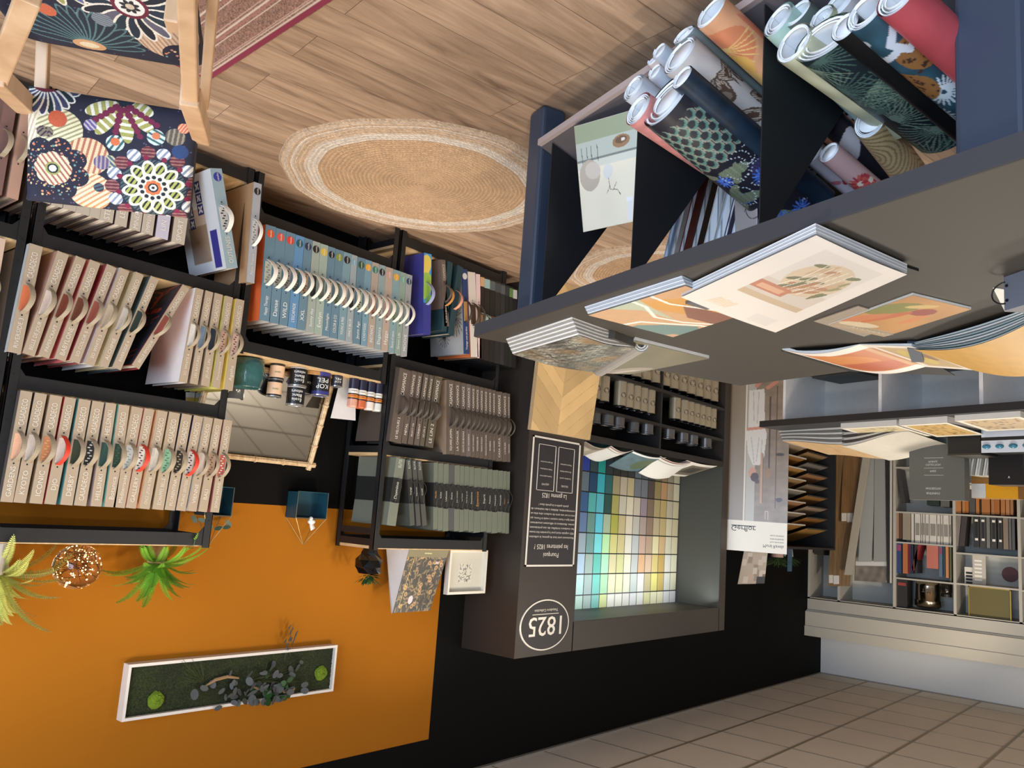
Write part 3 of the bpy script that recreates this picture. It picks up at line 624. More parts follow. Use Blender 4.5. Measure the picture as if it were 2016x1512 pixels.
def p_leaf(p):
    p.c[:] = np.array((206, 198, 192)) / 255.0
    for (x, y, s) in [(0.03 + 0.105 * i_ + (0.05 if j_ % 2 else 0), 0.1 + 0.125 * j_, 1.0 + 0.15 * (j_ % 2)) for i_ in range(6) for j_ in range(5)]:
        for a in (0.6, 1.4, 2.3):
            cx, cy = x + 0.05 * math.cos(a) * s, y + 0.05 * math.sin(a) * s
            p.ell(cx, cy, 0.046 * s, 0.019 * s, a, (96, 78, 66)); p.ell(cx, cy, 0.04 * s, 0.015 * s, a, (206, 190, 176), ((110, 90, 76), 170, a + 1.57)); p.ell(cx, cy, 0.02 * s, 0.008 * s, a, (100, 76, 64))
    for i_ in range(5): p.ell(0.05 + 0.12 * i_, 0.165, 0.02, 0.032, 0.5, (96, 78, 66)); p.ell(0.05 + 0.12 * i_, 0.165, 0.012, 0.02, 0.5, (150, 132, 118))
    p.noise(0.04, 40); return p
def p_peacock(p):
    p.c[:] = np.array((34, 34, 44)) / 255.0
    rnd = random.Random(4)
    for r in range(7):
        for k in range(16):
            x, y = 0.02 + 0.033 * k + (0.016 if r % 2 else 0), 0.05 + 0.026 * r
            p.ell(x, y, 0.016, 0.018, 0, (150, 146, 130)); p.ell(x, y - 0.001, 0.013, 0.015, 0, (88, 130, 118)); p.ell(x + 0.003, y - 0.006, 0.011, 0.012, 0, (44, 46, 52))
    for k in range(130):
        cx, cy = rnd.random() * 0.6, 0.24 + rnd.random() * 0.38; r = 0.024 + 0.018 * rnd.random()
        kind = k % 4
        if kind == 0: p.petals(cx, cy, 0.002, r, 13, 0.003, [(66, 100, 190), (90, 130, 214)])
        elif kind == 1: p.ell(cx, cy, r * 1.5, r * 0.55, rnd.random() * 3, (96, 104, 88), ((140, 150, 120), 260, 1.0))
        elif kind == 2:
            for q in range(18): a = q * 0.26; p.ell(cx + r * math.cos(a), cy + r * math.sin(a), 0.0021, None, 0, (214, 220, 226))
        else: p.ell(cx, cy, r, r * 0.8, rnd.random() * 3, (74, 64, 110), ((40, 36, 50), 220, 0.4))
    return p
def p_navy(p): p.c[:] = np.array((26, 42, 58)) / 255.0; p.noise(0.25, 70, 2); return p
def p_pink(p):
    p.c[:] = np.array((196, 130, 126)) / 255.0
    p.noise(0.12, 120, 5); return p
def p_palm(p):
    p.c[:] = np.array((32, 44, 50)) / 255.0; rnd = random.Random(9)
    for k in range(46):
        cx, cy = rnd.random() * 0.6, rnd.random() * 0.7; a0 = rnd.random() * 6
        for q in range(15): a = a0 + q * 0.2; p.line(cx, cy, cx + 0.085 * math.cos(a), cy + 0.085 * math.sin(a), 0.0016, (124, 146, 128) if k % 2 else (80, 108, 100))
    return p
def p_leopard(p):
    p.c[:] = np.array((44, 76, 92)) / 255.0; p.noise(0.25, 60); rnd = random.Random(3)
    for k in range(5):
        cx, cy = 0.03 + 0.07 * k, 0.14 + 0.085 * k; p.ell(cx, cy, 0.045, 0.055, 0.4, (136, 96, 56))
        for q in range(40): p.ell(cx + rnd.uniform(-0.038, 0.038), cy + rnd.uniform(-0.045, 0.045), 0.0035, None, 0, (62, 44, 34))
        p.petals(cx + 0.03, cy + 0.13, 0.004, 0.05, 22, 0.003, [(200, 214, 220)]); p.path([(cx - 0.05, 0.1), (cx + 0.01, 0.12), (cx + 0.03, 0.08), (cx, 0.05)], 0.009, (196, 204, 216))
    return p
def p_red(p): p.c[:] = np.array((176, 74, 82)) / 255.0; p.noise(0.14, 26, 6); return p
def p_redfl(p):
    p.c[:] = np.array((206, 196, 206)) / 255.0; rnd = random.Random(6)
    for k in range(60): p.ell(rnd.random() * 0.4, rnd.random() * 0.55, 0.016, 0.009, rnd.random() * 3, rnd.choice([(176, 50, 66), (150, 40, 56), (196, 110, 120)]))
    return p
def p_redfl2(p):
    p.c[:] = np.array((200, 160, 156)) / 255.0; rnd = random.Random(8)
    for k in range(14):
        cx, cy = rnd.random() * 0.4, rnd.random() * 0.55; p.petals(cx, cy, 0.006, 0.034, 14, 0.0045, [(176, 56, 66), (196, 90, 80)]); p.ell(cx, cy, 0.009, None, 0, (220, 200, 180))
    return p
def p_wave(p):
    p.c[:] = np.array((38, 36, 46)) / 255.0
    for k in range(9): p.ell(0.05 + 0.06 * k, 0.1 + 0.055 * k, 0.07, 0.03, 0.9, [(206, 200, 204), (80, 44, 62), (120, 84, 60), (30, 28, 36)][k % 4])
    return p
def p_fish(p): p.c[:] = np.array((206, 178, 130)) / 255.0; p.put((np.sin(np.hypot(p.X - 0.1, p.Y - 0.1) * 420) > 0.4), (160, 130, 92)); return p
def p_zebra(p): p.c[:] = np.array((200, 206, 226)) / 255.0; p.put(np.sin(p.Y * 200 + 2 * np.sin(p.X * 60)) > 0.3, (30, 30, 50)); return p
def p_pale(p): p.c[:] = np.array((196, 204, 214)) / 255.0; p.noise(0.05, 30); return p
INSIDE = mat((240, 242, 244), 0.6, noise=0.03)
def roll(label, px, py, off, r, L, paint, sq=1.0, el=20, skew=0.0, core=0.78, hollow=True, grp=None, turns=2.6):
    P0 = onp(px, py, TL + TN * off, TN)
    th = math.radians(el); D = -TN * math.cos(th) + UP * math.sin(th) + TD * skew; D /= np.linalg.norm(D)
    A = TD - D * np.dot(TD, D); A /= np.linalg.norm(A); B = np.cross(D, A)
    t = thing('wallpaper_roll', label, 'wallpaper roll', P0, grp)
    ca, sa = math.cos(0.5), math.sin(0.5)
    def fn(U, V):
        th_ = U * 2 * math.pi
        return P0 + (r * np.cos(th_))[..., None] * A + (r * sq * np.sin(th_))[..., None] * B + (V * L)[..., None] * D
    Wc = 2 * math.pi * r * (1 + sq) / 2
    sheet('outer_sheet', fn, max(40, int(Wc * 360)), max(60, int(L * 330)), lambda X, Y: paint(Pt(X, Y, (200, 200, 200))), t, rough=0.42, W=Wc, H=L, flip=True)
    m = MB(); n = int(turns * 22)
    ring = []
    for k in range(n + 1):
        a = k / 22 * 2 * math.pi; rr = r * (0.985 - (1 - core) * k / n); ring.append((rr * math.cos(a), rr * sq * math.sin(a)))
    off0 = [0.004 * math.sin(k * 0.13) + 0.004 for k in range(n + 1)]
    V = [P0 + A * x + B * y - D * (o_ * (k / n)) for k, ((x, y), o_) in enumerate(zip(ring, off0))] + [P0 + A * x + B * y + D * (L - 0.01) for x, y in ring]
    m.add(V, [(k, k + 1, k + n + 2, k + n + 1) for k in range(n)])
    # rolled paper seen end-on between the turns
    V2 = []; F2 = []
    for k in range(n + 1):
        x, y = ring[k]; V2 += [P0 + A * x + B * y + D * 0.002, P0 + A * x * 0.93 + B * y * 0.93 + D * 0.002]
    F2 = [(2 * k, 2 * k + 1, 2 * k + 3, 2 * k + 2) for k in range(n)]
    m.add(V2, F2)
    if not hollow: m.lathe(P0 + D * 0.004, [(r * core * 0.97, 0), (r * core * 0.97, 0.002)], 24, 0, tuple(D))
    m.build('inner_coil', INSIDE, t, smooth=True)
    return t
roll('orange floral roll poking out over the tray edge', 1400, 24, 0.09, 0.050, 0.55, p_orange, core=0.86)
roll('wide cream roll with brown leaf print', 1338, 108, 0.07, 0.062, 0.56, p_leaf, core=0.72, hollow=False)
roll('slim dark navy roll lying on the leaf print roll', 1343, 152, 0.12, 0.036, 0.60, p_navy, hollow=False)
roll('dark roll with green scales and blue flowers', 1312, 196, 0.10, 0.088, 0.62, p_peacock, core=0.5, hollow=False, el=21)
roll('short pink textured roll with wide open coil', 1256, 214, 0.12, 0.052, 0.30, p_pink, core=0.6, turns=3.6, el=14)
roll('white plastic-wrapped roll behind the pink one', 1247, 172, 0.06, 0.045, 0.42, p_pale, sq=1.0, core=0.6, el=16)
roll('small pale blue roll at the tray edge', 1298, 100, 0.05, 0.027, 0.5, p_pale, hollow=False, el=18)
roll('small white ended roll between the navy and pink rolls', 1289, 141, 0.08, 0.026, 0.5, p_pale, hollow=False, el=18)
roll('flattened grey-green roll under the orange roll', 1346, 68, 0.05, 0.045, 0.55, p_plain((116, 128, 128)), sq=0.55, core=0.5, turns=3.5)
roll('crumpled peach coloured roll at the tray edge', 1284, 121, 0.05, 0.02, 0.45, p_plain((206, 186, 180)), sq=0.7)
# second compartment
roll('open cream tube with teal print beside the divider', 1562, 85, 0.02, 0.052, 0.42, p_plain((190, 190, 160), 0.25, 60), core=0.82, el=11)
roll('long flattened roll with dark green palm leaves', 1622, 74, 0.02, 0.085, 0.50, p_palm, sq=0.62, core=0.62, skew=-0.03, el=10)
roll('plain black roll between palm and leopard rolls', 1663, 52, 0.09, 0.034, 0.66, p_plain((14, 15, 17), 0.05), hollow=False, skew=-0.03, el=12)
roll('teal roll with leopards', 1703, 22, 0.09, 0.046, 0.62, p_leopard, core=0.7, el=14)
roll('raspberry red roll at the top frame edge', 1765, -8, 0.1, 0.046, 0.6, p_red, core=0.6, el=14)
roll('mint edged folded roll beside the divider', 1532, 38, -0.02, 0.045, 0.4, p_plain((170, 200, 190), 0.1), sq=1.2, core=0.6)
roll('grey roll with open folded end', 1570, 25, -0.03, 0.04, 0.42, p_plain((90, 102, 98), 0.15), core=0.8)
roll('white looped roll with leaf print in the middle', 1617, 33, -0.03, 0.035, 0.4, p_plain((170, 176, 140), 0.2), core=0.7)
roll('crumpled patterned roll with blue and ochre marks', 1650, 8, -0.06, 0.045, 0.4, p_plain((180, 176, 176), 0.25, 70), core=0.7, turns=3.3)
# rolls lying further in
roll('white and brown waved roll with layered end', 1632, 236, -0.34, 0.036, 0.5, p_wave, hollow=False, el=18, skew=-0.03)
roll('white and red petal print roll', 1600, 300, -0.36, 0.036, 0.5, p_redfl, el=18, hollow=False)
roll('pink film wrapped roll with red flowers', 1632, 300, -0.30, 0.032, 0.5, p_redfl2, el=18, hollow=False)
roll('roll end with zebra stripes', 1650, 200, -0.36, 0.030, 0.3, p_zebra, el=14)
roll('ribbed straw coloured roll leaning against the far leg', 1712, 238, -0.30, 0.042, 0.42, p_fish, el=12, hollow=False, skew=-0.25, sq=1.25)
roll('glossy black brown roll at the divider foot', 1590, 352, -0.45, 0.03, 0.4, p_plain((62, 52, 44), 0.5, 20), el=12)
roll('brown textured roll below the glossy one', 1575, 372, -0.42, 0.03, 0.3, p_plain((146, 112, 100), 0.15, 60), el=10)
# --- leaning board with lettering
BL, BR = onp(1132, 249, TL - TN * 0.02, TN), onp(1258, 213, TL - TN * 0.04, TN); TLb, TRb = onp(1150, 457, TL - TN * 0.13, TN), onp(1249, 436, TL - TN * 0.13, TN)
t = thing('catalogue_board', 'pale interior photo board with an upside-down green lettered strip, leaning in the tray', 'catalogue', BL)
def pf(p):
    p.c[:] = np.array((222, 220, 204)) / 255.0; p.noise(0.03, 14)
    p.rect(0, 0, 1, 0.065, (150, 164, 140)); p.rect(0, 0.065, 1, 0.13, (178, 190, 184)); p.rect(0, 0.125, 1, 0.135, (120, 130, 130)); p.rect(0, 0.135, 1, 0.16, (200, 208, 200))
    p.ell(0.25, 0.092, 0.045, 0.022, 0, (150, 122, 96)); p.ell(0.25, 0.088, 0.03, 0.012, 0, (110, 90, 76)); p.ell(0.26, 0.088, 0.01, 0.006, 0, (220, 216, 210))
    for x in (0.03, 0.06, 0.085, 0.12): p.line(x, 0.085, x + 0.004, 0.14, 0.0016, (70, 80, 84))
    p.ell(0.07, 0.185, 0.062, 0.055, 0.2, (178, 172, 162)); p.ell(0.09, 0.17, 0.045, 0.03, 0.2, (196, 192, 184)); p.ell(0.178, 0.185, 0.028, 0.026, 0, (206, 212, 214))
    p.path([(0.18, 0.21), (0.19, 0.25), (0.23, 0.255), (0.25, 0.275)], 0.0012, (90, 84, 70)); p.path([(0.19, 0.235), (0.17, 0.26)], 0.0012, (90, 84, 70)); p.path([(0.21, 0.25), (0.225, 0.23)], 0.0012, (90, 84, 70))
    p.rect(0.285, 0.29, 0.32, 0.305, (226, 230, 234)); p.rect(0.295, 0.305, 0.32, 0.37, (216, 222, 230)); return p
sheet('photo_sheet', flatfn(BL, BR, TRb, TLb), 120, 150, lambda X, Y: pf(Pt(X, Y, (200, 200, 200))), t, rough=0.35, W=0.33, H=0.38, thick=0.004, smooth=False)
m = MB(); xd = (BR - BL) / np.linalg.norm(BR - BL); yd = (TLb - BL) / np.linalg.norm(TLb - BL); nn = np.cross(xd, yd)
m_ = 1 if np.dot(nn, TN) > 0 else -1
addtext(m, 'CASADECO', BL + xd * 0.20 + yd * 0.036 + TN * 0.002, xd, yd, 0.018, fit=0.13); addtext(m, 'sous licence', BL + xd * 0.22 + yd * 0.014 + TN * 0.002, xd, yd, 0.006, fit=0.07)
m.build('lettering', mat((226, 232, 222), 0.5), t)
# --- catalogues standing in the tray
for i, (px, th_, cc, z1) in enumerate([(1338, 0.018, (150, 170, 200), 0.80), (1352, 0.015, (196, 186, 176), 0.80), (1368, 0.022, (120, 60, 50), 0.80), (1392, 0.03, (60, 44, 34), 0.80), (1418, 0.045, (190, 186, 176), 0.80), (1442, 0.035, (178, 190, 206), 0.80), (1458, 0.012, (70, 64, 80), 0.80), (1474, 0.02, (196, 204, 214), 0.80)]):
    P = onp(px, 400, TL - TN * 0.42, TN); a = np.dot(P - TL, TD)
    b0 = tray(a + 0.05, -0.40); lean = -TD * 0.14
    t = thing('catalogue', '%s standing catalogue behind the slanted divider, counted from the photo left' % ORD[i], 'catalogue', b0, 'catalogues standing in the tray')
    z_h = 0.80 - b0[2]
    m = MB(); m.obox(b0, TD * th_, -TN * 0.2, lean + UP * z_h * 0.93); m.build('page_block', stripes((110, 116, 124), (206, 210, 216), 120), t)
    m = MB(); m.obox(b0 - TD * 0.002 + TN * 0.004, TD * 0.002, -TN * 0.21, (lean + UP * z_h * 0.95)); m.obox(b0 + TD * th_ + TN * 0.004, TD * 0.002, -TN * 0.21, (lean + UP * z_h * 0.95)); m.build('cover', mat(cc, 0.45, noise=0.2), t)
q0 = onp(1447, 345, TL - TN * 0.30, TN); q1 = onp(1492, 385, TL - TN * 0.26, TN); q2 = onp(1492, 450, TL - TN * 0.26, TN); q3 = onp(1450, 462, TL - TN * 0.30, TN)
t = thing('sample_board', 'grey-pink board with a round printed mark beside the tray divider', 'sample board', q0)
def pf(p):
    p.c[:] = np.array((168, 160, 158)) / 255.0; p.noise(0.03)
    a = np.hypot(p.X - 0.12, p.Y - 0.1); p.put((a < 0.045) & (a > 0.040), (60, 60, 66)); return p
sheet('board', flatfn(q0, q1, q2, q3), 60, 60, lambda X, Y: pf(Pt(X, Y, (0, 0, 0))), t, W=0.15, H=0.2, thick=0.004, smooth=False)
m = MB(); addtext(m, 'Vives', (q0 * 0.2 + q1 * 0.3 + q2 * 0.3 + q3 * 0.2) + TN * 0.002, TD, UP, 0.012, maxw=0.05); m.build('lettering', BLACK, t)
# ================================================================ things lying on the table
def stack(mb, A, B, C_, D, za, zb, n=10, prof=None, m=0):
    # solid between za(u) and zb(u); A->B is v at u=0, D->C at u=1 (A,D share v=0)
    A, B, C_, D = (np.array(q[:2], float) for q in (A, B, C_, D)); V = []; F = []
    for i in range(n + 1):
        u = i / n; p = A * (1 - u) + D * u; q = B * (1 - u) + C_ * u; z0, z1 = za(u), zb(u)
        V += [(p[0], p[1], z0), (q[0], q[1], z0), (q[0], q[1], z1), (p[0], p[1], z1)]
    for i in range(n):
        k = 4 * i
        for j in range(4): F.append((k + j, k + (j + 1) % 4, k + 4 + (j + 1) % 4, k + 4 + j))
    F += [(0, 3, 2, 1), (4 * n, 4 * n + 1, 4 * n + 2, 4 * n + 3)]
    mb.add(V, F, m)
def topsheet(name, A, B, C_, D, zf, paint, parent, nu=80, nv=80, W=0.45, H=0.5, rough=0.4, flip=False):
    A, B, C_, D = (np.array(q[:2], float) for q in (A, B, C_, D))
    def fn(U, V):
        q = A * ((1 - U) * (1 - V))[..., None] + B * ((1 - U) * V)[..., None] + C_ * (U * V)[..., None] + D * (U * (1 - V))[..., None]
        return np.concatenate([q, zf(U)[..., None]], -1)
    return sheet(name, fn, nu, nv, lambda X, Y: paint(Pt(X, Y, (230, 230, 226))), parent, W=W, H=H, rough=rough, flip=flip)
ZT = 0.9005
EP = stripes((176, 172, 166), (240, 238, 234), 1); EPZ = None
def layers(label, z0, z1, n, A, B, C_, D, zf=None, parent=None, cols=((236, 234, 230), (150, 146, 140)), grow=0.0):
    m = MB()
    for k in range(n):
        a = z0 + (z1 - z0) * k / n; b = z0 + (z1 - z0) * (k + 0.8) / n; g = grow * (1 - k / n)
        s = (np.array(A[:2]) - np.array(D[:2])); s = s / np.linalg.norm(s) * g
        f_ = zf or (lambda u: 0)
        stack(m, np.array(A[:2]) + s, np.array(B[:2]) + s, C_, D, lambda u, a=a: a + f_(u), lambda u, b=b: b + f_(u), 12, m=k % 2)
    return m.build('page_stack', [mat(cols[0], 0.6), mat(cols[1], 0.6)], parent)
# stone pattern book
A, B, C_, D = at(1010, 697, Z=0.955), at(1140, 659, Z=0.955), at(1262, 686, Z=0.925), at(1105, 734, Z=0.955)
D = at(1180, 735, Z=0.925)
t = thing('open_sample_book', 'open sample book with cracked stone pattern page at the table corner', 'book', at(1100, 690, Z=ZT))
bump = lambda u: 0.0
zl = lambda U: 0.957 - 0.035 * np.clip((U - 0.35) / 0.65, 0, 1) ** 1.5
layers('x', ZT, 0.955, 9, A, B, C_, D, lambda u: -(0.035 * max(0, (u - 0.35) / 0.65) ** 1.5) if True else 0, t, ((238, 236, 232), (158, 154, 148)), grow=0.05)
def pf(p):
    p.c[:] = np.array((112, 110, 102)) / 255.0; p.noise(0.5, 22, 3); z = p.noise(0.5, 75, 4); p.noise(0.4, 200, 9)
    p.blend(np.clip(p.noise(0, 18, 8) * 2.2, 0, 0.7), (146, 112, 70)); rnd = random.Random(5)
    for k in range(40):
        x, y = rnd.random() * 0.5, rnd.random() * 0.5; pts = [(x, y)]
        for j in range(7): x += rnd.uniform(0.008, 0.03); y += rnd.uniform(-0.014, 0.014); pts.append((x, y))
        p.path(pts, 0.0022, (58, 52, 46))
    return p
topsheet('printed_page', A, B, C_, D, zl, pf, t, 240, 260, rough=0.35)
# right hand page
A2, B2, C2, D2 = at(1180, 735, Z=0.915), at(1250, 672, Z=0.918), at(1396, 706, Z=0.914), at(1240, 737, Z=0.914)
m = MB(); stack(m, A2, B2, C2, D2, lambda u: ZT, lambda u: 0.913, 4); m.build('cover_board', mat((226, 224, 220), 0.5), t)
def pf(p):
    p.c[:] = np.array((112, 106, 84)) / 255.0; p.noise(0.12, 18, 3); p.ell(0.25, 0.08, 0.2, 0.06, 0.5, (150, 140, 128)); p.ell(0.28, 0.06, 0.12, 0.03, 0.5, (176, 164, 156)); return p
topsheet('end_page', A2, B2, C2, D2, lambda U: 0.9145 + 0 * U, pf, t, 50, 60)
m = MB(); q = at(1262, 686, Z=0.93); q2_ = at(1180, 735, Z=0.93); ax = q2_ - q; ax[2] = 0; per = np.cross(ax / np.linalg.norm(ax), UP)
for k in range(4):
    pts = []
    for j in range(9):
        a = math.pi * (j / 8.0) ; r = 0.018 + 0.005 * k
        pts.append(q + per * (r * math.cos(a)) + UP * (r * math.sin(a)) - UP * 0.02)
    m.ribbon([p + ax * 0.5 for p in pts], ax * 0.5, k % 2, 0.002)
m.build('folded_pages', [mat((236, 234, 228), 0.5), mat((150, 146, 140), 0.5)], t)
sp0 = at(1222, 665, Z=ZT); m = MB(); e1 = at(1252, 668, Z=ZT) - sp0; e2 = at(1196, 655, Z=ZT) - sp0; m.obox(sp0, e1, e2 * 1.6, UP * 0.03); m.build('spine_block', mat((70, 66, 60), 0.5), t)
m = MB(); addtext(m, 'NATURE', sp0 + e2 * 0.45 + UP * 0.021 + TN * 0.004, -e2 / np.linalg.norm(e2), UP, 0.009, fit=0.05); addtext(m, 'PRÉCIEUSE', sp0 + e2 * 0.5 + UP * 0.008 + TN * 0.004, -e2 / np.linalg.norm(e2), UP, 0.009, fit=0.07); m.build('lettering', WHITE, t)
# orange and teal pattern book
A, B, C_, D = at(1158, 620, Z=0.925), at(1350, 562, Z=0.925), at(1480, 612, Z=0.905), at(1325, 662, Z=0.905)
t = thing('open_sample_book', 'open sample book with orange, cream and teal curved shapes', 'book', at(1300, 620, Z=ZT))
layers('x', ZT, 0.922, 5, A, B, C_, D, lambda u: -0.018 * u, t, ((214, 222, 232), (170, 176, 186)), grow=0.02)
def pf(p):
    p.c[:] = np.array((198, 158, 120)) / 255.0; p.noise(0.03, 60)
    p.poly([(0, 0.26), (0.16, 0.5), (0.5, 0.5), (0.5, 0.36), (0.12, 0.24)], (204, 152, 80))
    p.poly([(0.0, 0.12), (0.0, 0.28), (0.14, 0.24), (0.3, 0.2), (0.1, 0.2)], (176, 184, 164))
    p.poly([(0.16, 0.36), (0.5, 0.42), (0.5, 0.28), (0.3, 0.26)], (134, 92, 78))
    p.poly([(0.22, 0), (0.22, 0.03), (0.3, 0.12), (0.42, 0.2), (0.5, 0.16), (0.5, 0)], (110, 136, 134)); p.poly([(0.4, 0), (0.5, 0), (0.5, 0.06), (0.42, 0.04)], (196, 156, 126))
    p.path([(0, 0.25), (0.08, 0.24), (0.2, 0.17), (0.33, 0.2), (0.5, 0.3)], 0.008, (232, 228, 222)); p.path([(0.18, 0), (0.2, 0.08), (0.3, 0.14), (0.42, 0.22), (0.5, 0.24)], 0.009, (232, 228, 222)); p.path([(0, 0.34), (0.12, 0.33), (0.3, 0.4), (0.5, 0.46)], 0.007, (232, 228, 222)); return p
topsheet('printed_page', A, B, C_, D, lambda U: 0.9265 - 0.018 * U, pf, t, 130, 150)
# spine block at its end
q = at(1350, 580, Z=ZT); m = MB(); e1 = at(1392, 592, Z=ZT) - q; e2 = at(1395, 565, Z=ZT) - at(1350, 580, Z=ZT); m.obox(q, e1, e2 * 1.3, UP * 0.03)
m.build('spine_block', mat((92, 94, 96), 0.5), t)
m = MB(); addtext(m, 'ESSENCE', q + e1 + e2 * 0.75 + UP * 0.014 , e2 / np.linalg.norm(e2) * -1, UP, 0.010, fit=0.05); m.build('lettering', WHITE, t)
# big white book
A, B, C_, D = at(1341, 586, Z=0.935), at(1607, 464, Z=0.935), at(1786, 541, Z=0.935), at(1527, 642, Z=0.912)
t = thing('open_sample_book', 'large open book with white page showing a round leaf motif and sofa photo', 'book', at(1560, 560, Z=ZT))
m = MB(); m.prism([at(1600, 462, Z=ZT), at(1809, 530, Z=ZT), at(1527, 640, Z=ZT), at(1345, 590, Z=ZT)], UP * 0.006); m.build('cover', BLACK, t)
zf = lambda u: -0.02 * u * 0
layers('x', ZT + 0.006, 0.930, 6, A, B, C_, D, lambda u: 0.0, t, ((232, 234, 238), (186, 190, 196)), grow=0.004)
def pf(p):
    p.c[:] = np.array((226, 220, 214)) / 255.0
    p.rect(0.10, 0.16, 0.42, 0.47, (206, 196, 186)); p.rect(0.10, 0.28, 0.42, 0.47, (216, 210, 204)); p.ell(0.27, 0.34, 0.13, 0.1, 0.0, (208, 190, 164))
    rnd = random.Random(2)
    for k in range(30): p.ell(0.27 + rnd.uniform(-0.1, 0.1), 0.34 + rnd.uniform(-0.075, 0.075), 0.03, 0.01, rnd.uniform(0.2, 1.4), rnd.choice([(120, 122, 92), (178, 134, 104), (150, 146, 110), (196, 170, 140)]))
    for k in range(5): p.path([(0.17 + 0.03 * k, 0.25), (0.2 + 0.03 * k, 0.33), (0.2 + 0.035 * k, 0.42)], 0.0016, (236, 232, 224))
    p.rect(0.1, 0.21, 0.26, 0.26, (190, 130, 106)); p.rect(0.12, 0.22, 0.24, 0.245, (214, 170, 140)); p.rect(0.1, 0.16, 0.42, 0.19, (196, 176, 150)); p.rect(0.3, 0.02, 0.42, 0.08, (216, 212, 208))
    for k in range(8): p.line(0.08 + 0.012 * k, 0.04, 0.1 + 0.012 * k, 0.09, 0.002, (214, 186, 140))
    p.noise(0.02, 10); return p
topsheet('printed_page', A, B, C_, D, lambda U: 0.934 + 0.004 * np.sin(U * 3) - 0.016 * U * 0, pf, t, 140, 160, W=0.5, H=0.5)
# brochure
A, B, C_, D = at(1632, 640, Z=0.908), at(1797, 581, Z=0.908), at(1912, 609, Z=0.908), at(1741, 663, Z=0.908)
t = thing('brochure', 'orange floral brochure lying between the two large open books', 'brochure', at(1770, 620, Z=ZT))
m = MB(); stack(m, A, B, C_, D, lambda u: ZT, lambda u: 0.9075, 2); stack(m, at(1602, 633, Z=0.905), at(1690, 603, Z=0.905), at(1790, 634, Z=0.905), at(1701, 663, Z=0.905), lambda u: ZT, lambda u: 0.9045, 2, m=1)
m.build('inner_pages', [WHITE, mat((150, 138, 124), 0.5)], t)
def pf(p):
    p.c[:] = np.array((190, 140, 84)) / 255.0; p.noise(0.12, 20, 2); p.ell(0.06, 0.2, 0.1, 0.05, 0.5, (130, 128, 66)); p.ell(0.2, 0.22, 0.05, 0.03, 0.2, (150, 72, 62)); p.ell(0.12, 0.14, 0.08, 0.025, 1.0, (190, 104, 66)); p.ell(0.24, 0.16, 0.05, 0.02, 1.4, (206, 130, 80)); p.ell(0.14, 0.25, 0.06, 0.015, 0.4, (206, 176, 110))
    p.ell(0.05, 0.1, 0.09, 0.03, 0.8, (196, 120, 80)); p.rect(0, 0, 0.33, 0.045, (168, 150, 124)); p.ell(0.1, 0.05, 0.1, 0.02, 0.1, (206, 190, 160)); return p
topsheet('cover_print', A, B, C_, D, lambda U: 0.9085 + 0 * U, pf, t, 90, 90, W=0.33, H=0.3)
m = MB(); v_ = (D - A)[:3] / np.linalg.norm(D - A); u_ = np.cross(v_, UP) ; cc = A * 0.42 + D * 0.58 + (B - A) * 0.09
addtext(m, 'CASAMANCE', cc + UP * 0.001, v_, -(u_) if np.dot(u_, B - A) < 0 else u_, 0.02, fit=0.22); m.build('lettering', mat((206, 196, 176), 0.5), t)
# far open book with ochre page
t = thing('open_sample_book', 'open book with white framed orange print and rising ochre page at the far table edge', 'book', at(1800, 700, Z=ZT))
A, B = at(1540, 689, Z=0.906), at(1676, 727, Z=0.906); C_, D = at(1918, 731, Z=0.93), at(1795, 684, Z=0.93)
zf = lambda U: 0.908 + 0.022 * np.sin(np.clip(U * 1.25, 0, 1) * math.pi) - 0.002 + 0.014 * np.clip((U - 0.75) / 0.25, 0, 1)
def Zs(U): return 0.906 + 0.024 * np.sin(np.minimum(U / 0.62, 1.0) * math.pi) * (U < 0.62) + 0.02 * np.clip((U - 0.62) / 0.38, 0, 1)
m = MB(); stack(m, A, B, C_, D, lambda u: ZT if u < 0.1 else 0.9 + 0.6 * (float(Zs(np.array(u))) - 0.9), lambda u: float(Zs(np.array(u))) - 0.001, 16)
m.build('page_stack', mat((210, 214, 216), 0.5), t)
m = MB(); stack(m, at(1538, 690, Z=ZT), at(1674, 730, Z=ZT), at(1880, 738, Z=ZT), at(1785, 684, Z=ZT), lambda u: ZT, lambda u: ZT + 0.003, 2); m.build('cover', BLACK, t)
def pf(p):
    p.c[:] = np.array((230, 222, 212)) / 255.0
    p.poly([(0.04, 0.04), (0.04, 0.26), (0.32, 0.26), (0.34, 0.04)], (190, 110, 60)); p.ell(0.15, 0.12, 0.12, 0.08, 0.3, (204, 132, 74)); p.ell(0.2, 0.2, 0.12, 0.05, 0.1, (180, 92, 60)); p.rect(0.3, 0.04, 0.34, 0.26, (196, 150, 110))
    p.rect(0.36, 0.03, 0.5, 0.27, (196, 170, 130)); p.ell(0.42, 0.15, 0.04, 0.09, 0, (206, 186, 110)); p.ell(0.47, 0.12, 0.02, 0.06, 0, (150, 120, 96)); p.noise(0.03, 14); return p
topsheet('printed_page', A, B, C_, D, Zs, pf, t, 130, 80, W=0.52, H=0.3)
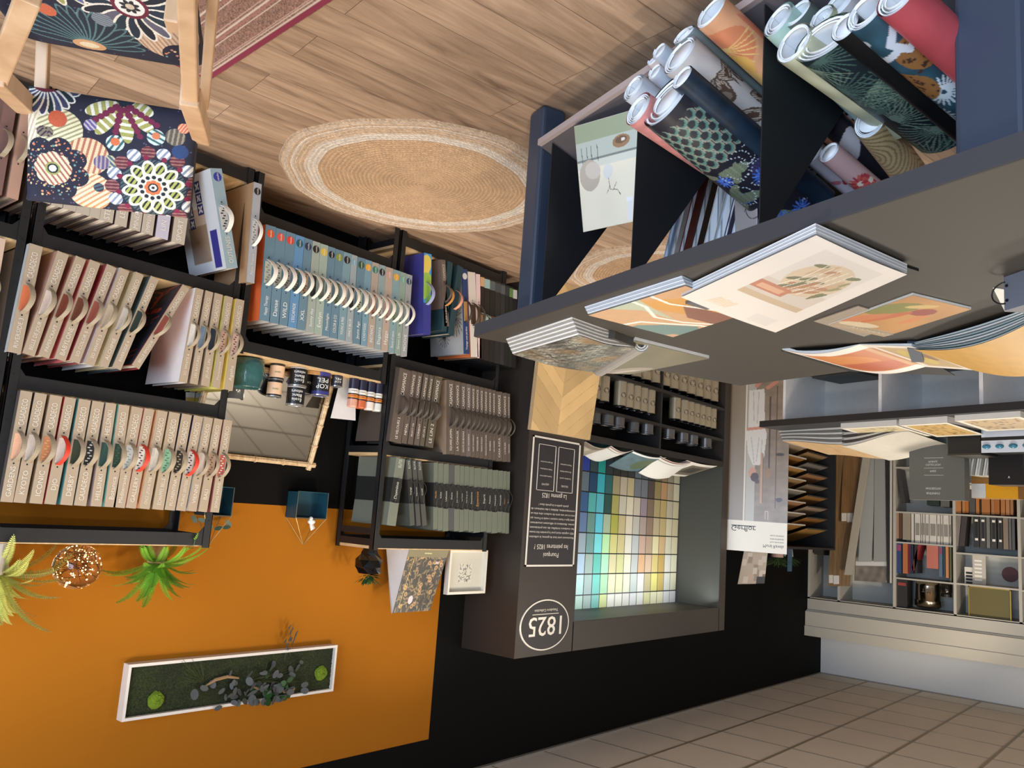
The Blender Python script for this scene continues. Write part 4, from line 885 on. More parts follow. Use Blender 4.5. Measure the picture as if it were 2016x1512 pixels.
# ochre page on the other side of the gutter
A, B = at(1800, 686, Z=0.93), at(1921, 733, Z=0.94); D, C_ = at(2050, 610, Z=0.93), at(2120, 700, Z=0.93)
Zo = lambda U: 0.935 + 0.045 * np.sin(np.clip(U * 0.9, 0, 1) * math.pi)
for k in range(7):
    m = MB(); g = 1.0 - 0.12 * (6 - k)
    stack(m, A, B, C_, D, lambda u, g=g: 0.9005 + 0.006 * 0 + (float(Zo(np.array(u))) - 0.9) * max(0.05, g - 0.07), lambda u, g=g: 0.9005 + (float(Zo(np.array(u))) - 0.903) * g, 16)
    m.build('page_stack', mat([(196, 210, 214), (226, 230, 230), (160, 180, 184)][k % 3], 0.5), t)
topsheet('ochre_page', A, B, C_, D, Zo, lambda p: (p.put(p.X > -1, (206, 158, 74)), p.noise(0.05, 60), p)[2], t, 60, 60, W=0.5, H=0.3)
q = at(1786, 672, Z=ZT); m = MB(); e1 = at(1812, 672, Z=ZT) - q; e2 = at(1795, 700, Z=ZT) - q; m.obox(q, e1, e2, UP * 0.026); m.build('spine_block', mat((72, 80, 92), 0.5), t)
# grey binder at the frame edge
q = at(1978, 546, Z=ZT); e1 = at(2075, 512, Z=ZT) - q; e2 = np.cross(UP, e1); e2 = e2 / np.linalg.norm(e2) * 0.25
if np.dot(e2, TN) > 0: e2 = -e2
t = thing('binder', 'grey binder with two rivets and a black loop at the photo edge of the table', 'binder', q)
hB = at(1979, 664, X=q[0])[2] - ZT
hB = 0.088
m = MB(); m.obox(q, e1, e2, UP * 0.003); m.obox(q + UP * hB, e1, e2, UP * 0.003); m.obox(q, e1, -e2 / np.linalg.norm(e2) * 0.003, UP * (hB + 0.003)); m.build('cover', mat((104, 108, 118), 0.5), t)
m = MB(); m.obox(q + UP * 0.006 + e2 * 0.02, e1, e2 * 0.9, UP * (hB - 0.01)); m.build('page_block', WHITE, t)
u1 = e1 / np.linalg.norm(e1); fo = -e2 / np.linalg.norm(e2)
m = MB()
for z in (0.3, 0.75): m.lathe(q + u1 * 0.012 + UP * hB * z + fo * 0.004, [(0.004, 0), (0.004, 0.003)], 10, 0, tuple(fo))
m.build('rivet', BLACK, t)
m = MB(); m.tube([q + u1 * (0.005 - 0.035 * math.sin(a)) + UP * hB * (0.5 - 0.33 * math.cos(a)) + fo * (0.004 + 0.01 * math.sin(a)) for a in np.linspace(0, math.pi, 14)], 0.0022, 6); m.build('elastic_loop', BLACK, t)
m = MB(); addtext(m, 'CAMENGO', q + u1 * 0.05 + UP * hB * 0.5 + fo * 0.004, -UP, u1, 0.006, fit=0.03); m.build('lettering', WHITE, t)
q = at(1955, 566, Z=ZT); t = tag(MB().build('x', WHITE) if False else (lambda m: (m.obox(q, at(1978, 612, Z=ZT) - q, e2 * 0.5, UP * 0.002), m.build('price_card', WHITE))[1])(MB()), 'small white card peeping out under the grey binder', 'card')
# ================================================================ rugs
def jute(label, cx, cy, R, seed):
    def pf(p):
        r = np.hypot(p.X - 0.5, p.Y - 0.5) * 2; a = np.arctan2(p.Y - 0.5, p.X - 0.5)
        p.c[:] = np.array((190, 157, 124)) / 255.0
        pale = (r > 0.74) & (r < 0.83); p.put(r > 0.83, (196, 170, 144)); p.put(pale, (210, 196, 182)); p.put((r > 0.9) & (r < 0.925), (208, 192, 178)); p.put((r > 0.955) & (r < 0.97), (206, 190, 176))
        br = 0.5 + 0.5 * np.sin(r * 2 * math.pi * 34); tw = np.sin(a * r * 260 + br * 2)
        p.c = p.c * (0.87 + 0.11 * br + 0.05 * tw)[..., None] * (0.86 + 0.28 * np.random.RandomState(seed).rand(*r.shape))[..., None]; p.noise(0.05, 60, seed); return p
    def fn(U, V):
        r = U * R; a = V * 2 * math.pi; k = 1 + 0.012 * np.sin(a * 5 + seed) + 0.006 * np.sin(a * 13)
        return np.stack([cx + r * k * np.cos(a), cy + r * k * np.sin(a), 0.008 + 0.0025 * np.sin(U * 2 * math.pi * 34) - 0.006 * (U > 0.995)], -1)
    n1, n2 = 260, 520
    U, V = None, None
    def paint(X, Y):
        return pf(Pt(0.5 + 0.5 * X * np.cos(Y * 2 * math.pi), 0.5 + 0.5 * X * np.sin(Y * 2 * math.pi), (0, 0, 0)))
    o = sheet('round_rug', fn, n1, n2, paint, None, rough=0.9, thick=0.006)
    return tag(o, label, 'rug')
jute('large round braided jute rug on the open floor beside the table leg', 8.42, -0.98, 0.705, 1)
jute('round jute rug seen under the table', 6.47, -1.275, 0.66, 2)
def pf(p):
    p.c[:] = np.array((136, 104, 92)) / 255.0
    rs = np.random.RandomState(1); p.c = p.c * (0.75 + 0.5 * rs.rand(*p.X.shape))[..., None]
    for k, (x, w_, cc) in enumerate([(0.012, 0.012, (128, 44, 66)), (0.03, 0.003, (196, 178, 166)), (0.042, 0.002, (196, 178, 166)), (0.052, 0.002, (186, 150, 140)), (0.11, 0.003, (206, 186, 172)), (0.122, 0.003, (160, 110, 104)), (0.135, 0.003, (206, 186, 172)), (0.15, 0.002, (190, 160, 150)), (0.21, 0.003, (206, 186, 172)), (0.222, 0.003, (160, 110, 104)), (0.235, 0.003, (206, 186, 172)), (0.3, 0.003, (206, 186, 172)), (0.315, 0.003, (206, 186, 172))]):
        p.put(np.abs(p.X - x) < w_, cc)
    p.put(p.Y < 0.012, (128, 44, 66)); return p
r0, r1 = at(413, 157, Z=0.004), at(657, -2, Z=0.004); dv = (r1 - r0) / np.linalg.norm(r1 - r0); du = np.array([-dv[1], dv[0], 0]); du = du if du[0] > 0 else -du
o = sheet('woven_rug', flatfn(r0, r0 + du * 0.62, r0 + du * 0.62 + dv * 1.5, r0 + dv * 1.5), 160, 300, lambda X, Y: pf(Pt(X, Y, (0, 0, 0))), None, rough=0.9, W=0.62, H=1.5, thick=0.004)
tag(o, 'striped woven rug with a wine red border beside the chair arm', 'rug')
# ================================================================ armchair
cx, cy, yaw = 10.271, -1.751, 0.646
er = np.array([math.cos(yaw), math.sin(yaw), 0]); eb = np.array([-er[1], er[0], 0])
def CH(r, b, z): return np.array([cx, cy, 0]) + er * r + eb * b + UP * z
ch = thing('armchair', 'wooden armchair with colourful flower patterned seat and back cushion', 'chair', CH(0, -0.2, 0))
def fabric(p, seat=False):
    p.c[:] = np.array((34, 34, 52)) / 255.0
    rnd = random.Random(12)
    for k in range(130): p.ell(rnd.random() * 1.05, rnd.random() * 0.8, 0.005, None, 0, (84, 84, 116))
    def polka(cx_, cy_, r):
        p.ell(cx_, cy_, r, None, 0, (32, 30, 48))
        for i_ in range(17):
            a, q = rnd.random() * 6.28, r * 0.85 * math.sqrt(rnd.random()); p.ell(cx_ + q * math.cos(a), cy_ + q * math.sin(a), 0.0075 if i_ % 2 else 0.004, None, 0, rnd.choice([(206, 122, 84), (190, 130, 106), (104, 140, 140), (206, 180, 130)]))
    def striped(cx_, cy_, r, c1, c2, a, f=38): p.ell(cx_, cy_, r, None, 0, c1, (c2, f, a))
    if not seat:
        striped(0.05, 0.3, 0.14, (222, 212, 184), (190, 170, 150), 0.3); striped(0.2, 0.26, 0.14, (222, 212, 176), (150, 146, 110), 1.0)
        striped(0.37, 0.42, 0.13, (218, 190, 150), (170, 104, 84), 0.2, 30); striped(0.4, 0.66, 0.13, (222, 206, 170), (196, 140, 100), 0.9, 34); striped(0.3, 0.62, 0.1, (222, 206, 170), (190, 150, 120), 0.9)
        p.petals(0.1, -0.02, 0.03, 0.2, 11, 0.03, [(64, 74, 110), (28, 48, 56), (60, 60, 90)], 0.0, math.pi, edge=(226, 222, 214)); p.ell(0.1, -0.01, 0.07, 0.035, 0, (110, 40, 56)); p.ell(0.19, 0.19, 0.055, None, 0, (190, 90, 60))
        # olive and wine half flower
        for a, L_ in ((0.25, 0.16), (0.75, 0.22), (1.4, 0.24), (2.1, 0.24), (2.7, 0.2)):
            p.ell(0.56 + 0.6 * L_ * math.cos(a) * 1.1, 0.02 + 0.62 * L_ * math.sin(a), L_ * 0.52, 0.045, a, (160, 158, 90), ((226, 222, 206), 22, a + 0.2))
        for a in (0.5, 1.07, 1.72, 2.4):
            for q in range(6): p.ell(0.56 + (0.05 + 0.038 * q) * math.cos(a), 0.02 + (0.05 + 0.038 * q) * math.sin(a), 0.024 - 0.001 * q, None, 0, (112, 34, 66))
        p.ell(0.57, 0.0, 0.05, 0.03, 0, (30, 44, 62))
        # big dotted flower
        for k in range(8): a = k * math.pi / 4 + 0.25; polka(0.17 + 0.15 * math.cos(a), 0.53 + 0.15 * math.sin(a), 0.07)
        for k in range(8): a = k * math.pi / 4; p.ell(0.17 + 0.065 * math.cos(a), 0.53 + 0.065 * math.sin(a), 0.05, None, 0, (224, 206, 172), ((160, 96, 84), 34, 2.5))
        p.ell(0.17, 0.53, 0.075, None, 0, (224, 206, 172), ((160, 96, 84), 34, 2.5)); p.ell(0.17, 0.53, 0.045, None, 0, (150, 150, 84)); p.ell(0.17, 0.53, 0.033, None, 0, (34, 34, 40)); p.ell(0.17, 0.53, 0.022, None, 0, (236, 236, 232))
        for q in range(26):
            x_, y_ = 0.03 + rnd.random() * 0.95, 0.05 + 0.72 * rnd.random()
            if (abs(x_ - 0.17) < 0.22 and abs(y_ - 0.53) < 0.22) or (abs(x_ - 0.77) < 0.26 and y_ > 0.34) or (y_ < 0.3 and 0.28 < x_ < 0.84) or (y_ < 0.26 and x_ < 0.28): continue
            striped(x_, y_, 0.03 + 0.02 * rnd.random(), rnd.choice([(110, 60, 84), (96, 84, 120), (120, 110, 90), (70, 96, 104)]), rnd.choice([(170, 150, 150), (60, 40, 60), (190, 180, 150)]), rnd.random() * 3, 40)
        # ring of discs and star flower
        for k in range(17):
            a = k * 2 * math.pi / 17 + 0.1; x, y = 0.775 + 0.25 * math.cos(a), 0.58 + 0.25 * math.sin(a)
            if k % 2: striped(x, y, 0.043, (228, 226, 218), (130, 140, 160), 0.6, 30)
            else: striped(x, y, 0.045, (96, 44, 52), (150, 100, 96), 1.5, 42)
        p.ell(0.775, 0.58, 0.2, None, 0, (70, 90, 90), ((34, 34, 56), 50, 0.8))
        for k in range(12):
            a = k * math.pi / 6 + 0.26; p.ell(0.775 + 0.11 * math.cos(a), 0.58 + 0.11 * math.sin(a), 0.085, 0.045, a, (228, 222, 196)); p.ell(0.775 + 0.215 * math.cos(a + 0.0), 0.58 + 0.215 * math.sin(a), 0.018, None, 0, (124, 30, 62))
            p.ell(0.775 + 0.135 * math.cos(a), 0.58 + 0.135 * math.sin(a), 0.04, 0.027, a, (166, 168, 92), ((30, 30, 34), 34, 0.5))
        p.ell(0.775, 0.58, 0.1, None, 0, (228, 222, 196))
        for k in range(12): a = k * math.pi / 6; p.ell(0.775 + 0.075 * math.cos(a), 0.58 + 0.075 * math.sin(a), 0.014, None, 0, (32, 34, 44))
        for k in range(8): a = k * math.pi / 4; p.ell(0.775 + 0.035 * math.cos(a), 0.58 + 0.035 * math.sin(a), 0.02, None, 0, (206, 110, 66))
        p.ell(0.775, 0.58, 0.032, None, 0, (34, 34, 40)); p.ell(0.775, 0.58, 0.022, None, 0, (230, 226, 220)); p.ell(0.775, 0.58, 0.01, None, 0, (34, 34, 40))
        striped(0.53, 0.3, 0.055, (200, 214, 206), (60, 96, 100), 0.5, 30); p.ell(0.53, 0.29, 0.028, None, 0, (206, 110, 70)); striped(0.77, 0.22, 0.055, (200, 214, 206), (60, 96, 100), 2.0, 30); p.ell(0.77, 0.21, 0.025, None, 0, (206, 120, 84))
        striped(0.885, 0.2, 0.06, (92, 84, 76), (150, 140, 120), 0.1, 34); striped(0.93, 0.13, 0.035, (206, 110, 80), (226, 180, 150), 0.5, 60); p.ell(0.92, 0.3, 0.05, None, 0, (44, 66, 110)); striped(0.38, 0.2, 0.038, (96, 90, 140), (196, 180, 190), 2.4, 40)
    else:
        striped(0.86, 0.30, 0.17, (206, 176, 150), (160, 130, 110), 0.4, 40); striped(0.44, 0.28, 0.1, (196, 160, 150), (110, 60, 80), 0.2, 50)
        p.petals(0.72, 0.5, 0.07, 0.25, 17, 0.03, [(34, 46, 62), (28, 32, 44), (96, 92, 110), (34, 50, 62)], edge=(226, 220, 210)); p.ell(0.72, 0.5, 0.085, None, 0, (108, 34, 56)); p.ell(0.72, 0.5, 0.065, None, 0, (232, 230, 226))
        p.petals(0.72, 0.5, 0.01, 0.048, 8, 0.013, [(40, 40, 48)]); p.ell(0.72, 0.5, 0.02, None, 0, (206, 190, 170))
        p.petals(0.42, 0.12, 0.05, 0.3, 17, 0.022, [(32, 40, 54)], 0.05, math.pi - 0.05, edge=(84, 116, 120)); p.ell(0.42, 0.12, 0.085, 0.045, 0, (196, 150, 110)); p.ell(0.42, 0.12, 0.05, 0.025, 0, (214, 200, 170))
        p.petals(0.1, 0.62, 0.08, 0.26, 26, 0.012, [(224, 222, 218), (200, 200, 204)]); p.ell(0.1, 0.62, 0.09, None, 0, (170, 160, 110)); p.ell(0.1, 0.62, 0.06, None, 0, (226, 220, 200))
        p.petals(0.38, 0.68, 0.06, 0.26, 15, 0.026, [(96, 104, 150), (34, 44, 60), (150, 154, 90)], edge=(224, 216, 200)); polka(0.9, 0.16, 0.09); p.ell(0.3, 0.36, 0.045, None, 0, (196, 100, 70)); p.ell(0.18, 0.3, 0.05, 0.025, 0.6, (196, 110, 84)); striped(0.56, 0.36, 0.05, (130, 140, 150), (90, 96, 110), 1.2, 60)
    rs = np.random.RandomState(3); p.c = np.clip(p.c * (0.93 + 0.14 * rs.rand(*p.X.shape))[..., None], 0, 1); return p
def cushion(name, pts, thick, seat, nrm):
    # pts: world corners at print (0,0),(1,0),(1,1),(0,1); puffed rounded slab
    A, B, C_, D = pts
    f0 = flatfn(A, B, C_, D)
    def fn(U, V):
        e = (1 - np.abs(2 * U - 1) ** 8) * (1 - np.abs(2 * V - 1) ** 8)
        return f0(U, V) + nrm * (thick * (0.35 + 0.65 * np.clip(e, 0, 1) ** 0.5) - thick * 0.5)[..., None]
    sheet(name, fn, 330, 260, lambda X, Y: fabric(Pt(X, Y, (0, 0, 0)), seat), ch, rough=0.85, W=1.0, H=0.78, flip=True if not seat else False)
    m = MB(); V = []; n = 24; F = []
    def edge(i):
        s = i / n * 4; k = int(s) % 4; f = s - int(s); P_ = [A, B, C_, D]; return P_[k] * (1 - f) + P_[(k + 1) % 4] * f
    for i in range(n):
        e = edge(i); V += [e - nrm * thick * 0.15, e - nrm * thick * 0.75]
    F = [(2 * i, 2 * i + 1, 2 * ((i + 1) % n) + 1, 2 * ((i + 1) % n)) for i in range(n)] + [tuple(2 * i + 1 for i in range(n))]
    m.add(V, F); m.build(name + '_side', mat((40, 38, 54), 0.85, noise=0.5, scale=60), ch)
# back cushion: print origin at lower photo-left corner (chair side +r), world bottom
bb = [CH(0.213, 0.066, 0.56), CH(-0.222, 0.066, 0.558), CH(-0.213, 0.185, 0.83), CH(0.213, 0.185, 0.842)]
nb = np.cross(bb[3] - bb[0], bb[1] - bb[0]); nb /= np.linalg.norm(nb)
if np.dot(nb, CAM - bb[0]) < 0: nb = -nb
cushion('back_cushion', bb, 0.05, False, nb)
ss = [CH(0.225, 0.0, 0.455), CH(-0.23, 0.0, 0.455), CH(-0.26, -0.48, 0.465), CH(0.26, -0.48, 0.465)]
cushion('seat_cushion', ss, 0.06, True, UP)
def bar(name, p, q, w1, w2, side=None):
    p, q = np.array(p), np.array(q); d_ = (q - p); L_ = np.linalg.norm(d_); d_ = d_ / L_; s_ = er - d_ * np.dot(er, d_); s_ /= np.linalg.norm(s_); k_ = np.cross(d_, s_)
    m = MB(); m.obox(p - s_ * w1 / 2 - k_ * w2 / 2, s_ * w1, k_ * w2, d_ * L_)
    o = m.build(name, OAK, ch); b_ = o.modifiers.new('b', 'BEVEL'); b_.width = 0.004; b_.segments = 2; return o
jR = at(376, 196, Z=0.66); jL = at(-6, 152, Z=0.66); eR = at(398, 268, Z=0.60); eL = at(52, 208, Z=0.60)
bar('armrest', jR, at(366, -60, Z=0.66), 0.036, 0.034); bar('armrest', jL, at(58, -10, Z=0.62), 0.048, 0.036)
bar('arm_end', jR + (jR - eR) * 0.08, eR, 0.046, 0.05); bar('arm_end', jL + (jL - eL) * 0.08, eL, 0.046, 0.05)
bar('side_rail', at(402, 205, Z=0.6), at(424, -50, Z=0.5), 0.024, 0.04)
for s in (1, -1):
    bar('front_leg', CH(0.262 * s, -0.52, 0.0), CH(0.262 * s, -0.52, 0.64), 0.04, 0.05)
    bar('back_post', CH(0.185 * s, 0.03, 0.40), CH(0.185 * s, 0.16, 0.78), 0.032, 0.026)
    bar('rear_leg', CH(0.17 * s, -0.03, 0.0), CH(0.19 * s, -0.02, 0.41), 0.034, 0.034)
bar('cross_rail', CH(-0.245, 0.02, 0.40), CH(0.245, 0.02, 0.40), 0.024, 0.05) if False else None
m = MB(); m.obox(CH(-0.245, 0.0, 0.38), er * 0.49, eb * 0.022, UP * 0.05); m.build('cross_rail', OAK, ch)
# ================================================================ colour chart display
YD = -0.469
t = thing('colour_display', 'tall grey-black display cabinet with colour chart recess, tin shelves and round logo', 'display cabinet', (5.3, -0.23, 0))
DK = mat((52, 46, 42), 0.45, noise=0.04); DKI = mat((66, 67, 62), 0.5, noise=0.03); DKS = mat((34, 33, 32), 0.5)
m = MB()
m.box((6.17, YD, 0), (6.81, -0.002, 2.533)); m.box((3.79, YD, 0), (3.91, -0.002, 2.533)); m.box((3.9, YD, 2.335), (6.18, -0.002, 2.533))
m.box((3.91, -0.03, 0), (6.17, -0.002, 1.05)); m.build('carcass', DK, t)
m = MB(); m.box((3.91, YD + 0.002, 1.05), (3.915, -0.02, 2.335)); m.box((6.165, YD + 0.002, 1.05), (6.17, -0.02, 2.335)); m.box((3.91, YD + 0.003, 2.33), (6.17, -0.02, 2.335)); m.build('recess_lining', DKI, t)
for z0, z1 in ((1.0, 1.05), (0.79, 0.815), (0.50, 0.525), (0.2, 0.225)):
    m = MB(); m.box((3.91, YD + 0.004, z0), (6.17, -0.03, z1)); m.build('shelf', DKS, t)
m = MB(); m.box((5.06, YD + 0.006, 0), (5.085, -0.03, 1.0)); m.build('divider', DKS, t)
# round logo and information panel
m = MB(); cxl, czl = 6.508, 2.335
def oval(rx, rz, n=48): return [(cxl + rx * math.cos(2 * math.pi * k / n), 0, czl + rz * math.sin(2 * math.pi * k / n)) for k in range(n)]
m.prism([(x, YD, z) for x, _, z in oval(0.27, 0.167)], (0, -0.006, 0), 0)
m.prism([(x, YD - 0.006, z) for x, _, z in oval(0.258, 0.158)], (0, -0.0015, 0), 1)
o = m.build('logo_plate', [mat((226, 222, 212), 0.5), mat((46, 44, 46), 0.5)], t)
m = MB(); addtext(m, '1825', (cxl, YD - 0.008, czl + 0.01), (1, 0, 0), (0, 0, 1), 0.125, fit=0.36, bold=0.004); m.box((cxl - 0.14, YD - 0.0095, czl - 0.073), (cxl + 0.15, YD - 0.008, czl - 0.069)); addtext(m, 'Théodore Collection', (cxl, YD - 0.008, czl - 0.095), (1, 0, 0), (0, 0, 1), 0.018, fit=0.26); m.build('lettering', mat((226, 222, 212), 0.5), o)
m = MB(); X0, X1, Z0, Z1 = 6.215, 6.77, 1.08, 1.95
m.box((X0, YD - 0.004, Z0), (X1, YD, Z1), 1)
for a, b, c_, d_ in ((X0, Z0, X1, Z0 + 0.012), (X0, Z1 - 0.012, X1, Z1), (X0, Z0, X0 + 0.016, Z1), (X1 - 0.016, Z0, X1, Z1)): m.box((a, YD - 0.006, b), (c_, YD - 0.004, d_), 0)
for xa, xb in ((X0 + 0.07, X0 + 0.262), (X0 + 0.29, X1 - 0.07)):
    for a, b, c_, d_ in ((xa, Z0 + 0.05, xb, Z0 + 0.053), (xa, Z0 + 0.36, xb, Z0 + 0.363), (xa, Z0 + 0.05, xa + 0.005, Z0 + 0.363), (xb - 0.005, Z0 + 0.05, xb, Z0 + 0.363)): m.box((a, YD - 0.006, b), (c_, YD - 0.004, d_), 0)
o = m.build('information_panel', [mat((216, 212, 204), 0.5), mat((42, 40, 43), 0.5)], t)
m = MB(); xc = (X0 + X1) / 2
def tx(s, x, z, h, w_): addtext(m, s, (x, YD - 0.0045, z), (1, 0, 0), (0, 0, 1), h, fit=w_)
tx('Pourquoi', xc, 1.875, 0.032, 0.17); tx('les peintures 1825 ?', xc, 1.82, 0.032, 0.38)
for k, s in enumerate(['Résolument axée haut de gamme, la collection', '1825 originale réunit pour la première fois toutes', 'les couleurs irréelles de ces précieuses', 'années. Abondance et raffinement caractérisent', 'cette ligne « haute couture » made in France, qui', 'mise ici sur une carte de couleurs ultra chics et', 'contemporaines, dédiées à des intérieurs de', 'grande qualité et de grande classe !']): tx(s, xc, 1.755 - 0.031 * k, 0.014, 0.5 if k < 7 else 0.34)
tx('La gamme 1825', xc, 1.475, 0.032, 0.28)
for xq, l in ((X0 + 0.166, ['VELOURS', 'Excellente opacité', 'Entretien facile', 'Masque les imperfections']), (X0 + 0.39, ['LAQUE MATE', 'Excellente qualité de tendu', 'Facile d’utilisation', 'Bel aspect mat profond'])):
    tx(l[0], xq, 1.40, 0.013, 0.08)
    for k in range(3): tx(l[k + 1], xq, 1.345 - 0.048 * k, 0.010, 0.13)
m.build('lettering', mat((214, 210, 202), 0.5), o)
# colour cards
t = thing('colour_chart', 'lit wall of paint colour cards in the display recess', 'colour chart', (5.0, -0.03, 1.2))
m = MB(); m.box((3.92, -0.03, 1.05), (6.16, -0.02, 2.39)); m.build('backing_board', BLACK, t)
rows = [  # from the top, from the photo left
 ['E8D9EC', 'F0F2EE', 'BFE3D6', 'A9C4BE', '7CC8BE', 'D6E59A', 'EEF0E4', 'EEF0E2', 'E6E8E0', 'DFE4E2', 'E4E6E0', 'DAD9A4', 'E6E6BE', 'E9E7C2', 'E2E4E4', 'E0E2E4'],
 ['EFC4E0', 'F0F0EE', 'B4DCD8', '9FB8B8', '6FC9BC', 'A6D9AE', 'DEDDB6', 'DCDEB0', 'DDE0C6', 'BFCBC6', 'DFE0DA', 'BDB388', 'DAD67E', 'C3AE62', 'D8DCD0', 'DCDFC0'],
 ['E9B8DA', 'C6D4EA', 'A8C4DA', '9AB0AA', '5FBFB0', 'A8E0BE', 'CFCB9E', 'C9CB92', 'DFDFC6', 'B8C0BE', 'D2AC84', 'CDB59A', 'CFC07E', 'BDA35E', 'DCDFD6', 'DDDFC4'],
 ['E48AC0', '8FA6CC', '94A8B4', '6E9A96', '72D6DC', 'B6E5AC', 'CDCB84', 'C7BE88', 'DBDACA', 'B7BFBE', 'C0A594', 'B29C84', 'D9D3A6', 'C9AE80', 'D6D4BC', 'DAD6B4'],
 ['D75FA2', '8A8FBE', '5F7AA2', '66928A', '5CC4DC', 'A3B79C', 'A7A84A', 'BDB184', 'D4CCB6', 'B8B6AC', 'A59690', '8C7666', 'B4A888', 'B9A878', 'D2CCAE', 'CFC9A4'],
 ['C9A8D6', '5E83C0', '2F5C8E', '4FAFB0', '54B8C8', '1E4A44', 'A5A05A', 'C3BFAC', 'D2CCB4', 'BDB7A4', '8F828E', '7A6858', 'A89A70', 'B3A26A', 'BEB8A2', 'CFC7A6'],
 ['8A7CC8', '6E7F9C', '5F7280', '0F3F66', '2FAFC0', '256062', '9E9470', 'B9AE98', 'B8AB86', '70767E', '6A7278', '4E423E', '8F8056', 'B48E66', 'AFA38A', 'D3CDB4'],
 ['6650B0', '1E2F9A', '2A3FA0', '31484E', '1C9A92', '24323A', '2A2A2A', '33332F', '36373A', '5E6A74', '50565E', '3E4248', '6E6A50', '8E7A5E', '9A927C', 'C2BFA4']]
chips = []
for r in range(8):
    z1 = 2.383 - 0.1655 * r
    for k in range(18):
        xR = 3.925 + 0.1170 * (17 - k) + 0.0; hx = rows[r][max(0, k - 2)]
        rgb = tuple(int(hx[q:q + 2], 16) for q in (0, 2, 4)); rgb = tuple(int(v * 0.9) for v in rgb)
        chips.append((xR, z1, rgb, r, k))
chips.sort(key=lambda q: (q[4], q[3]))
vis = [q for q in chips if q[4] >= 3]
for q in vis[-100:]:
    m = MB(); m.box((q[0] + 0.005, -0.033, q[1] - 0.156), (q[0] + 0.112, -0.030, q[1])); m.build('colour_card', mat(q[2], 0.55, noise=0.01), t)
m = MB(); ml = []
for q in [c_ for c_ in chips if c_ not in vis[-100:]]:
    ml.append(mat(q[2], 0.55, noise=0.01)); m.box((q[0] + 0.005, -0.033, q[1] - 0.156), (q[0] + 0.112, -0.030, q[1]), len(ml) - 1)
o = m.build('colour_card', ml, t); o['kind'] = 'stuff'
# tins on the display shelves
def tin(label, group, x, y, z, r, h, body=(168, 158, 136)):
    t = thing('paint_tin', label, 'paint tin', (x, y, z), group)
    m = MB(); m.lathe((x, y, z), [(r, 0), (r, h * 0.92), (r * 1.02, h * 0.93), (r * 1.02, h * 0.96)], 20, 0); m.build('can', mat(body, 0.35, 0.35, noise=0.04), t, smooth=False)
    m = MB(); m.lathe((x, y, z + h * 0.96), [(r * 1.03, 0), (r * 1.03, h * 0.03), (r * 0.88, h * 0.03), (r * 0.86, 0.0)], 20, 0); m.build('lid', mat((52, 52, 52), 0.25, 0.8, noise=0.02), t)
    dv_ = np.array([CAM[0] - x, CAM[1] - y]); dv_ = dv_ / np.linalg.norm(dv_); a0 = math.atan2(-1.0, 0.25)
    m = MB(); V = []; n = 20; rr = min(r * 0.55, h * 0.2); F = []
    for k in range(n):
        a = 2 * math.pi * k / n; u = rr * math.cos(a) / r; V.append((x + (r + 0.001) * math.cos(a0 + u), y + (r + 0.001) * math.sin(a0 + u), z + h * 0.55 + rr * 0.8 * math.sin(a)))
    m.add(V, [tuple(range(n))], 0)
    v, f = txt2d('1825')
    P = [(x + (r + 0.002) * math.cos(a0 + q[0] * rr * 0.55 / r), y + (r + 0.002) * math.sin(a0 + q[0] * rr * 0.55 / r), z + h * 0.55 + q[1] * rr * 0.55) for q in v]
    m.add(P, f, 1); m.build('round_label', [mat((66, 62, 56), 0.5), mat((206, 202, 190), 0.5)], t)
    return t
tinno = 0
def tinrow(names, xs, y, z, r, h, group, word):
    first = None
    for i, x in enumerate(xs):
        lb = '%s %s, counted from the photo left' % (ORD[i], word)
        if first is None: first = tin(lb, group, x, y, z, r, h)
        else: dup(first, (x, y, z), lb, group)
tinrow(0, [6.03 - 0.155 * k for k in range(7)], -0.38, 0.225, 0.068, 0.235, 'large tins, near half of the lower shelf', 'large tin on the lower display shelf, near half')
tinrow(0, [4.94 - 0.152 * k for k in range(7)], -0.38, 0.225, 0.068, 0.235, 'large tins, far half of the lower shelf', 'large tin on the lower display shelf, far half')
tinrow(0, [5.98, 5.86, 5.62, 5.51, 5.40, 5.29, 5.17], -0.40, 0.525, 0.05, 0.20, 'mid tins, near half', 'medium tin on the middle display shelf, near half')
tinrow(0, [4.74, 4.60, 4.49, 4.38, 4.27, 4.16, 4.05], -0.40, 0.525, 0.05, 0.19, 'mid tins, far half', 'medium tin on the middle display shelf, far half')
def small(x, y, lb, grp):
    t = thing('small_tin', lb, 'paint tin', (x, y, 0.815), grp)
    m = MB(); m.lathe((x, y, 0.815), [(0.05, 0), (0.05, 0.062), (0.053, 0.066), (0.053, 0.078), (0.046, 0.078), (0.044, 0.07)], 18); m.build('can', mat((120, 120, 120), 0.3, 0.7, noise=0.05), t)
    m = MB(); m.lathe((x, y, 0.885), [(0.044, 0), (0.044, 0.004), (0.001, 0.004)], 18); m.build('lid', mat((60, 60, 60), 0.3, 0.6), t)
    return t
f = None
for i, (x, y) in enumerate([(5.9, -0.36), (5.78, -0.4), (5.64, -0.41), (5.55, -0.33), (5.34, -0.36), (5.2, -0.41), (4.86, -0.42), (4.6, -0.41), (4.5, -0.34), (4.42, -0.41), (4.3, -0.34), (4.16, -0.41), (4.05, -0.36)]):
    lb = '%s small metal tin on the upper display shelf, counted from the photo left' % ORD[i]
    if f is None: f = small(x, y, lb, 'small metal tins')
    else: dup(f, (x, y, 0.815), lb, 'small metal tins')
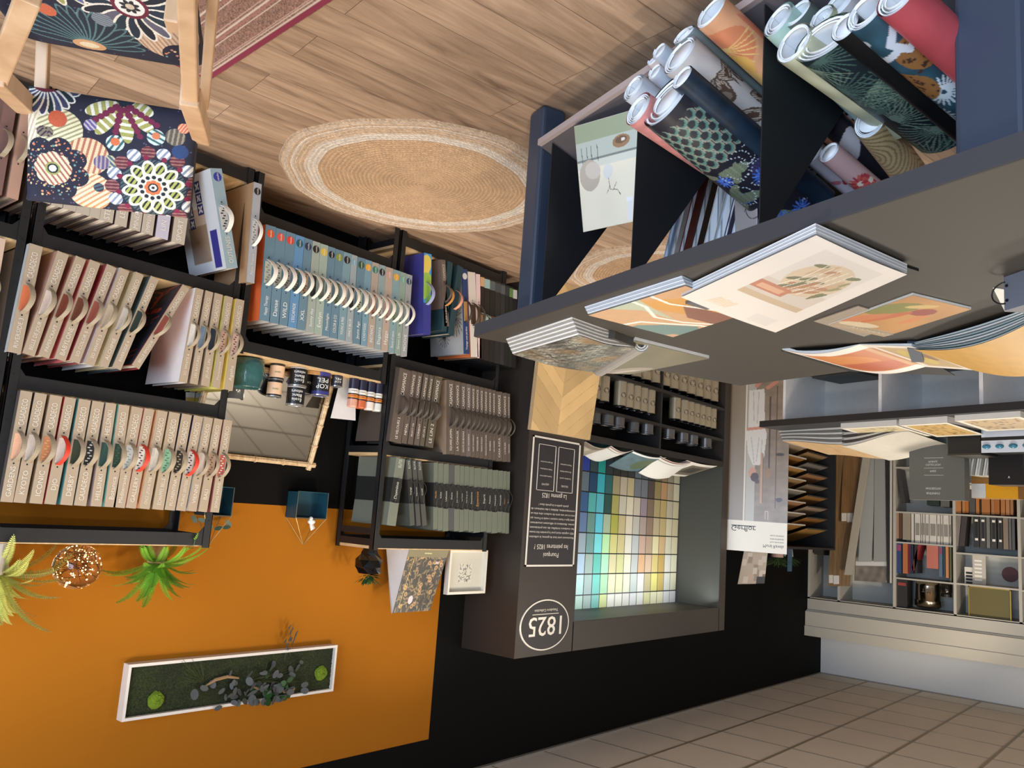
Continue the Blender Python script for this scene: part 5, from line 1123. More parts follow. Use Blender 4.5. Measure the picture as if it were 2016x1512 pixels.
# magazines on the display ledge
def leaf(label, pts, z, paint, W=0.3, H=0.3, lift=0.03):
    A, B, C_, D = [at(px, py, Z=z) for px, py in pts]
    fn0 = flatfn(A, B, C_, D)
    o = sheet('magazine', lambda U, V: fn0(U, V) + UP * (lift * np.sin(U * math.pi) * 0.6 + 0.0)[..., None], 50, 40, lambda X, Y: paint(Pt(X, Y, (220, 216, 208))), None, rough=0.35, W=W, H=H, thick=0.004)
    return tag(o, label, 'magazine')
def q1(p): p.noise(0.03); p.rect(0, 0, 0.3, 0.02, (120, 60, 50)); p.rect(0, 0.04, 0.3, 0.05, (90, 80, 80)); return p
def q2(p): p.c[:] = np.array((70, 98, 108)) / 255.0; p.noise(0.2, 40); p.ell(0.2, 0.16, 0.08, 0.1, 0.2, (70, 90, 60)); p.rect(0, 0, 0.3, 0.03, (230, 228, 222)); return p
def q3(p): p.c[:] = np.array((160, 146, 124)) / 255.0; p.noise(0.3, 40); p.rect(0.0, 0, 0.3, 0.06, (110, 90, 70)); return p
def q4(p): p.c[:] = np.array((222, 216, 206)) / 255.0; p.rect(0.1, 0.04, 0.3, 0.26, (110, 100, 86)); p.rect(0.14, 0.08, 0.26, 0.2, (70, 66, 58)); return p
ZL = 1.053
def leafw(label, x0, x1, y0, y1, paint, sk=0.0, lift=0.03, dz=0.0, back=0.07):
    A, B, C_, D = np.array([x0, y0, ZL + dz]), np.array([x1, y0, ZL + dz]), np.array([x1 - sk, y1, ZL + dz + back]), np.array([x0 - sk, y1, ZL + dz + back])
    fn0 = flatfn(A, B, C_, D)
    o = sheet('magazine', lambda U, V: fn0(U, V) + UP * (lift * np.sin(U * math.pi))[..., None], 50, 40, lambda X, Y: paint(Pt(X, Y, (220, 216, 208))), None, rough=0.35, W=0.3, H=0.3, thick=0.004)
    return tag(o, label, 'magazine')
leafw('brown picture leaflet on the display ledge beside the herringbone board', 6.14, 5.78, -0.46, -0.2, q3)
leafw('white folded leaflet with a black corner on the display ledge', 5.82, 5.5, -0.475, -0.2, q1, 0.05, 0.03)
leafw('teal and green magazine spread on the display ledge', 5.5, 4.98, -0.475, -0.18, q2, 0.1, 0.02, 0.006, 0.11)
leafw('cream chart fan with red stripes in the middle of the display ledge', 5.08, 4.55, -0.475, -0.18, q1, 0.15, 0.03, 0.008, 0.13)
leafw('white framed photo leaflet at the far end of the display ledge', 4.62, 4.05, -0.475, -0.12, q4, 0.05, 0.01, 0.0, 0.10)
# herringbone board
A, B = np.array([6.83, -0.56, 0.0]), np.array([6.05, -0.56, 0.0]); C_, D = np.array([6.14, -0.50, 1.045]), np.array([6.832, -0.50, 1.05])
t = thing('floor_sample_board', 'upright oak herringbone floor sample leaning on the display cabinet', 'sample board', A)
def pf(p):
    u, v = p.X, p.Y; c0 = 0.33
    s = np.where(u < c0, 1, -1); q = v * 0.86 + s * (u - c0) * 0.55 * -1
    b = np.floor(q / 0.085); fr_ = q / 0.085 - b
    rs = np.random.RandomState(2); tone = rs.rand(400); tn = tone[(b.astype(int) * 2 + (s > 0)) % 400]
    base = np.array((222, 188, 134)) / 255.0; p.c[:] = base; p.c = p.c * (0.88 + 0.2 * tn)[..., None]
    g = 0.5 + 0.5 * np.sin((q * 1.0) * 900 + 3 * np.sin(u * 30 + b)); p.c = p.c * (0.96 + 0.05 * g)[..., None]
    p.put((fr_ < 0.02) | (np.abs(u - c0) < 0.0012), (150, 118, 76)); p.noise(0.04, 14); return p
sheet('veneer', flatfn(A, B, C_, D), 160, 220, lambda X, Y: pf(Pt(X, Y, (0, 0, 0))), t, rough=0.4, W=0.78, H=1.05, smooth=False)
m = MB(); m.prism([A + np.array([0, 0.001, 0]), B + np.array([0, 0.001, 0]), C_ + np.array([0, 0.001, 0]), D + np.array([0, 0.001, 0])], (0, 0.028, 0)); m.build('core', mat((186, 160, 124), 0.6, noise=0.25, scale=90), t)
# ================================================================ poster end and flooring sample rack
P0, P1 = np.array([3.739, -0.443, 0.0]), np.array([3.567, -0.953, 0.0]); ux = (P1 - P0) / np.linalg.norm(P1 - P0); un = np.cross(ux, UP); un = un if un[0] > 0 else -un
t = thing('poster_panel', 'tall poster with a seated person in white, at the flooring rack end', 'poster', P0)
W_ = float(np.linalg.norm(P1 - P0)); H_ = 1.66
def pf(p):
    p.c[:] = np.array((138, 122, 104)) / 255.0; p.noise(0.14, 24, 3); p.noise(0.08, 60, 5)
    p.rect(0.0, 0, 0.14, 1.38, (140, 126, 106)); p.rect(0.14, 0, 0.155, 1.38, (214, 208, 194)); p.rect(0.16, 0, 0.24, 1.38, (176, 172, 162))
    p.c = np.clip(p.c, 0, 1)
    p.rect(0.36, 0.2, 0.375, 0.95, (82, 66, 54)); p.rect(0.42, 0.1, 0.43, 1.25, (96, 78, 64)); p.ell(0.46, 0.75, 0.04, 0.015, 0, (66, 52, 44)); p.ell(0.46, 1.17, 0.03, 0.02, 0, (66, 52, 44))
    p.poly([(0.17, 0.15), (0.31, 0.13), (0.32, 0.5), (0.34, 0.56), (0.32, 0.78), (0.28, 0.86), (0.22, 0.86), (0.17, 0.74), (0.15, 0.56), (0.17, 0.5)], (212, 208, 202))
    for q_ in ((0.2, 0.6, 0.23, 0.84), (0.27, 0.6, 0.25, 0.82), (0.3, 0.62, 0.29, 0.78), (0.21, 0.16, 0.22, 0.44), (0.26, 0.16, 0.25, 0.46)): p.line(*q_, 0.004, (182, 176, 170))
    p.line(0.17, 0.52, 0.31, 0.50, 0.014, (198, 138, 114)); p.ell(0.215, 0.93, 0.034, 0.05, 0.2, (198, 146, 120)); p.ell(0.238, 0.97, 0.036, 0.042, 0.2, (72, 50, 42)); p.ell(0.262, 1.01, 0.02, 0.02, 0, (84, 58, 46)); p.line(0.3, 0.75, 0.3, 1.2, 0.012, (186, 150, 116)); p.line(0.31, 0.75, 0.31, 1.2, 0.003, (90, 66, 50)); p.ell(0.36, 0.93, 0.03, 0.05, 0, (150, 118, 88))
    p.line(0.24, 0.1, 0.32, 0.0, 0.02, (196, 134, 110)); p.line(0.34, 0.12, 0.42, 0.06, 0.018, (196, 134, 110))
    p.rect(0, 1.38, 1, 2, (226, 220, 204)); p.rect(0.34, 1.28, 0.37, 1.36, (206, 198, 184)); p.rect(0.345, 1.285, 0.365, 1.355, (140, 124, 106)); return p
b_ = P0 + UP * 0.15
sheet('printed_face', flatfn(b_, b_ + ux * W_, b_ + ux * W_ + UP * H_, b_ + UP * H_), 110, 300, lambda X, Y: pf(Pt(X, Y, (0, 0, 0))), t, rough=0.25, W=W_, H=H_, smooth=False)
m = MB(); m.obox(b_ - un * 0.001 - UP * 0.15, ux * W_, -un * 0.012, UP * (H_ + 0.15)); m.build('panel', mat((40, 40, 40), 0.5), t)
m = MB(); addtext(m, 'Gerflor', b_ + ux * 0.15 + UP * 1.455 + un * 0.002, ux, UP, 0.05, fit=0.22); m.obox(b_ + ux * 0.04 + UP * 1.425 + un * 0.002, ux * 0.22, un * 0.001, UP * 0.006)
addtext(m, 'Mural Revela', b_ + ux * 0.42 + UP * 1.60 + un * 0.002, ux, UP, 0.03, fit=0.18)
for k in range(3): addtext(m, ['Pose décorative', 'MURS INTÉRIEURS', 'SALLE DE BAINS'][k], b_ + ux * 0.45 + UP * (1.56 - 0.03 * k) + un * 0.002, ux, UP, 0.012, fit=0.12)
m.build('lettering', mat((44, 44, 50), 0.5), t)
t = thing('flooring_rack', 'black rack of staggered floor sample plates behind the poster', 'display rack', (3.0, -0.5, 0))
m = MB(); m.box((2.28, -0.42, 0), (3.55, -0.03, 1.74)); m.box((2.28, -0.5, 1.70), (3.55, -0.03, 1.74)); m.box((2.28, -0.95, 0), (2.31, -0.42, 1.74)); m.box((2.9, -0.44, 0), (2.93, -0.42, 1.7)); m.build('frame', BLACK, t)
m = MB(); m.box((2.28, -0.95, 1.74), (3.55, -0.03, 1.76)); m.build('top_board', BLACK, t)
pc = [(150, 118, 80), (128, 112, 94), (140, 96, 44), (120, 116, 108), (146, 104, 54), (160, 118, 62), (154, 112, 76), (150, 130, 106)]
for j in range(13):
    z = 0.28 + 0.108 * j
    for k, (xa, xb) in enumerate(((2.95, 3.53), (2.33, 2.88))):
        m = MB(); dz = 0.05
        m.prism([(xa, -0.42, z + 0.13 + 0.03 * k), (xb, -0.42, z + 0.13 + 0.03 * k), (xb, -0.88, z - dz + 0.03 * k), (xa, -0.88, z - dz + 0.03 * k)], (0, 0, 0.008), 0)
        m.prism([(xa, -0.882, z - dz - 0.002 + 0.03 * k), (xb, -0.882, z - dz - 0.002 + 0.03 * k), (xb, -0.888, z - dz - 0.002 + 0.03 * k), (xa, -0.888, z - dz - 0.002 + 0.03 * k)], (0, 0, 0.013), 1)
        m.build('sample_plate', [mat(pc[(j * 3 + k) % 8], 0.4, noise=0.15, scale=20), mat((176, 172, 164) if k == 0 else (52, 50, 48), 0.4)], t)
# things on top of that rack
def pot(label, x, y, col, grp=None):
    t = thing('potted_grass', label, 'plant', (x, y, 1.76), grp)
    m = MB(); m.lathe((x, y, 1.76), [(0.05, 0), (0.062, 0.1), (0.055, 0.1), (0.05, 0.08)], 18); m.build('pot', mat(col, 0.5), t)
    m = MB(); rnd = random.Random(int(x * 100))
    for k in range(110):
        a = rnd.random() * 6.28; l_ = rnd.uniform(0.1, 0.24); r_ = rnd.uniform(0.05, 0.16)
        pts = [np.array([x, y, 1.83]) + np.array([r_ * u * math.cos(a), r_ * u * math.sin(a), l_ * (u - 0.45 * u * u)]) for u in (0, 0.5, 1)]
        m.ribbon(pts, np.array([-math.sin(a), math.cos(a), 0]) * 0.0025, 0, 0.0004)
    m.build('foliage', mat((52, 76, 30), 0.7, noise=0.3), t)
q = at(1532, 1106, Z=1.78)
pot('pink pot with grass on the flooring rack', 2.98, -0.62, (186, 150, 140)); pot('grey pot with grass on the flooring rack', 2.42, -0.5, (170, 172, 176))
t = thing('folder', 'glossy blue folded card standing between the two small grass pots', 'folder', (2.72, -0.6, 1.76)); m = MB(); m.prism([(2.76, -0.64, 1.76), (2.70, -0.60, 1.76), (2.64, -0.64, 1.76)], (0, 0, 0.24)); m.build('card', mat((52, 84, 108), 0.2), t)
def pf(p):
    p.c[:] = np.array((176, 160, 142)) / 255.0; rnd = random.Random(5)
    for k in range(16): p.rect(*(lambda a, b: (a, b, a + 0.04, b + 0.05))(rnd.random() * 0.2, rnd.random() * 0.25), rnd.choice([(150, 132, 112), (196, 184, 168), (120, 104, 90), (186, 160, 140)]))
    p.rect(0.15, 0.24, 0.3, 0.4, (52, 50, 50)); return p
A = at(1512, 1098, X=3.4); B = at(1466, 1096, X=3.5); C_ = at(1452, 1150, X=3.5); D = at(1505, 1149, X=3.4)
A[2] = B[2] = 1.763
o = sheet('leaflet', flatfn(B, A, D, C_), 50, 60, lambda X, Y: pf(Pt(X, Y, (0, 0, 0))), None, W=0.22, H=0.3, thick=0.003, smooth=False); tag(o, 'brown photo leaflet hanging above the poster against the black wall', 'leaflet')
# ================================================================ white shelving on the left wall
XF, XB = 0.5, 0.04
WU = mat((178, 176, 168), 0.5, noise=0.02)
t = thing('cubby_shelving', 'pale grey built-in cubby shelving under a heavy cornice', 'shelving', (XF, -1.5, 0))
ys = [-0.02] + [float(at(px, 1180, X=XF)[1]) for px in (1651, 1760.5, 1880, 2009)] + [-3.0, -3.7]
m = MB(); m.box((XB - 0.03, -4.4, 0), (XB, -0.005, 2.6)); m.build('back_panel', mat((196, 198, 194), 0.55), t)
for y in ys:
    m = MB(); m.box((XB, y - 0.016, 0), (XF, y + 0.014, 2.40)); m.build('upright', WU, t)
m = MB(); m.box((XB, -4.4, 2.39), (XF, -0.005, 2.41)); m.box((XF - 0.02, -4.4, 2.40), (XF, -0.005, 2.58)); m.build('header', WU, t)
m = MB(); m.box((0.0, -4.4, 2.56), (XF + 0.065, -0.004, 2.735)); m.box((0.0, -4.4, 2.735), (XF + 0.085, -0.004, 2.852)); m.box((0.0, -4.4, 2.545), (XF + 0.03, -0.004, 2.56)); m.build('cornice', mat((190, 187, 176), 0.5, noise=0.02), t)
def zof(px, py): return float(at(px, py, X=XF)[2])
cols = {2: [zof(1765, 1139.5), zof(1765, 1069), zof(1765, 1009.5), zof(1765, 922)], 3: [zof(1885, 1151), zof(1885, 1090.5), zof(1885, 1015), 0.93], 4: [zof(2012, 1165), zof(2012, 1100), zof(2012, 1022), 0.93], 5: [2.05, 1.65, 1.25, 0.9]}
for k, zs in cols.items():
    for z in zs + [0.5, 0.1]:
        m = MB(); m.box((XB, ys[k + 1], z - 0.018), (XF - 0.003, ys[k], z)); m.build('shelf', WU, t)
def fbook(label, group, xl, xr, z0, h, col, dep=0.22, X=XF - 0.04, label_col=None, lz=(0.05, 0.25), tilt=0.0, name='book', metal=0.0):
    ya = float(at(xl, 1050, X=X)[1]); yb = float(at(xr, 1050, X=X)[1]); z0 += 0.001
    o0 = np.array([X, yb + 0.001, z0]); ez = np.array([0, tilt, 1.0]); ez /= np.linalg.norm(ez); wv = np.array([0, ya - yb - 0.002, 0])
    t = thing(name, label, name.replace('_', ' '), o0, group)
    m = MB(); m.obox(o0, wv, np.array([-dep, 0, 0]), ez * h); m.build('cover', mat(col, 0.5, metal, noise=0.06), t)
    if label_col:
        m = MB(); m.obox(o0 + np.array([0.0005, 0, 0]) + ez * h * lz[0] + wv * 0.12, wv * 0.76, np.array([0.001, 0, 0]), ez * h * (lz[1] - lz[0])); m.build('spine_label', mat(label_col, 0.5), t)
    return t
z = cols[2][2]
for i, (a, b, cc, h) in enumerate([(1764, 1770, (150, 120, 96), 0.30), (1771, 1776, (90, 60, 44), 0.30), (1777, 1793, (150, 140, 124), 0.31), (1794, 1799, (206, 204, 196), 0.34), (1801, 1812, (208, 206, 200), 0.35), (1813, 1816, (196, 194, 188), 0.34), (1817, 1821, (206, 204, 198), 0.34), (1822, 1829, (206, 204, 198), 0.345), (1830, 1844, (206, 204, 198), 0.345), (1845, 1851, (206, 204, 198), 0.345), (1852, 1856, (200, 198, 190), 0.345), (1857, 1868, (206, 204, 198), 0.345), (1869, 1873, (196, 190, 180), 0.34)]):
    fbook('%s book in the cubby of pale spines, counted from the photo left' % ORD[i], 'pale spined books', a, b, z, h, cc, label_col=(140, 136, 128) if i > 3 else None, lz=(0.3, 0.7))
z = cols[2][1]
for i, (a, b, cc, h, tl) in enumerate([(1765, 1775, (36, 60, 106), 0.35, 0), (1777, 1787, (176, 106, 60), 0.345, 0), (1788, 1791, (120, 36, 60), 0.34, 0), (1792, 1794, (60, 70, 110), 0.34, 0), (1795, 1798, (40, 46, 56), 0.335, 0), (1800, 1806, (40, 38, 40), 0.33, 0), (1807, 1814, (130, 34, 40), 0.31, 0.25), (1824, 1847, (186, 110, 94), 0.26, 0), (1848, 1855, (84, 106, 130), 0.345, 0), (1857, 1859, (60, 100, 120), 0.345, 0), (1861, 1867, (190, 130, 90), 0.35, 0), (1869, 1873, (96, 100, 66), 0.40, 0)]):
    fbook('%s colourful book in the cubby with a coral box, counted from the photo left' % ORD[i], 'colourful books', a, b, z, h, cc, tilt=tl, label_col=(150, 60, 100) if i in (0, 8) else None)
z = cols[2][0]
fbook('black upright box in the top cubby beside the steel bucket', None, 1765, 1786, z, 0.33, (38, 36, 34), name='box', label_col=(150, 60, 50), lz=(0.12, 0.22))
yk = float(at(1827, 1160, X=0.35)[1])
t = thing('metal_bucket', 'polished steel bucket in the top cubby', 'bucket', (0.35, yk, z)); m = MB(); m.lathe((0.35, yk, z), [(0.125, 0.004), (0.13, 0.05), (0.135, 0.21), (0.142, 0.215), (0.142, 0.225), (0.14, 0.28), (0.13, 0.285), (0.02, 0.29)], 32); m.build('body', mat((176, 168, 150), 0.18, 1.0, noise=0.02), t, smooth=True)
m = MB(); m.lathe((0.35, yk, z + 0.286), [(0.13, 0), (0.12, 0.012), (0.02, 0.016)], 28); m.build('lid', mat((40, 36, 32), 0.3, 0.6), t)
m = MB(); addtext(m, 'POT', (0.49, yk - 0.02, z + 0.1), (0, 1, 0), (0, 0, 1), 0.04); m.build('lettering', mat((90, 84, 76), 0.4), t)
yj = float(at(1863, 1160, X=0.4)[1]); t = thing('glass_jar', 'small dark jar at the far side of the steel bucket', 'jar', (0.4, yj, z)); m = MB(); m.lathe((0.4, yj, z), [(0.06, 0), (0.062, 0.1), (0.05, 0.12)], 18); m.build('body', mat((30, 28, 24), 0.1), t, smooth=True); m = MB(); m.lathe((0.4, yj, z + 0.12), [(0.058, 0), (0.058, 0.03)], 18); m.build('lid', BLACK, t)
z = cols[3][3]
for i, (a, b, cc) in enumerate([(1883, 1893, (176, 116, 62)), (1895, 1901, (176, 118, 66)), (1901, 1908, (170, 100, 34)), (1909, 1921, (76, 74, 70)), (1922, 1929, (176, 110, 50)), (1930, 1932, (40, 38, 36)), (1933, 1950, (168, 108, 50)), (1952, 1959, (168, 112, 62)), (1959, 1969, (160, 98, 36)), (1971, 1980, (170, 112, 58)), (1981, 1989, (176, 120, 70)), (1990, 1996, (160, 110, 70))]):
    fbook('%s orange binder in the right cubby, counted from the photo left' % ORD[i], 'orange binders', a, b, z, 0.33 - 0.004 * (i % 3), cc, label_col=(206, 204, 198), lz=(0.02, 0.16))
z = cols[3][2]
for i, (a, b, cc, tl) in enumerate([(1884, 1893, (120, 112, 108), 0.1), (1894, 1905, (58, 52, 50), 0.1), (1916, 1928, (40, 40, 40), 0), (1929, 1941, (60, 60, 58), 0), (1942, 1949, (110, 112, 112), 0), (1950, 1962, (52, 52, 52), 0), (1964, 1974, (46, 46, 46), 0), (1975, 1985, (130, 116, 100), 0), (1986, 1991, (96, 98, 98), 0), (1992, 1998, (80, 82, 82), 0)]):
    t = fbook('%s dark binder with white tabs, counted from the photo left' % ORD[i], 'dark binders', a, b, z, 0.34, cc, tilt=tl)
    if i in (2, 3, 5, 6):
        X = XF - 0.038; ya = float(at(a, 1050, X=X)[1]); yb = float(at(b, 1050, X=X)[1]); m = MB()
        for zz in (0.03, 0.24): m.box((X + 0.002, yb + (ya - yb) * 0.2, z + zz), (X + 0.004, ya - (ya - yb) * 0.3, z + zz + 0.025))
        m.build('white_tab', WHITE, t); m = MB(); m.box((X + 0.001, yb + (ya - yb) * 0.3, z + 0.05), (X + 0.003, ya - (ya - yb) * 0.4, z + 0.25)); m.build('strap', BLACK, t)
z = cols[3][1]
def flat(label, cat, px0, px1, z0, z1, X, rgb, extra=None, name=None):
    ya = float(at(px0, 1130, X=X)[1]); yb = float(at(px1, 1130, X=X)[1])
    o0 = np.array([X, yb, z0]); t = thing(name or cat.replace(' ', '_'), label, cat, o0); m = MB(); m.box((X - 0.012, yb, z0), (X, ya, z1)); m.build('panel', mat(rgb, 0.5, noise=0.05), t)
    if extra: extra(t, X, ya, yb, z0, z1)
    return t
def stripesf(t, X, ya, yb, z0, z1):
    m = MB()
    for k in range(6): m.box((X, yb + (ya - yb) * 0.3, z0 + (z1 - z0) * (0.15 + 0.12 * k)), (X + 0.001, ya - (ya - yb) * 0.15, z0 + (z1 - z0) * (0.2 + 0.12 * k)))
    m.build('printed_bars', mat((236, 236, 232), 0.5), t)
flat('beige colour card with white bars standing in the right cubby', 'colour card', 1915, 1941, z, z + 0.35, 0.38, (186, 182, 172), stripesf)
def stripesb(t, X, ya, yb, z0, z1):
    m = MB()
    for k in range(4): m.box((X, yb + (ya - yb) * 0.15, z0 + (z1 - z0) * (0.25 + 0.17 * k)), (X + 0.001, ya - (ya - yb) * 0.15, z0 + (z1 - z0) * (0.36 + 0.17 * k)))
    m.build('printed_bars', BLACK, t)
flat('small white card with black bars beside the beige one', 'colour card', 1899, 1917, z + 0.14, z + 0.35, 0.36, (214, 212, 204), stripesb)
ya = float(at(1987, 1115, X=0.1)[1]); t = thing('round_badge', 'red and grey apple shaped badge on the cubby back', 'badge', (0.06, ya, z + 0.15)); m = MB(); m.lathe((0.045, ya, z + 0.19), [(0.085, 0), (0.085, 0.008)], 24, 0, (1, 0, 0)); m.build('disc', mat((110, 60, 62), 0.5, noise=0.4, scale=14), t)
z = cols[3][0]
def gold(t, X, ya, yb, z0, z1):
    m = MB()
    for a, b, c_, d_ in ((yb, z0, ya, z0 + 0.012), (yb, z1 - 0.012, ya, z1), (yb, z0, yb + 0.012, z1), (ya - 0.012, z0, ya, z1)): m.box((X - 0.02, a, b), (X + 0.012, c_, d_))
    m.build('gold_edge', mat((176, 146, 70), 0.3, 0.8), t)
flat('olive green velvet board in a thin gold frame, top cubby', 'picture', 1906, 1990, z, z + 0.38, 0.44, (96, 88, 40), gold)
z = cols[2][2] - 0.28
t = fbook('dark slanting binders at the cubby side above the open sample book', None, 1764, 1772, cols[2][3], 0.40, (58, 56, 56), tilt=-0.15)
t = fbook('dark green box file in the cubby behind the grey book', None, 1825, 1850, cols[2][3] + 0.22, 0.20, (30, 44, 38), label_col=(200, 200, 196), lz=(0.1, 0.2))
fbook('two tone grey file beside the dark green box file', None, 1852, 1870, cols[2][3] + 0.24, 0.19, (90, 92, 90), label_col=(206, 206, 202), lz=(0.0, 0.4))
# planks standing in the left bays
def plank(label, xt0, xt1, yt, xl0, xl1, yl, X, col, grp=None, wood=True, tags=None, th_=0.012):
    a0, a1 = at(xt0, yt, X=X), at(xt1, yt, X=X); b0, b1 = at(xl0, yl, X=X + 0.02), at(xl1, yl, X=X + 0.02)
    k = a0[2] / max(1e-3, (a0[2] - b0[2])); c0 = a0 + (b0 - a0) * min(k, 2.6) * 0.998; c1 = a1 + (b1 - a1) * min(a1[2] / (a1[2] - b1[2]), 2.6) * 0.998
    t = thing('plank', label, 'plank', c0, grp)
    m = MB(); m.prism([a0, a1, c1, c0], (-th_, 0, 0)); m.build('board', woodmat('pk%d' % col[0], tuple(int(v * 0.85) for v in col), col, tuple(int(min(255, v * 1.08)) for v in col), (1, 14, 1.2)) if wood else mat(col, 0.5, noise=0.03), t)
    if tags:
        m = MB()
        for (px0, px1, py0, py1) in tags: q_ = [at(px0, py0, X=X + 0.004), at(px1, py0, X=X + 0.004), at(px1, py1, X=X + 0.004), at(px0, py1, X=X + 0.004)]; m.prism(q_, (0.002, 0, 0))
        m.build('price_tag', mat((226, 222, 216), 0.5), t)
plank('narrow oak plank bundle beside the flooring rack', 1615, 1621, 1028, 1618, 1632, 890, 0.56, (120, 92, 60))
plank('oak plank with a red and white tag', 1621, 1648, 1026, 1633, 1660, 893, 0.60, (140, 112, 78), tags=[(1623, 1640, 990, 1024)])
plank('brown plank tied with string, two white tags', 1655, 1684, 1030, 1660, 1694, 902, 0.58, (136, 104, 68), tags=[(1657, 1667, 1010, 1026), (1668, 1679, 1010, 1028)])
plank('tall light brown board behind the tied planks', 1629, 1673, 1154, 1638, 1680, 1030, 0.52, (140, 110, 74), tags=[(1632, 1640, 1132, 1148), (1641, 1652, 1133, 1150)])
plank('diagonally leaning pale strip', 1662, 1677, 1132, 1698, 1712, 902, 0.64, (176, 170, 156), wood=False, th_=0.03)
plank('grey panel behind the leaning strip', 1690, 1716, 1106, 1700, 1724, 900, 0.53, (160, 162, 160), wood=False)
plank('second grey panel close to the cubby upright', 1720, 1745, 1106, 1722, 1742, 900, 0.54, (150, 152, 150), wood=False)
plank('thin black strip beside the grey panels', 1747, 1750, 1148, 1745, 1749, 900, 0.56, (36, 34, 34), wood=False)
plank('thin white strip next to the black one', 1752, 1755, 1148, 1752, 1756, 900, 0.56, (200, 196, 188), wood=False)
A, B, C_, D = at(1684, 1126, X=0.5), at(1746, 1120, X=0.5), at(1746, 1147, X=0.5), at(1682, 1143, X=0.5)
def pf(p): p.c[:] = np.array((120, 112, 104)) / 255.0; p.noise(0.3, 40); p.rect(0.0, 0.0, 1, 0.05, (206, 206, 204)); return p
o = sheet('product_card', flatfn(at(1684, 1104, X=0.515), at(1746, 1104, X=0.515), C_, D), 50, 40, lambda X, Y: pf(Pt(X, Y, (206, 206, 206))), None, W=0.3, H=0.2, thick=0.003, smooth=False); tag(o, 'grey photo card behind the leaning strip', 'card')
fbook('small black and white sample rack in the first bay beside the flooring rack', None, 1603, 1621, zof(1610, 1065), 0.17, (60, 58, 56), label_col=(206, 204, 200), lz=(0.3, 0.6), name='sample_box')
# ================================================================ second table with base cabinets
L2 = at(1495, 841, Z=0.9); D2 = np.array([0.336, -0.942, 0.0]); D2 /= np.linalg.norm(D2); N2 = np.array([-D2[1], D2[0], 0.0])
def T2(a, off, z): return L2 + D2 * a + N2 * off + UP * (z - 0.9)
def a2(px, off, z=0.95):
    P = L2 + N2 * off; d = ray(px, 860.0); q = onp(px, 860, P, N2); return float(np.dot(q - L2, D2))
t = thing('second_table', 'long charcoal table top with open sample books, over pale base cabinets', 'table', T2(1.2, -0.4, 0))
m = MB(); m.obox(T2(0, 0, 0.857), D2 * 3.2, -N2 * 0.95, UP * 0.043); o = m.build('table_top', mat((40, 40, 42), 0.45, noise=0.06), t)
m = MB()
for a in (0.16, 0.90, 1.52, 2.2, 2.85): m.obox(T2(a, -0.05, 0), D2 * 0.022, -N2 * 0.8, UP * 0.857)
m.build('cabinet_side', mat((236, 238, 238), 0.5), t)
m = MB(); m.obox(T2(0.16, -0.45, 0), D2 * 2.7, -N2 * 0.02, UP * 0.857); m.obox(T2(0.16, -0.05, 0.0), D2 * 2.7, -N2 * 0.8, UP * 0.06); m.build('cabinet_back', mat((214, 216, 214), 0.5), t)
for a, lb in ((0.25, 'dark stone effect tiles lying in the first cabinet bay'), (0.97, 'grey tile lying in the second cabinet bay')):
    t_ = thing('tile_sample', lb, 'tile', T2(a, -0.3, 0.06)); m = MB()
    for k in range(4): m.obox(T2(a + 0.02 * k, -0.10 - 0.02 * k, 0.51 + 0.014 * k), D2 * 0.36, -N2 * 0.32, UP * 0.012)
    m.obox(T2(a + 0.02, -0.12, 0.062), D2 * 0.4, -N2 * 0.3, UP * 0.448); m.build('tile_stack', mat((60, 66, 68), 0.5, noise=0.4, scale=12), t_)
# books on it
def wavy(label, a0, a1, o0, o1, th0, th1, n, top, side1, side2, gut=None, name='open_sample_book'):
    t = thing(name, label, 'book', T2(a0, o0, 0.9))
    H = lambda u: th0 + (th1 - th0) * math.sin(min(1, u * 1.0) * math.pi / 2) ** 2
    for k in range(n):
        m = MB(); f0, f1 = k / n, (k + 0.85) / n
        V = []; F = []; N = 14
        for i in range(N + 1):
            u = i / N; s_ = a0 + (a1 - a0) * u - (0.04 * (n - k) / n if u == 0 else 0)
            for off, f_ in ((o0, f0), (o1, f0), (o1, f1), (o0, f1)): V.append(T2(s_, off, 0.901 + H(u) * f_))
        for i in range(N):
            for j in range(4): F.append((4 * i + j, 4 * i + (j + 1) % 4, 4 * i + 4 + (j + 1) % 4, 4 * i + 4 + j))
        F += [(0, 3, 2, 1), (4 * N, 4 * N + 1, 4 * N + 2, 4 * N + 3)]
        m.add(V, F); m.build('page', mat(side1 if k % 2 else side2, 0.5), t)
    m = MB(); V = []
    for i in range(15):
        u = i / 14; s_ = a0 + (a1 - a0) * u; V += [T2(s_, o0, 0.9015 + H(u)), T2(s_, o1, 0.9515 + H(u))]
    m.add(V, [(2 * i, 2 * i + 1, 2 * i + 3, 2 * i + 2) for i in range(14)]); m.build('top_page', top, t); return t
wavy('open sample book with pale oak veneer page, left end of the second table', a2(1548, -0.25), a2(1668, -0.25), -0.22, -0.70, 0.075, 0.115, 7, woodmat('veneer', (186, 152, 110), (198, 164, 120), (206, 174, 132), (2, 18, 1)), (120, 118, 112), (206, 204, 198))
wavy('arched pale page half of the open sample book, middle of the second table', a2(1795, -0.25), a2(1664, -0.25), -0.22, -0.70, 0.05, 0.125, 7, mat((206, 200, 186), 0.5), (70, 66, 62), (196, 192, 186))
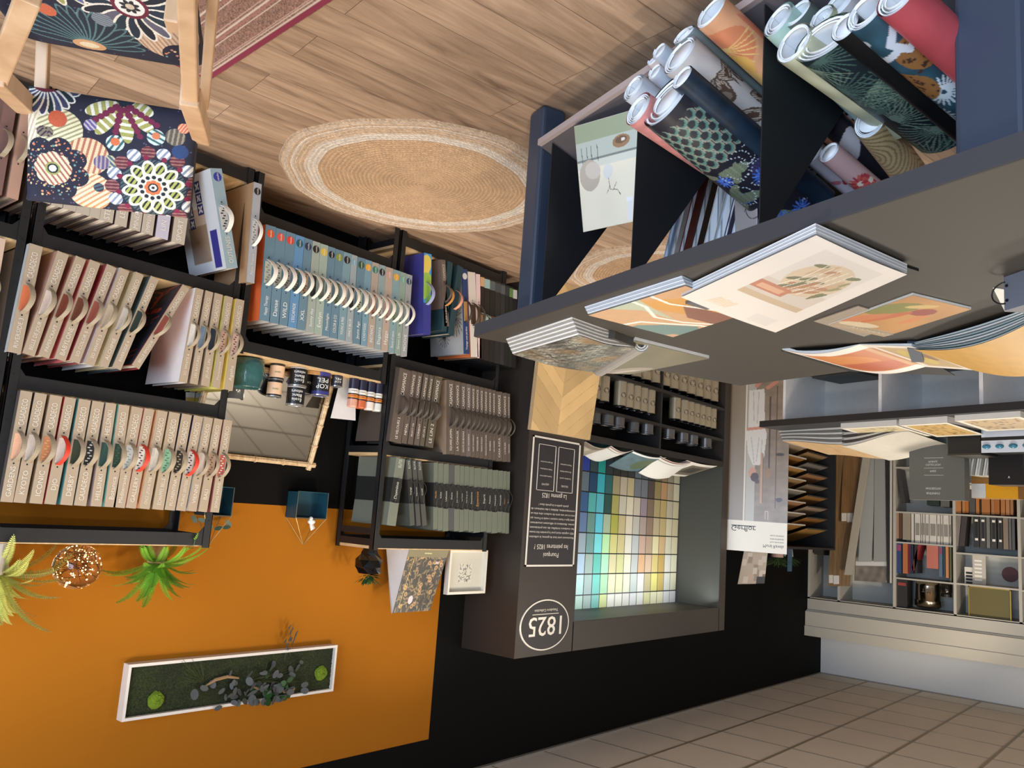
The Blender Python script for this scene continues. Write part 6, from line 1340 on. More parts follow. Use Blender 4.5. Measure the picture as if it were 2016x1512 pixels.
for i, (xa, xb, oa, ob, hh, cc) in enumerate([(1655, 1765, -0.06, -0.4, 0.055, (206, 190, 150)), (1770, 1865, -0.05, -0.42, 0.06, (196, 160, 96)), (1880, 2010, -0.04, -0.35, 0.05, (190, 166, 130))]):
    a0, a1 = a2(xa, oa), a2(xb, oa); t = thing('open_sample_book', ['cream framed book page with beige lace print on the second table', 'yellow patterned page with ragged pinked edge on the second table', 'spread of pale wood leaflets near the photo edge on the second table'][i], 'book', T2(a0, oa, 0.9))
    m = MB(); m.obox(T2(a0, oa, 0.901), D2 * (a1 - a0), N2 * (ob - oa), UP * hh * 0.6); m.build('page_stack', mat((222, 216, 206), 0.5), t)
    def pf(p, i=i, cc=cc):
        p.c[:] = np.array((226, 220, 206)) / 255.0; p.rect(0.03, 0.03, 0.37, 0.3, cc); rnd = random.Random(i)
        for k in range(40): p.ell(rnd.uniform(0.04, 0.36), rnd.uniform(0.04, 0.28), 0.016, 0.008, rnd.random() * 3, tuple(int(v * 0.7) for v in cc))
        return p
    g0, g1 = T2(a0, oa, 0.902 + hh * 0.6), T2(a1, oa, 0.902 + hh * 0.6)
    sheet('printed_page', flatfn(g0, g1, T2(a1, ob, 0.902 + hh * 1.1), T2(a0, ob, 0.902 + hh * 1.1)), 60, 40, lambda X, Y: pf(Pt(X, Y, (0, 0, 0))), t, W=0.4, H=0.33, smooth=False)
# upright grey book
a0, a1 = a2(1790, -0.6), a2(1898, -0.6); t = thing('sample_book', 'large upright grey book with small white lettering on the second table', 'book', T2(a0, -0.6, 0.9))
m = MB(); m.obox(T2(a0, -0.6, 0.9015), D2 * (a1 - a0), -N2 * 0.05 , UP * 0.44); m.build('cover', mat((96, 96, 90), 0.55, noise=0.03), t)
m = MB(); cc_ = (a0 + a1) / 2
for k, (s, z_, w_) in enumerate([('REVÊTEMENTS', 1.30, 0.09), ('HAUTE SÉLECTION', 1.27, 0.1), ('COLLECTION', 1.12, 0.1), ('MURALE', 1.10, 0.06), ('PARIS', 1.16, 0.04)]): addtext(m, s, T2(cc_ - 0.02, -0.598, z_), D2, UP, 0.012, fit=w_)
for z_ in (1.075, 1.14, 1.185): m.obox(T2(cc_ - 0.08, -0.599, z_), D2 * 0.13, N2 * 0.001, UP * 0.002)
m.build('lettering', mat((214, 214, 208), 0.5), t)
# black sample boxes
a0, a1 = a2(1866, -0.45), a2(1930, -0.45); t = thing('box', 'black lidded box between the grey book and the blue stone box', 'box', T2(a0, -0.45, 0.9)); m = MB(); m.obox(T2(a0, -0.45, 0.9015), D2 * (a1 - a0), -N2 * 0.2, UP * 0.17); m.build('body', mat((34, 34, 35), 0.45), t); m = MB(); m.obox(T2(a0 - 0.003, -0.448, 1.07), D2 * (a1 - a0 + 0.006), -N2 * 0.206, UP * 0.01); m.build('lid', mat((60, 56, 48), 0.5), t)
a0, a1 = a2(1932, -0.40), a2(2040, -0.40); t = thing('box', 'black box with white strip of blue oval stones at the photo edge', 'box', T2(a0, -0.4, 0.9)); m = MB(); m.obox(T2(a0, -0.40, 0.9015), D2 * (a1 - a0), -N2 * 0.22, UP * 0.165); m.build('body', mat((34, 34, 36), 0.45), t); m = MB(); m.obox(T2(a0 + 0.002, -0.398, 0.985), D2 * (a1 - a0), N2 * 0.002, UP * 0.065 * -1); m.obox(T2(a0 + 0.002, -0.396, 1.005), D2 * (a1 - a0), N2 * 0.002, UP * 0.07); m.build('white_strip', mat((206, 212, 220), 0.4), t)
for k in range(5):
    m = MB(); c_ = T2(a0 + 0.035 + 0.075 * k, -0.392, 1.04); m.sphere(c_, 0.02, 0, 8, (1, 1.2, 0.7)); m.build('blue_stone', mat((52, 120, 146), 0.15, noise=0.2), t, smooth=True)
a0 = a2(1945, -0.62); t = thing('box', 'open black box with a white v mark leaning back, near the photo edge', 'box', T2(a0, -0.62, 0.9)); m = MB(); m.obox(T2(a0, -0.62, 0.9015), D2 * 0.2, -N2 * 0.14, UP * 0.34 + D2 * 0.0); m.build('body', mat((28, 28, 29), 0.4), t); m = MB(); addtext(m, 'v', T2(a0 + 0.12, -0.618, 1.2), D2, UP, 0.02); m.build('lettering', WHITE, t)
a0 = a2(1920, -0.66); t = thing('sample_fan', 'fan of pale sample strips in front of the yellow folder', 'samples', T2(a0, -0.66, 0.9)); 
for k in range(9):
    m = MB(); m.obox(T2(a0 + 0.016 * k, -0.68, 0.9015), D2 * 0.009, -N2 * 0.14, UP * 0.28 - D2 * 0.05 + N2 * 0.0); m.build('strip', mat([(206, 204, 196), (140, 136, 126), (222, 220, 212)][k % 3], 0.5), t)
a0, a1 = a2(1901, -0.78), a2(1991, -0.78); t = thing('folder', 'yellow folder with white label band lying on the second table', 'folder', T2(a0, -0.84, 0.9)); m = MB(); m.obox(T2(a0, -0.84, 0.9015), D2 * (a1 - a0), -N2 * 0.08, UP * 0.41, 0); m.obox(T2(a0 - 0.0005, -0.8395, 1.22), D2 * (a1 - a0 + 0.001), N2 * 0.001, UP * 0.09, 1); m.obox(T2(a0 - 0.001, -0.839, 1.22), D2 * 0.09, N2 * 0.0015, UP * 0.09, 2); m.build('cover', [mat((150, 104, 48), 0.5), mat((222, 156, 28), 0.45), mat((206, 204, 200), 0.5)], t)  # brown body paints the folder's shaded front, yellow strip its lit top face
# ================================================================ low rack top: tins, vase, mirror
def can(label, x, y, z, r, h, bands, cap=None, text=None, name='paint_tin', cat='paint tin', metal=0.0, a0=None, rough=0.35):
    t = thing(name, label, cat, (x, y, z)); z += 0.0005
    m = MB(); ml = []
    for (u0, u1, c_) in bands:
        ml.append(mat(c_, rough, metal, noise=0.02)); m.lathe((x, y, z), [(r, h * u0), (r, h * u1)], 24, len(ml) - 1)
    m.build('can', ml, t)
    m = MB()
    if cap: m.lathe((x, y, z + h), [(r * cap[0], 0), (r * cap[0], cap[1] * 0.85), (r * cap[0] * 0.85, cap[1]), (0.001, cap[1])], 24); m.build('cap', mat(cap[2], 0.3, cap[3] if len(cap) > 3 else 0.0), t, smooth=False)
    else: m.lathe((x, y, z + h), [(r * 1.03, -0.004), (r * 1.03, 0.002), (r * 0.85, 0.002), (r * 0.84, -0.002), (0.001, -0.002)], 24); m.build('lid', mat((190, 188, 184), 0.25, 0.8), t)
    if text:
        a0 = a0 if a0 is not None else math.atan2(CAM[1] - y, CAM[0] - x)
        for st, zz, hh, w_, c_ in text:
            m = MB(); v, f = txt2d(st)
            if not len(v): continue
            sx = w_ / (v[:, 0].max() - v[:, 0].min()); sy = hh / 0.7
            m.add([(x + (r + 0.0015) * math.cos(a0 + q[0] * sx / r), y + (r + 0.0015) * math.sin(a0 + q[0] * sx / r), z + h * zz + q[1] * sy) for q in v], f); m.build('lettering', mat(c_, 0.5), t)
    return t
ZM = 0.9265
def px(x, y): q_ = at(x, y, Z=ZM); return q_[0], q_[1]
A0 = -1.1
x, y = 8.83, -0.26
t = thing('ceramic_vase', 'teal ribbed glazed vase on the low rack beside the tall rack', 'vase', (x, y, ZM)); m = MB(); m.lathe((x, y, ZM + 0.0005), [(0.055, 0), (0.075, 0.01), (0.08, 0.05), (0.078, 0.11), (0.07, 0.145), (0.074, 0.152), (0.066, 0.15), (0.06, 0.1)], 28); o = m.build('body', mat((52, 92, 92), 0.15, noise=0.25, scale=60, bump=0.3), t, smooth=True)
x, y = 8.80, -0.12; t = thing('glass_bottle', 'clear glass vessel behind the teal vase', 'glass', (x, y, ZM)); m = MB(); m.lathe((x, y, ZM + 0.0005), [(0.04, 0), (0.042, 0.2), (0.038, 0.2), (0.036, 0.01)], 20); m.build('body', mat((220, 226, 226), 0.05, trans=0.9), t, smooth=True)
pk = [(0, 0.12, (30, 28, 28)), (0.12, 0.86, (214, 180, 150)), (0.86, 1, (30, 28, 28))]
tx_ = [('Libéron', 0.55, 0.01, 0.03, (40, 120, 60))]
for k, z in enumerate((ZM, ZM + 0.088)):
    can(['lower', 'upper'][k] + ' of two stacked cream labelled tins beside the teal vase', 8.655 + 0.004 * k, -0.25, z, 0.038, 0.083, pk, text=tx_, a0=A0)
bk = [(0, 0.06, (170, 168, 164)), (0.06, 0.94, (24, 24, 24)), (0.94, 1, (170, 168, 164))]
for k, z in enumerate((ZM, ZM + 0.102)):
    can(['lower', 'upper'][k] + ' of two stacked black tins with white script lettering', 8.535 + 0.004 * k, -0.27, z, 0.047, 0.098, bk, text=[('École', 0.72, 0.016, 0.05, (230, 230, 228)), ('Blanc', 0.5, 0.016, 0.05, (230, 230, 228)), ('velours', 0.28, 0.016, 0.06, (230, 230, 228))], a0=A0)
can('blue tin with white capital letters on the low rack', 8.385, -0.27, ZM, 0.048, 0.125, [(0, 0.16, (52, 54, 120)), (0.16, 0.82, (28, 28, 34)), (0.82, 1, (52, 54, 120))], text=[('KOP', 0.62, 0.024, 0.066, (230, 228, 222)), ('PEL', 0.36, 0.024, 0.062, (230, 228, 222))], a0=A0)
can('black tin behind the blue lettered one', 8.43, -0.19, ZM, 0.04, 0.12, [(0, 1, (26, 26, 26))], text=[('Colors', 0.5, 0.012, 0.05, (220, 220, 214))], a0=A0)
can('small dark tin with white letters on the low rack edge', 8.29, -0.28, ZM, 0.032, 0.06, [(0, 1, (44, 46, 56))], text=[('KOP', 0.6, 0.011, 0.035, (230, 228, 222)), ('PEL', 0.33, 0.011, 0.035, (230, 228, 222))], a0=A0)
can('small dark glass jar beside the row of spray cans', 8.245, -0.22, ZM, 0.022, 0.05, [(0, 1, (30, 32, 34))], cap=(0.8, 0.012, (20, 20, 20)))
m = MB(); x, y = 8.62, -0.14
t = thing('wicker_tray', 'round woven tray lying behind the tins', 'tray', (8.38, -0.16, ZM)); m.lathe((8.40, -0.17, ZM), [(0.13, 0.0005), (0.135, 0.018), (0.12, 0.02), (0.118, 0.004), (0.001, 0.004)], 32); m.build('body', mat((176, 136, 84), 0.8, noise=0.4, scale=160), t)
for k, (cc, c2) in enumerate([((206, 152, 130), 0), ((190, 96, 56), 1), ((222, 210, 204), 2), ((206, 208, 206), 3)]):
    x = 8.185 - 0.060 * k; y = -0.30
    can(['first spray can beside the dark jar, rose cap', 'second spray can, copper cap', 'third spray can, off-white cap', 'fourth spray can next to the rack post, grey-white cap'][k], x, y, ZM, 0.028, 0.115, [(0, 0.5, (36, 36, 56)), (0.5, 0.72, (222, 220, 214)), (0.72, 0.78, (30, 30, 50)), (0.78, 0.94, (214, 130, 50)), (0.94, 1, (36, 36, 56))], cap=(1.0, 0.045, cc), text=[('Julien', 0.61, 0.008, 0.034, (60, 60, 60)), ('déco', 0.86, 0.009, 0.03, (60, 40, 60))], name='spray_can', cat='spray can', a0=A0)
t = thing('price_sheet', 'white card standing behind the spray cans', 'card', (8.17, -0.2, ZM)); A, B, C_, D = at(672, 740, Y=-0.24), at(700, 745, Y=-0.24), at(700, 828, Y=-0.24), at(651, 823, Y=-0.24); m = MB(); m.prism([A, B, C_, D], (0, 0.002, 0)); m.build('card', mat((206, 206, 208), 0.5), t)
# mirror with a bamboo frame leaning on the wall
mz0 = ZM + 0.012
cTR = at(607, 915, Y=-0.035); zt = cTR[2]; 
C_ = np.array([cTR[0] + 0.0, -0.035, zt]); B = np.array([at(650, 765, Y=-0.17)[0], -0.17, mz0]); D = np.array([8.98, -0.035, zt]); A = np.array([8.98, -0.17, mz0])
t = thing('mirror', 'mirror in a split bamboo frame leaning behind the tins on the low rack', 'mirror', (8.6, -0.07, mz0))
m = MB(); m.add([A, B, C_, D], [(0, 1, 2, 3)]); mm = bpy.data.materials.new('mirror_glass'); mm.use_nodes = True; b_ = mm.node_tree.nodes['Principled BSDF']; b_.inputs['Metallic'].default_value = 1; b_.inputs['Roughness'].default_value = 0.03; b_.inputs['Base Color'].default_value = (0.34, 0.33, 0.30, 1)
m.build('mirror_glass', mm, t)
def bamboo(name, p, q, ext):
    p, q = np.array(p, float), np.array(q, float); d_ = (q - p) / np.linalg.norm(q - p); p = p - d_ * ext; q = q + d_ * ext; m = MB(); k_ = np.cross(d_, UP if abs(d_[2]) < 0.8 else np.array([1.0, 0, 0])); k_ /= np.linalg.norm(k_); w_ = np.cross(d_, k_)
    for j in range(6):
        a = j * math.pi / 3; o_ = (k_ * math.cos(a) + w_ * math.sin(a)) * 0.009; pts = [p + (q - p) * u + o_ for u in np.linspace(0, 1, 12)]; m.tube(pts, 0.0065, 6)
    for u in (0.06, 0.3, 0.52, 0.74, 0.94): c_ = p + (q - p) * u; m.lathe(c_ - d_ * 0.006, [(0.017, 0), (0.019, 0.006), (0.017, 0.012)], 12, 0, tuple(d_))
    return m.build(name, woodmat('bamboo', (176, 142, 104), (206, 178, 140), (226, 206, 174), (20, 3, 20)), t)
off = np.array([0, -0.012, 0])
bamboo('frame_bar', D + off, C_ + off, 0.035); bamboo('frame_bar', B + off + np.array([0.0, 0, 0.018]), C_ + off, 0.03); bamboo('frame_bar', A + off + np.array([0, 0, 0.018]), D + off, 0.02); bamboo('frame_bar', A + off + UP * 0.018, B + off + UP * 0.018, 0.02)
t = thing('paint_card', 'paper colour card with yellow bars stuck behind the tall rack post', 'card', (9.05, -0.3, 1.13)); A, B, C_, D = at(366, 772, Y=-0.06), at(432, 773, Y=-0.06), at(432, 800, Y=-0.06), at(366, 798, Y=-0.06); m = MB(); m.prism([A, B, C_, D], (0, 0.002, 0), 0); m.prism([A * 0.6 + D * 0.4 - np.array([0, 0.001, 0]), A * 0.3 + B * 0.3 + C_ * 0.2 + D * 0.2 - np.array([0, 0.001, 0]), A * 0.2 + B * 0.3 + C_ * 0.3 + D * 0.2 - np.array([0, 0.001, 0]), D - np.array([0, 0.001, 0])], (0, 0.001, 0), 1); m.build('card', [mat((196, 196, 190), 0.5), mat((190, 164, 80), 0.5)], t)
# ================================================================ on top of the tall racks
ZR = 1.8615
def fern(label, cx_, cy_, z0, r_, n, L_, col, col2, potr, seed, potcol=(196, 160, 110), droop=0.5, azi=None):
    t = thing('potted_fern', label, 'plant', (cx_, cy_, ZR)); m = MB(); m.lathe((cx_, cy_, ZR), [(potr * 0.7, 0), (potr, z0 - ZR), (potr * 0.9, z0 - ZR), (potr * 0.85, z0 - ZR - 0.02)], 22); m.build('pot', mat(potcol, 0.4, 0.2), t, smooth=True)
    rnd = random.Random(seed); m = MB()
    for k in range(n):
        a = rnd.random() * 6.28; l_ = L_ * rnd.uniform(0.55, 1.05); el = rnd.uniform(0.15, 1.45) if k % 4 else rnd.uniform(-0.5, 0.2); N = 30
        dirh = np.array([math.cos(a), math.sin(a), 0]); P_ = np.array([cx_, cy_, z0]) + dirh * potr * 0.5; pts = [P_.copy()]; e_ = el
        for i in range(N):
            e_ -= droop * 0.06 * (0.4 + i / N * 1.4); P_ = P_ + (dirh * math.cos(e_) + UP * math.sin(e_)) * l_ / N
            Q_ = P_.copy(); Q_[1] = min(Q_[1], -0.022); Q_[2] = max(Q_[2], ZR + 0.006) if abs(Q_[1]) < 0.36 else Q_[2]; pts.append(Q_)
        m.tube(pts, 0.0012, 4, 1)
        sd = np.cross(dirh, UP) * 0.93 + UP * rnd.uniform(-0.35, 0.35)
        for i in range(2, N + 1):
            u = i / N; ll = 0.026 * (math.sin(math.pi * min(1, 0.16 + 0.84 * u)) ** 0.6 + 0.06) * min(1.0, 6 * u)
            t_ = pts[i] - pts[i - 1]; t_ /= (np.linalg.norm(t_) + 1e-9)
            for s in (1, -1):
                b0 = pts[i]; w_ = t_ * (l_ / N * 0.40); tip = b0 + sd * s * ll + t_ * 0.006
                tip[1] = min(tip[1], -0.012); mid = b0 + (tip - b0) * 0.55
                m.add([b0 - w_ * 0.7, b0 + w_ * 0.7, mid + w_, tip, mid - w_], [(0, 1, 2, 3, 4)], 0)
    m.build('fronds', [mat(col, 0.6, noise=0.35, scale=18), mat(col2, 0.6)], t); return t
fx = at(315, 1095, Y=-0.22); fern('green fern in a small brass pot on the rack top beside the glass globe', fx[0], -0.20, ZR + 0.085, 0, 56, 0.23, (112, 168, 44), (88, 110, 50), 0.045, 3)
fx = at(-8, 1130, Y=-0.22); fern('pale yellow-green fern at the photo edge on the rack top', fx[0], -0.20, ZR + 0.12, 0, 60, 0.32, (190, 200, 104), (150, 120, 80), 0.05, 8, (190, 190, 184))
t = thing('candle', 'pale ribbed candle block at the photo edge on the rack top', 'candle', (at(8, 1090, Y=-0.3)[0], -0.3, ZR)); q_ = at(2, 1090, Y=-0.31); m = MB()
m.lathe((q_[0] + 0.02, -0.30, ZR), [(0.04, 0), (0.041, 0.12), (0.036, 0.122)], 18); m.build('body', mat((196, 190, 180), 0.5, noise=0.1), t)
gx = at(152, 1116, Y=-0.2); R_ = 0.098; gc = np.array([gx[0], -0.2, ZR + R_ + 0.004])
t = thing('glass_globe_lamp', 'clear glass globe filled with a lit copper string of tiny lights', 'lamp', (gc[0], gc[1], ZR))
gm = bpy.data.materials.new('globe_glass'); gm.use_nodes = True; b_ = gm.node_tree.nodes['Principled BSDF']; b_.inputs['Transmission Weight'].default_value = 1.0; b_.inputs['Roughness'].default_value = 0.0; b_.inputs['IOR'].default_value = 1.3; b_.inputs['Base Color'].default_value = (1, 0.95, 0.9, 1)
m = MB(); m.sphere(gc, R_, 0, 22, (1, 1, 0.97)); m.sphere(gc, R_ * 0.975, 0, 22, (1, 1, 0.97)); 
o = m.build('glass_globe', gm, t, smooth=True)
rnd = random.Random(21); pts = []
for k in range(150):
    a = rnd.random() * 6.28; rr = R_ * 0.8 * rnd.random() ** 0.5; zz = -R_ * 0.62 + R_ * 1.0 * rnd.random() ** 1.6; rr = min(rr, math.sqrt(max(0.0001, (R_ * 0.88) ** 2 - zz * zz))); pts.append(gc + np.array([rr * math.cos(a), rr * math.sin(a), zz]))
m = MB(); sm_ = []
for i in range(len(pts) - 1):
    for u in (0, 0.33, 0.66): sm_.append(pts[i] * (1 - u) + pts[i + 1] * u)
m.tube(sm_[:260], 0.0007, 4); wire = m.build('copper_wire', mat((90, 56, 36), 0.4, 0.6), t)
em = mat((255, 214, 150), 0.5, noise=0, emit=6.0)
m = MB(); m.sphere(pts[0], 0.0019, 0, 5); b0 = m.build('tiny_bulb', em, t)
for p in pts[1:95]:
    c_ = b0.copy(); COL.objects.link(c_); c_.parent = t; c_.location = (p - pts[0]).tolist()
# faceted vase with a small plant
vx = at(727, 1105, Y=-0.2)[0]; t = thing('faceted_vase', 'glossy black faceted head vase with a small green plant', 'vase', (vx, -0.2, ZR))
rnd = random.Random(4); prof = [(0.045, 0.0), (0.05, 0.03), (0.075, 0.07), (0.08, 0.11), (0.07, 0.145), (0.05, 0.15)]; V = []; F = []; n = 7
for j, (r, z) in enumerate(prof):
    for k in range(n): a = 2 * math.pi * (k + 0.5 * (j % 2)) / n; q_ = r * rnd.uniform(0.85, 1.1); V.append((vx + q_ * math.cos(a), -0.2 + q_ * math.sin(a), ZR + z))
for j in range(len(prof) - 1):
    for k in range(n):
        a, b, c_, d_ = j * n + k, j * n + (k + 1) % n, (j + 1) * n + (k + 1) % n, (j + 1) * n + k; F += [(a, b, d_), (b, c_, d_)]
F.append(tuple(range(n))[::-1]); F.append(tuple(range((len(prof) - 1) * n, len(prof) * n))); m = MB(); m.add(V, F); m.build('body', mat((14, 14, 15), 0.1), t)
m = MB(); rnd = random.Random(6)
for k in range(60):
    a = rnd.random() * 6.28; r_ = rnd.uniform(0.02, 0.09); h_ = rnd.uniform(0.0, 0.09); b0_ = np.array([vx + r_ * 0.4 * math.cos(a), -0.2 + r_ * 0.4 * math.sin(a), ZR + 0.15 + h_ * 0.3]); tp = b0_ + np.array([math.cos(a) * r_ * 0.6, math.sin(a) * r_ * 0.6, h_ * 0.5]); mid = (b0_ + tp) / 2; sd = np.array([-math.sin(a), math.cos(a), 0.2]) * 0.009
    m.add([b0_, mid + sd, tp, mid - sd], [(0, 1, 2, 3)])
m.build('leaves', mat((50, 84, 40), 0.5, noise=0.3), t)
# paper sheet and framed print
def pf(p):
    p.c[:] = np.array((74, 70, 62)) / 255.0; rnd = random.Random(3)
    for k in range(330): p.ell(rnd.random() * 0.32, rnd.random() * 0.36, 0.016, 0.0045, rnd.random() * 3, rnd.choice([(104, 96, 84), (134, 116, 88), (58, 62, 64), (150, 128, 96)]))
    for k in range(22):
        x_, y_ = rnd.random() * 0.32, 0.03 + rnd.random() * 0.3; p.ell(x_, y_, 0.013, None, 0, (186, 152, 106)); p.ell(x_, y_, 0.006, None, 0, (120, 90, 62))
    p.ell(0.12, 0.29, 0.02, 0.024, 0, (206, 196, 196)); p.line(0.06, 0.04, 0.035, 0.33, 0.0018, (206, 176, 100)); p.line(0.035, 0.33, 0.11, 0.3, 0.0018, (206, 176, 100)); p.rect(0.24, 0.07, 0.27, 0.085, (196, 176, 170)); p.line(0.2, 0.07, 0.3, 0.06, 0.002, (70, 60, 70))
    p.rect(-1, -1, 2, 0.045, (126, 120, 92)); p.rect(0.13, 0.02, 0.19, 0.026, (196, 192, 150)); return p
YA = -0.30
A, B, C_, D = at(806, 1081, Y=-0.22), at(884, 1082, Y=-0.30), at(846, 1202, Y=-0.26), at(773, 1207, Y=-0.16)
A[2] = B[2] = ZR + 0.001
t = thing('standing_brochure', 'open standing brochure with dark flower wallpaper photo on the rack top', 'brochure', A)
sheet('printed_front', flatfn(A, B, C_, D), 110, 130, lambda X, Y: pf(Pt(X, Y, (0, 0, 0))), t, W=0.32, H=0.36, thick=0.002, smooth=False, rough=0.3)
E_, F_ = at(760, 1079, Y=-0.12), at(770, 1208, Y=-0.15); E_[2] = ZR + 0.001
m = MB(); m.add([E_, A, D, F_], [(0, 1, 2, 3)]); o = m.build('plain_back', mat((170, 168, 172), 0.5), t)
YP = -0.28; A, B, C_, D = at(887, 1083, Y=YP), at(961, 1084, Y=YP), at(955, 1170, Y=YP), at(881, 1169, Y=YP)
A[2] = B[2] = ZR + 0.001
A[0] = (A[0] + D[0]) / 2; D[0] = A[0]; B[0] = (B[0] + C_[0]) / 2; C_[0] = B[0]; C_[2] = D[2] = (C_[2] + D[2]) / 2
t = thing('framed_print', 'white box frame with a small grey leaf drawing on the rack top', 'picture', (A + B) / 2); m = MB(); x0, x1, z0, z1 = B[0], A[0], A[2], C_[2]; w_ = 0.016
for a, b, c_, d_ in ((x0, z0, x1, z0 + w_), (x0, z1 - w_, x1, z1), (x0, z0 + w_, x0 + w_, z1 - w_), (x1 - w_, z0 + w_, x1, z1 - w_)): m.box((a, YP, b), (c_, YP + 0.035, d_))
m.build('frame', mat((222, 218, 206), 0.5), t)
def pf(p):
    p.c[:] = np.array((198, 196, 184)) / 255.0; x2, z2 = (x1 - x0), (z1 - z0); rnd = random.Random(2); p.rect(x2 * 0.3, z2 * 0.3, x2 * 0.68, z2 * 0.78, (206, 204, 192))
    for k in range(46):
        cx_, cy_ = x2 * rnd.uniform(0.32, 0.66), z2 * rnd.uniform(0.32, 0.76); p.ell(cx_, cy_, 0.013, 0.0024, rnd.random() * 3, (90, 90, 84))
    return p
sheet('leaf_drawing', flatfn((x0 + w_, YP + 0.03, z0 + w_), (x1 - w_, YP + 0.03, z0 + w_), (x1 - w_, YP + 0.03, z1 - w_), (x0 + w_, YP + 0.03, z1 - w_)), 100, 110, lambda X, Y: pf(Pt(X, Y, (0, 0, 0))), t, W=x1 - x0, H=z1 - z0, smooth=False)
# hexagon wall shelves
def hexa(label, pxs, dep, zbox, hbox, bird):
    X1, X0 = at(pxs[0], 995, Y=-dep)[0], at(pxs[1], 995, Y=-dep)[0]; xc = (X0 + X1) / 2
    t = thing('wall_box', label, 'wall shelf', (xc, 0, zbox)); m = MB()
    m.box((X0, -dep, zbox), (X1, -0.001, zbox + 0.004)); m.box((X0, -dep, zbox + hbox), (X1, -0.001, zbox + hbox + 0.004)); m.box((X0, -dep, zbox), (X0 + 0.004, -0.001, zbox + hbox)); m.box((X1 - 0.004, -dep, zbox), (X1, -0.001, zbox + hbox)); m.box((X0, -0.006, zbox), (X1, -0.002, zbox + hbox)); m.build('box', mat((24, 66, 82), 0.4), t)
    m = MB(); ap = (xc, -dep * 0.5, zbox + hbox + 0.15)
    for x_ in (X0, X1):
        m.tube([(x_, -dep, zbox), (x_, -dep, zbox + hbox), ap], 0.0015, 5); m.tube([(x_, -0.004, zbox + hbox), ap], 0.0015, 5)
    m.tube([(X0, -dep, zbox + hbox), (X1, -dep, zbox + hbox)], 0.0015, 5); m.build('wire_frame', mat((170, 150, 110), 0.3, 0.8), t)
    return xc, X0, X1
zb = at(610, 968, Y=-0.1)[2]; hb = at(610, 1020, Y=-0.1)[2] - zb
xc, X0, X1 = hexa('teal wall box with a gold wire roof and white bird', (585, 645), 0.10, zb, hb, True)
t = thing('bird_figure', 'white porcelain bird perched on the teal wall box', 'figurine', (xc - 0.01, -0.085, zb + hb + 0.004)); m = MB(); c_ = np.array([xc - 0.015, -0.085, zb + hb + 0.02]); m.sphere(c_, 0.02, 0, 10, (1.2, 0.8, 0.75)); m.sphere(c_ + np.array([0.014, -0.012, -0.018]), 0.011, 0, 8); m.lathe(c_ + np.array([0.02, -0.02, -0.02]), [(0.003, 0), (0.0003, 0.01)], 6, 0, (0.6, -0.7, -0.2))
m.add([c_ + np.array(q_) for q_ in ((-0.01, -0.004, 0.008), (-0.03, 0.0, 0.035), (-0.004, 0.0, 0.05), (0.012, -0.004, 0.012), (-0.01, 0.004, 0.008), (-0.03, 0.006, 0.035), (-0.004, 0.006, 0.05), (0.012, 0.004, 0.012))], [(0, 1, 2, 3), (7, 6, 5, 4), (0, 4, 5, 1), (1, 5, 6, 2), (2, 6, 7, 3), (3, 7, 4, 0)]); m.build('body', mat((228, 226, 222), 0.3), t, smooth=True)
zb2 = at(438, 958, Y=-0.1)[2]
hexa('dark teal wall box half hidden behind the tall rack', (405, 458), 0.10, zb2, hb, False)
t = thing('eucalyptus_sprig', 'grey-green leaf sprig hanging above the dark wall box', 'plant', at(415, 1020, Y=-0.07)); m = MB(); q0_ = at(415, 1020, Y=-0.07); rnd = random.Random(2)
m.tube([q0_, at(430, 1032, Y=-0.06), at(452, 1035, Y=-0.06)], 0.0012, 5, 1)
for (px_, py_) in ((412, 1036), (398, 1024), (446, 1038), (430, 1040), (450, 1030), (382, 1022)):
    c_ = at(px_, py_, Y=-0.06); a = rnd.random() * 3; u_ = np.array([math.cos(a), 0, math.sin(a)]) * 0.024; v_ = np.array([-math.sin(a), -0.4, math.cos(a)]) * 0.010; m.add([c_ + u_ * math.cos(q_) + v_ * math.sin(q_) for q_ in np.linspace(0, 6.28, 13)[:-1]], [tuple(range(12))])
m.build('leaves', [mat((60, 84, 74), 0.5), mat((90, 70, 50), 0.5)], t)
# ================================================================ moss picture
A, B, C_, D = at(252, 1309, Y=-0.055), at(664, 1270, Y=-0.055), at(657, 1361, Y=-0.055), at(242, 1421, Y=-0.055)
x1 = (A[0] + D[0]) / 2; x0 = (B[0] + C_[0]) / 2; z0 = (A[2] + B[2]) / 2; z1 = (C_[2] + D[2]) / 2
t = thing('moss_picture', 'long white framed moss and dried leaf picture on the orange wall', 'picture', ((x0 + x1) / 2, 0, z0)); m = MB(); w_ = 0.014
for a, b, c_, d_ in ((x0, z0, x1, z0 + w_), (x0, z1 - w_, x1, z1), (x0, z0 + w_, x0 + w_, z1 - w_), (x1 - w_, z0 + w_, x1, z1 - w_)): m.box((a, -0.055, b), (c_, -0.002, d_))
m.build('frame', mat((222, 216, 210), 0.5), t)
rs = np.random.RandomState(5)
def fn(U, V): return np.stack([x0 + w_ + (x1 - x0 - 2 * w_) * U, -0.030 - 0.006 * rs.rand(*U.shape), z0 + w_ + (z1 - z0 - 2 * w_) * V], -1)
def pf(p): p.c[:] = np.array((34, 42, 14)) / 255.0; p.noise(0.25, 14); p.c = np.clip(p.c * (0.5 + 0.9 * np.random.RandomState(2).rand(*p.X.shape))[..., None], 0, 1); return p
sheet('moss_bed', fn, 300, 70, lambda X, Y: pf(Pt(X, Y, (0, 0, 0))), t, rough=0.9, W=x1 - x0, H=z1 - z0)
rnd = random.Random(3)
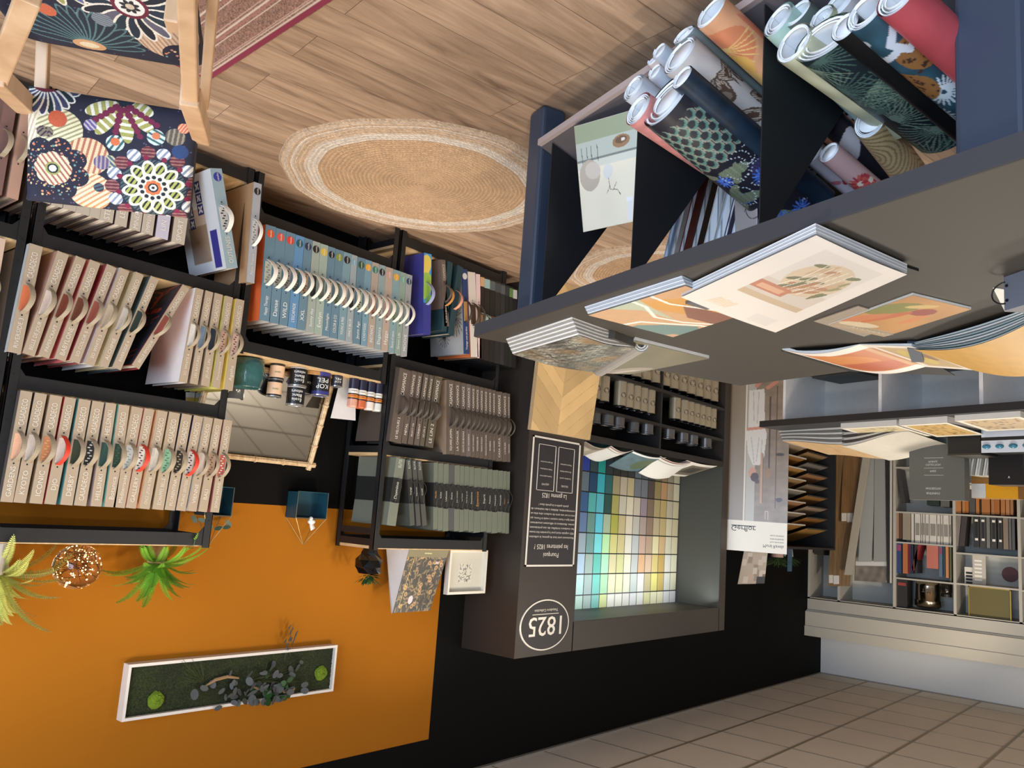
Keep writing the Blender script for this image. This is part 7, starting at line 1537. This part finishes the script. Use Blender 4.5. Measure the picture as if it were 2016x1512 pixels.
for (px_, py_) in ((306, 1378), (631, 1325)):
    c_ = at(px_, py_, Y=-0.035); m = MB(); V = []; F = []; n = 26
    for j in range(9):
        ph = j / 8 * math.pi / 2
        for k in range(n): a = 2 * math.pi * k / n; q_ = 0.04 * (1 + 0.1 * rnd.uniform(-1, 1)); V.append((c_[0] + q_ * math.cos(ph) * math.cos(a), c_[1] - 0.028 * math.sin(ph) * (1 + 0.1 * rnd.uniform(-1, 1)), c_[2] + q_ * math.cos(ph) * math.sin(a)))
    for j in range(8):
        for k in range(n): F.append((j * n + k, (j + 1) * n + k, (j + 1) * n + (k + 1) % n, j * n + (k + 1) % n))
    m.add(V, F); m.build('moss_ball', mat((106, 132, 22), 0.9, noise=0.5, scale=160, bump=1.0), t)
m = MB(); m2 = MB(); m3 = MB()
for k in range(78):
    g = rnd.gauss(0, 1); px_ = 465 + 62 * g if k % 2 else 545 + 28 * g; px_ = min(600, max(352, px_)); py_ = 1358 + (465 - px_) * 0.10 + rnd.gauss(0, 20); yy = -0.04 - 0.05 * rnd.random(); c_ = at(px_, py_, Y=yy); c_[2] = min(max(c_[2], z0 + 0.01), z1 - 0.005)
    a = rnd.random() * 6.28; b = rnd.uniform(-0.8, 0.8); s = rnd.uniform(0.015, 0.028); u_ = np.array([math.cos(a), b * 0.5, math.sin(a)]) * s; v_ = np.array([-math.sin(a), b, math.cos(a)]) * s * rnd.uniform(0.45, 0.85)
    (m if k % 6 else m3).add([c_ + u_ * math.cos(q_) + v_ * math.sin(q_) for q_ in np.linspace(0, 6.28, 13)[:-1]], [tuple(range(12))])
for (pxa, pya, pxb, pyb) in ((575, 1272, 570, 1235), (575, 1270, 584, 1246), (572, 1290, 562, 1262), (560, 1300, 575, 1240)):
    pa, pb = at(pxa, pya, Y=-0.05), at(pxb, pyb, Y=-0.06); m2.tube([pa, (pa + pb) / 2, pb], 0.001, 4)
    for u in (0.35, 0.7, 1.0):
        c_ = pa + (pb - pa) * u; u_ = np.array([0.006, 0.003, 0.014]); v_ = np.array([0.008, -0.004, -0.002]); m.add([c_ + u_ * math.cos(q_) + v_ * math.sin(q_) for q_ in np.linspace(0, 6.28, 11)[:-1]], [tuple(range(10))])
for k in range(34):
    base = at(500 + rnd.uniform(-20, 20) if k % 2 else 400, 1340, Y=-0.04); e_ = at((base_ := (rnd.uniform(520, 612) if k % 2 else rnd.uniform(350, 400))), rnd.uniform(1290, 1345), Y=-0.06); m2.tube([base, (base + e_) / 2 + np.array([0, -0.012, 0.006]), e_], 0.0007, 4)
m.build('dried_leaves', mat((72, 76, 78), 0.6, noise=0.2), t); m3.build('green_leaves', mat((30, 70, 28), 0.5), t); m2.build('stems', mat((64, 72, 34), 0.7), t)
m = MB()
for pl in ([(405, 1350), (425, 1338), (448, 1332), (470, 1335)], [(552, 1350), (560, 1362), (572, 1364), (580, 1355)], [(497, 1352), (507, 1356), (515, 1352)]):
    m.tube([at(a, b, Y=-0.05) for a, b in pl], 0.008, 7, rs=[0.004] + [0.009] * (len(pl) - 2) + [0.005])
m.build('driftwood', mat((150, 118, 84), 0.7, noise=0.2), t)
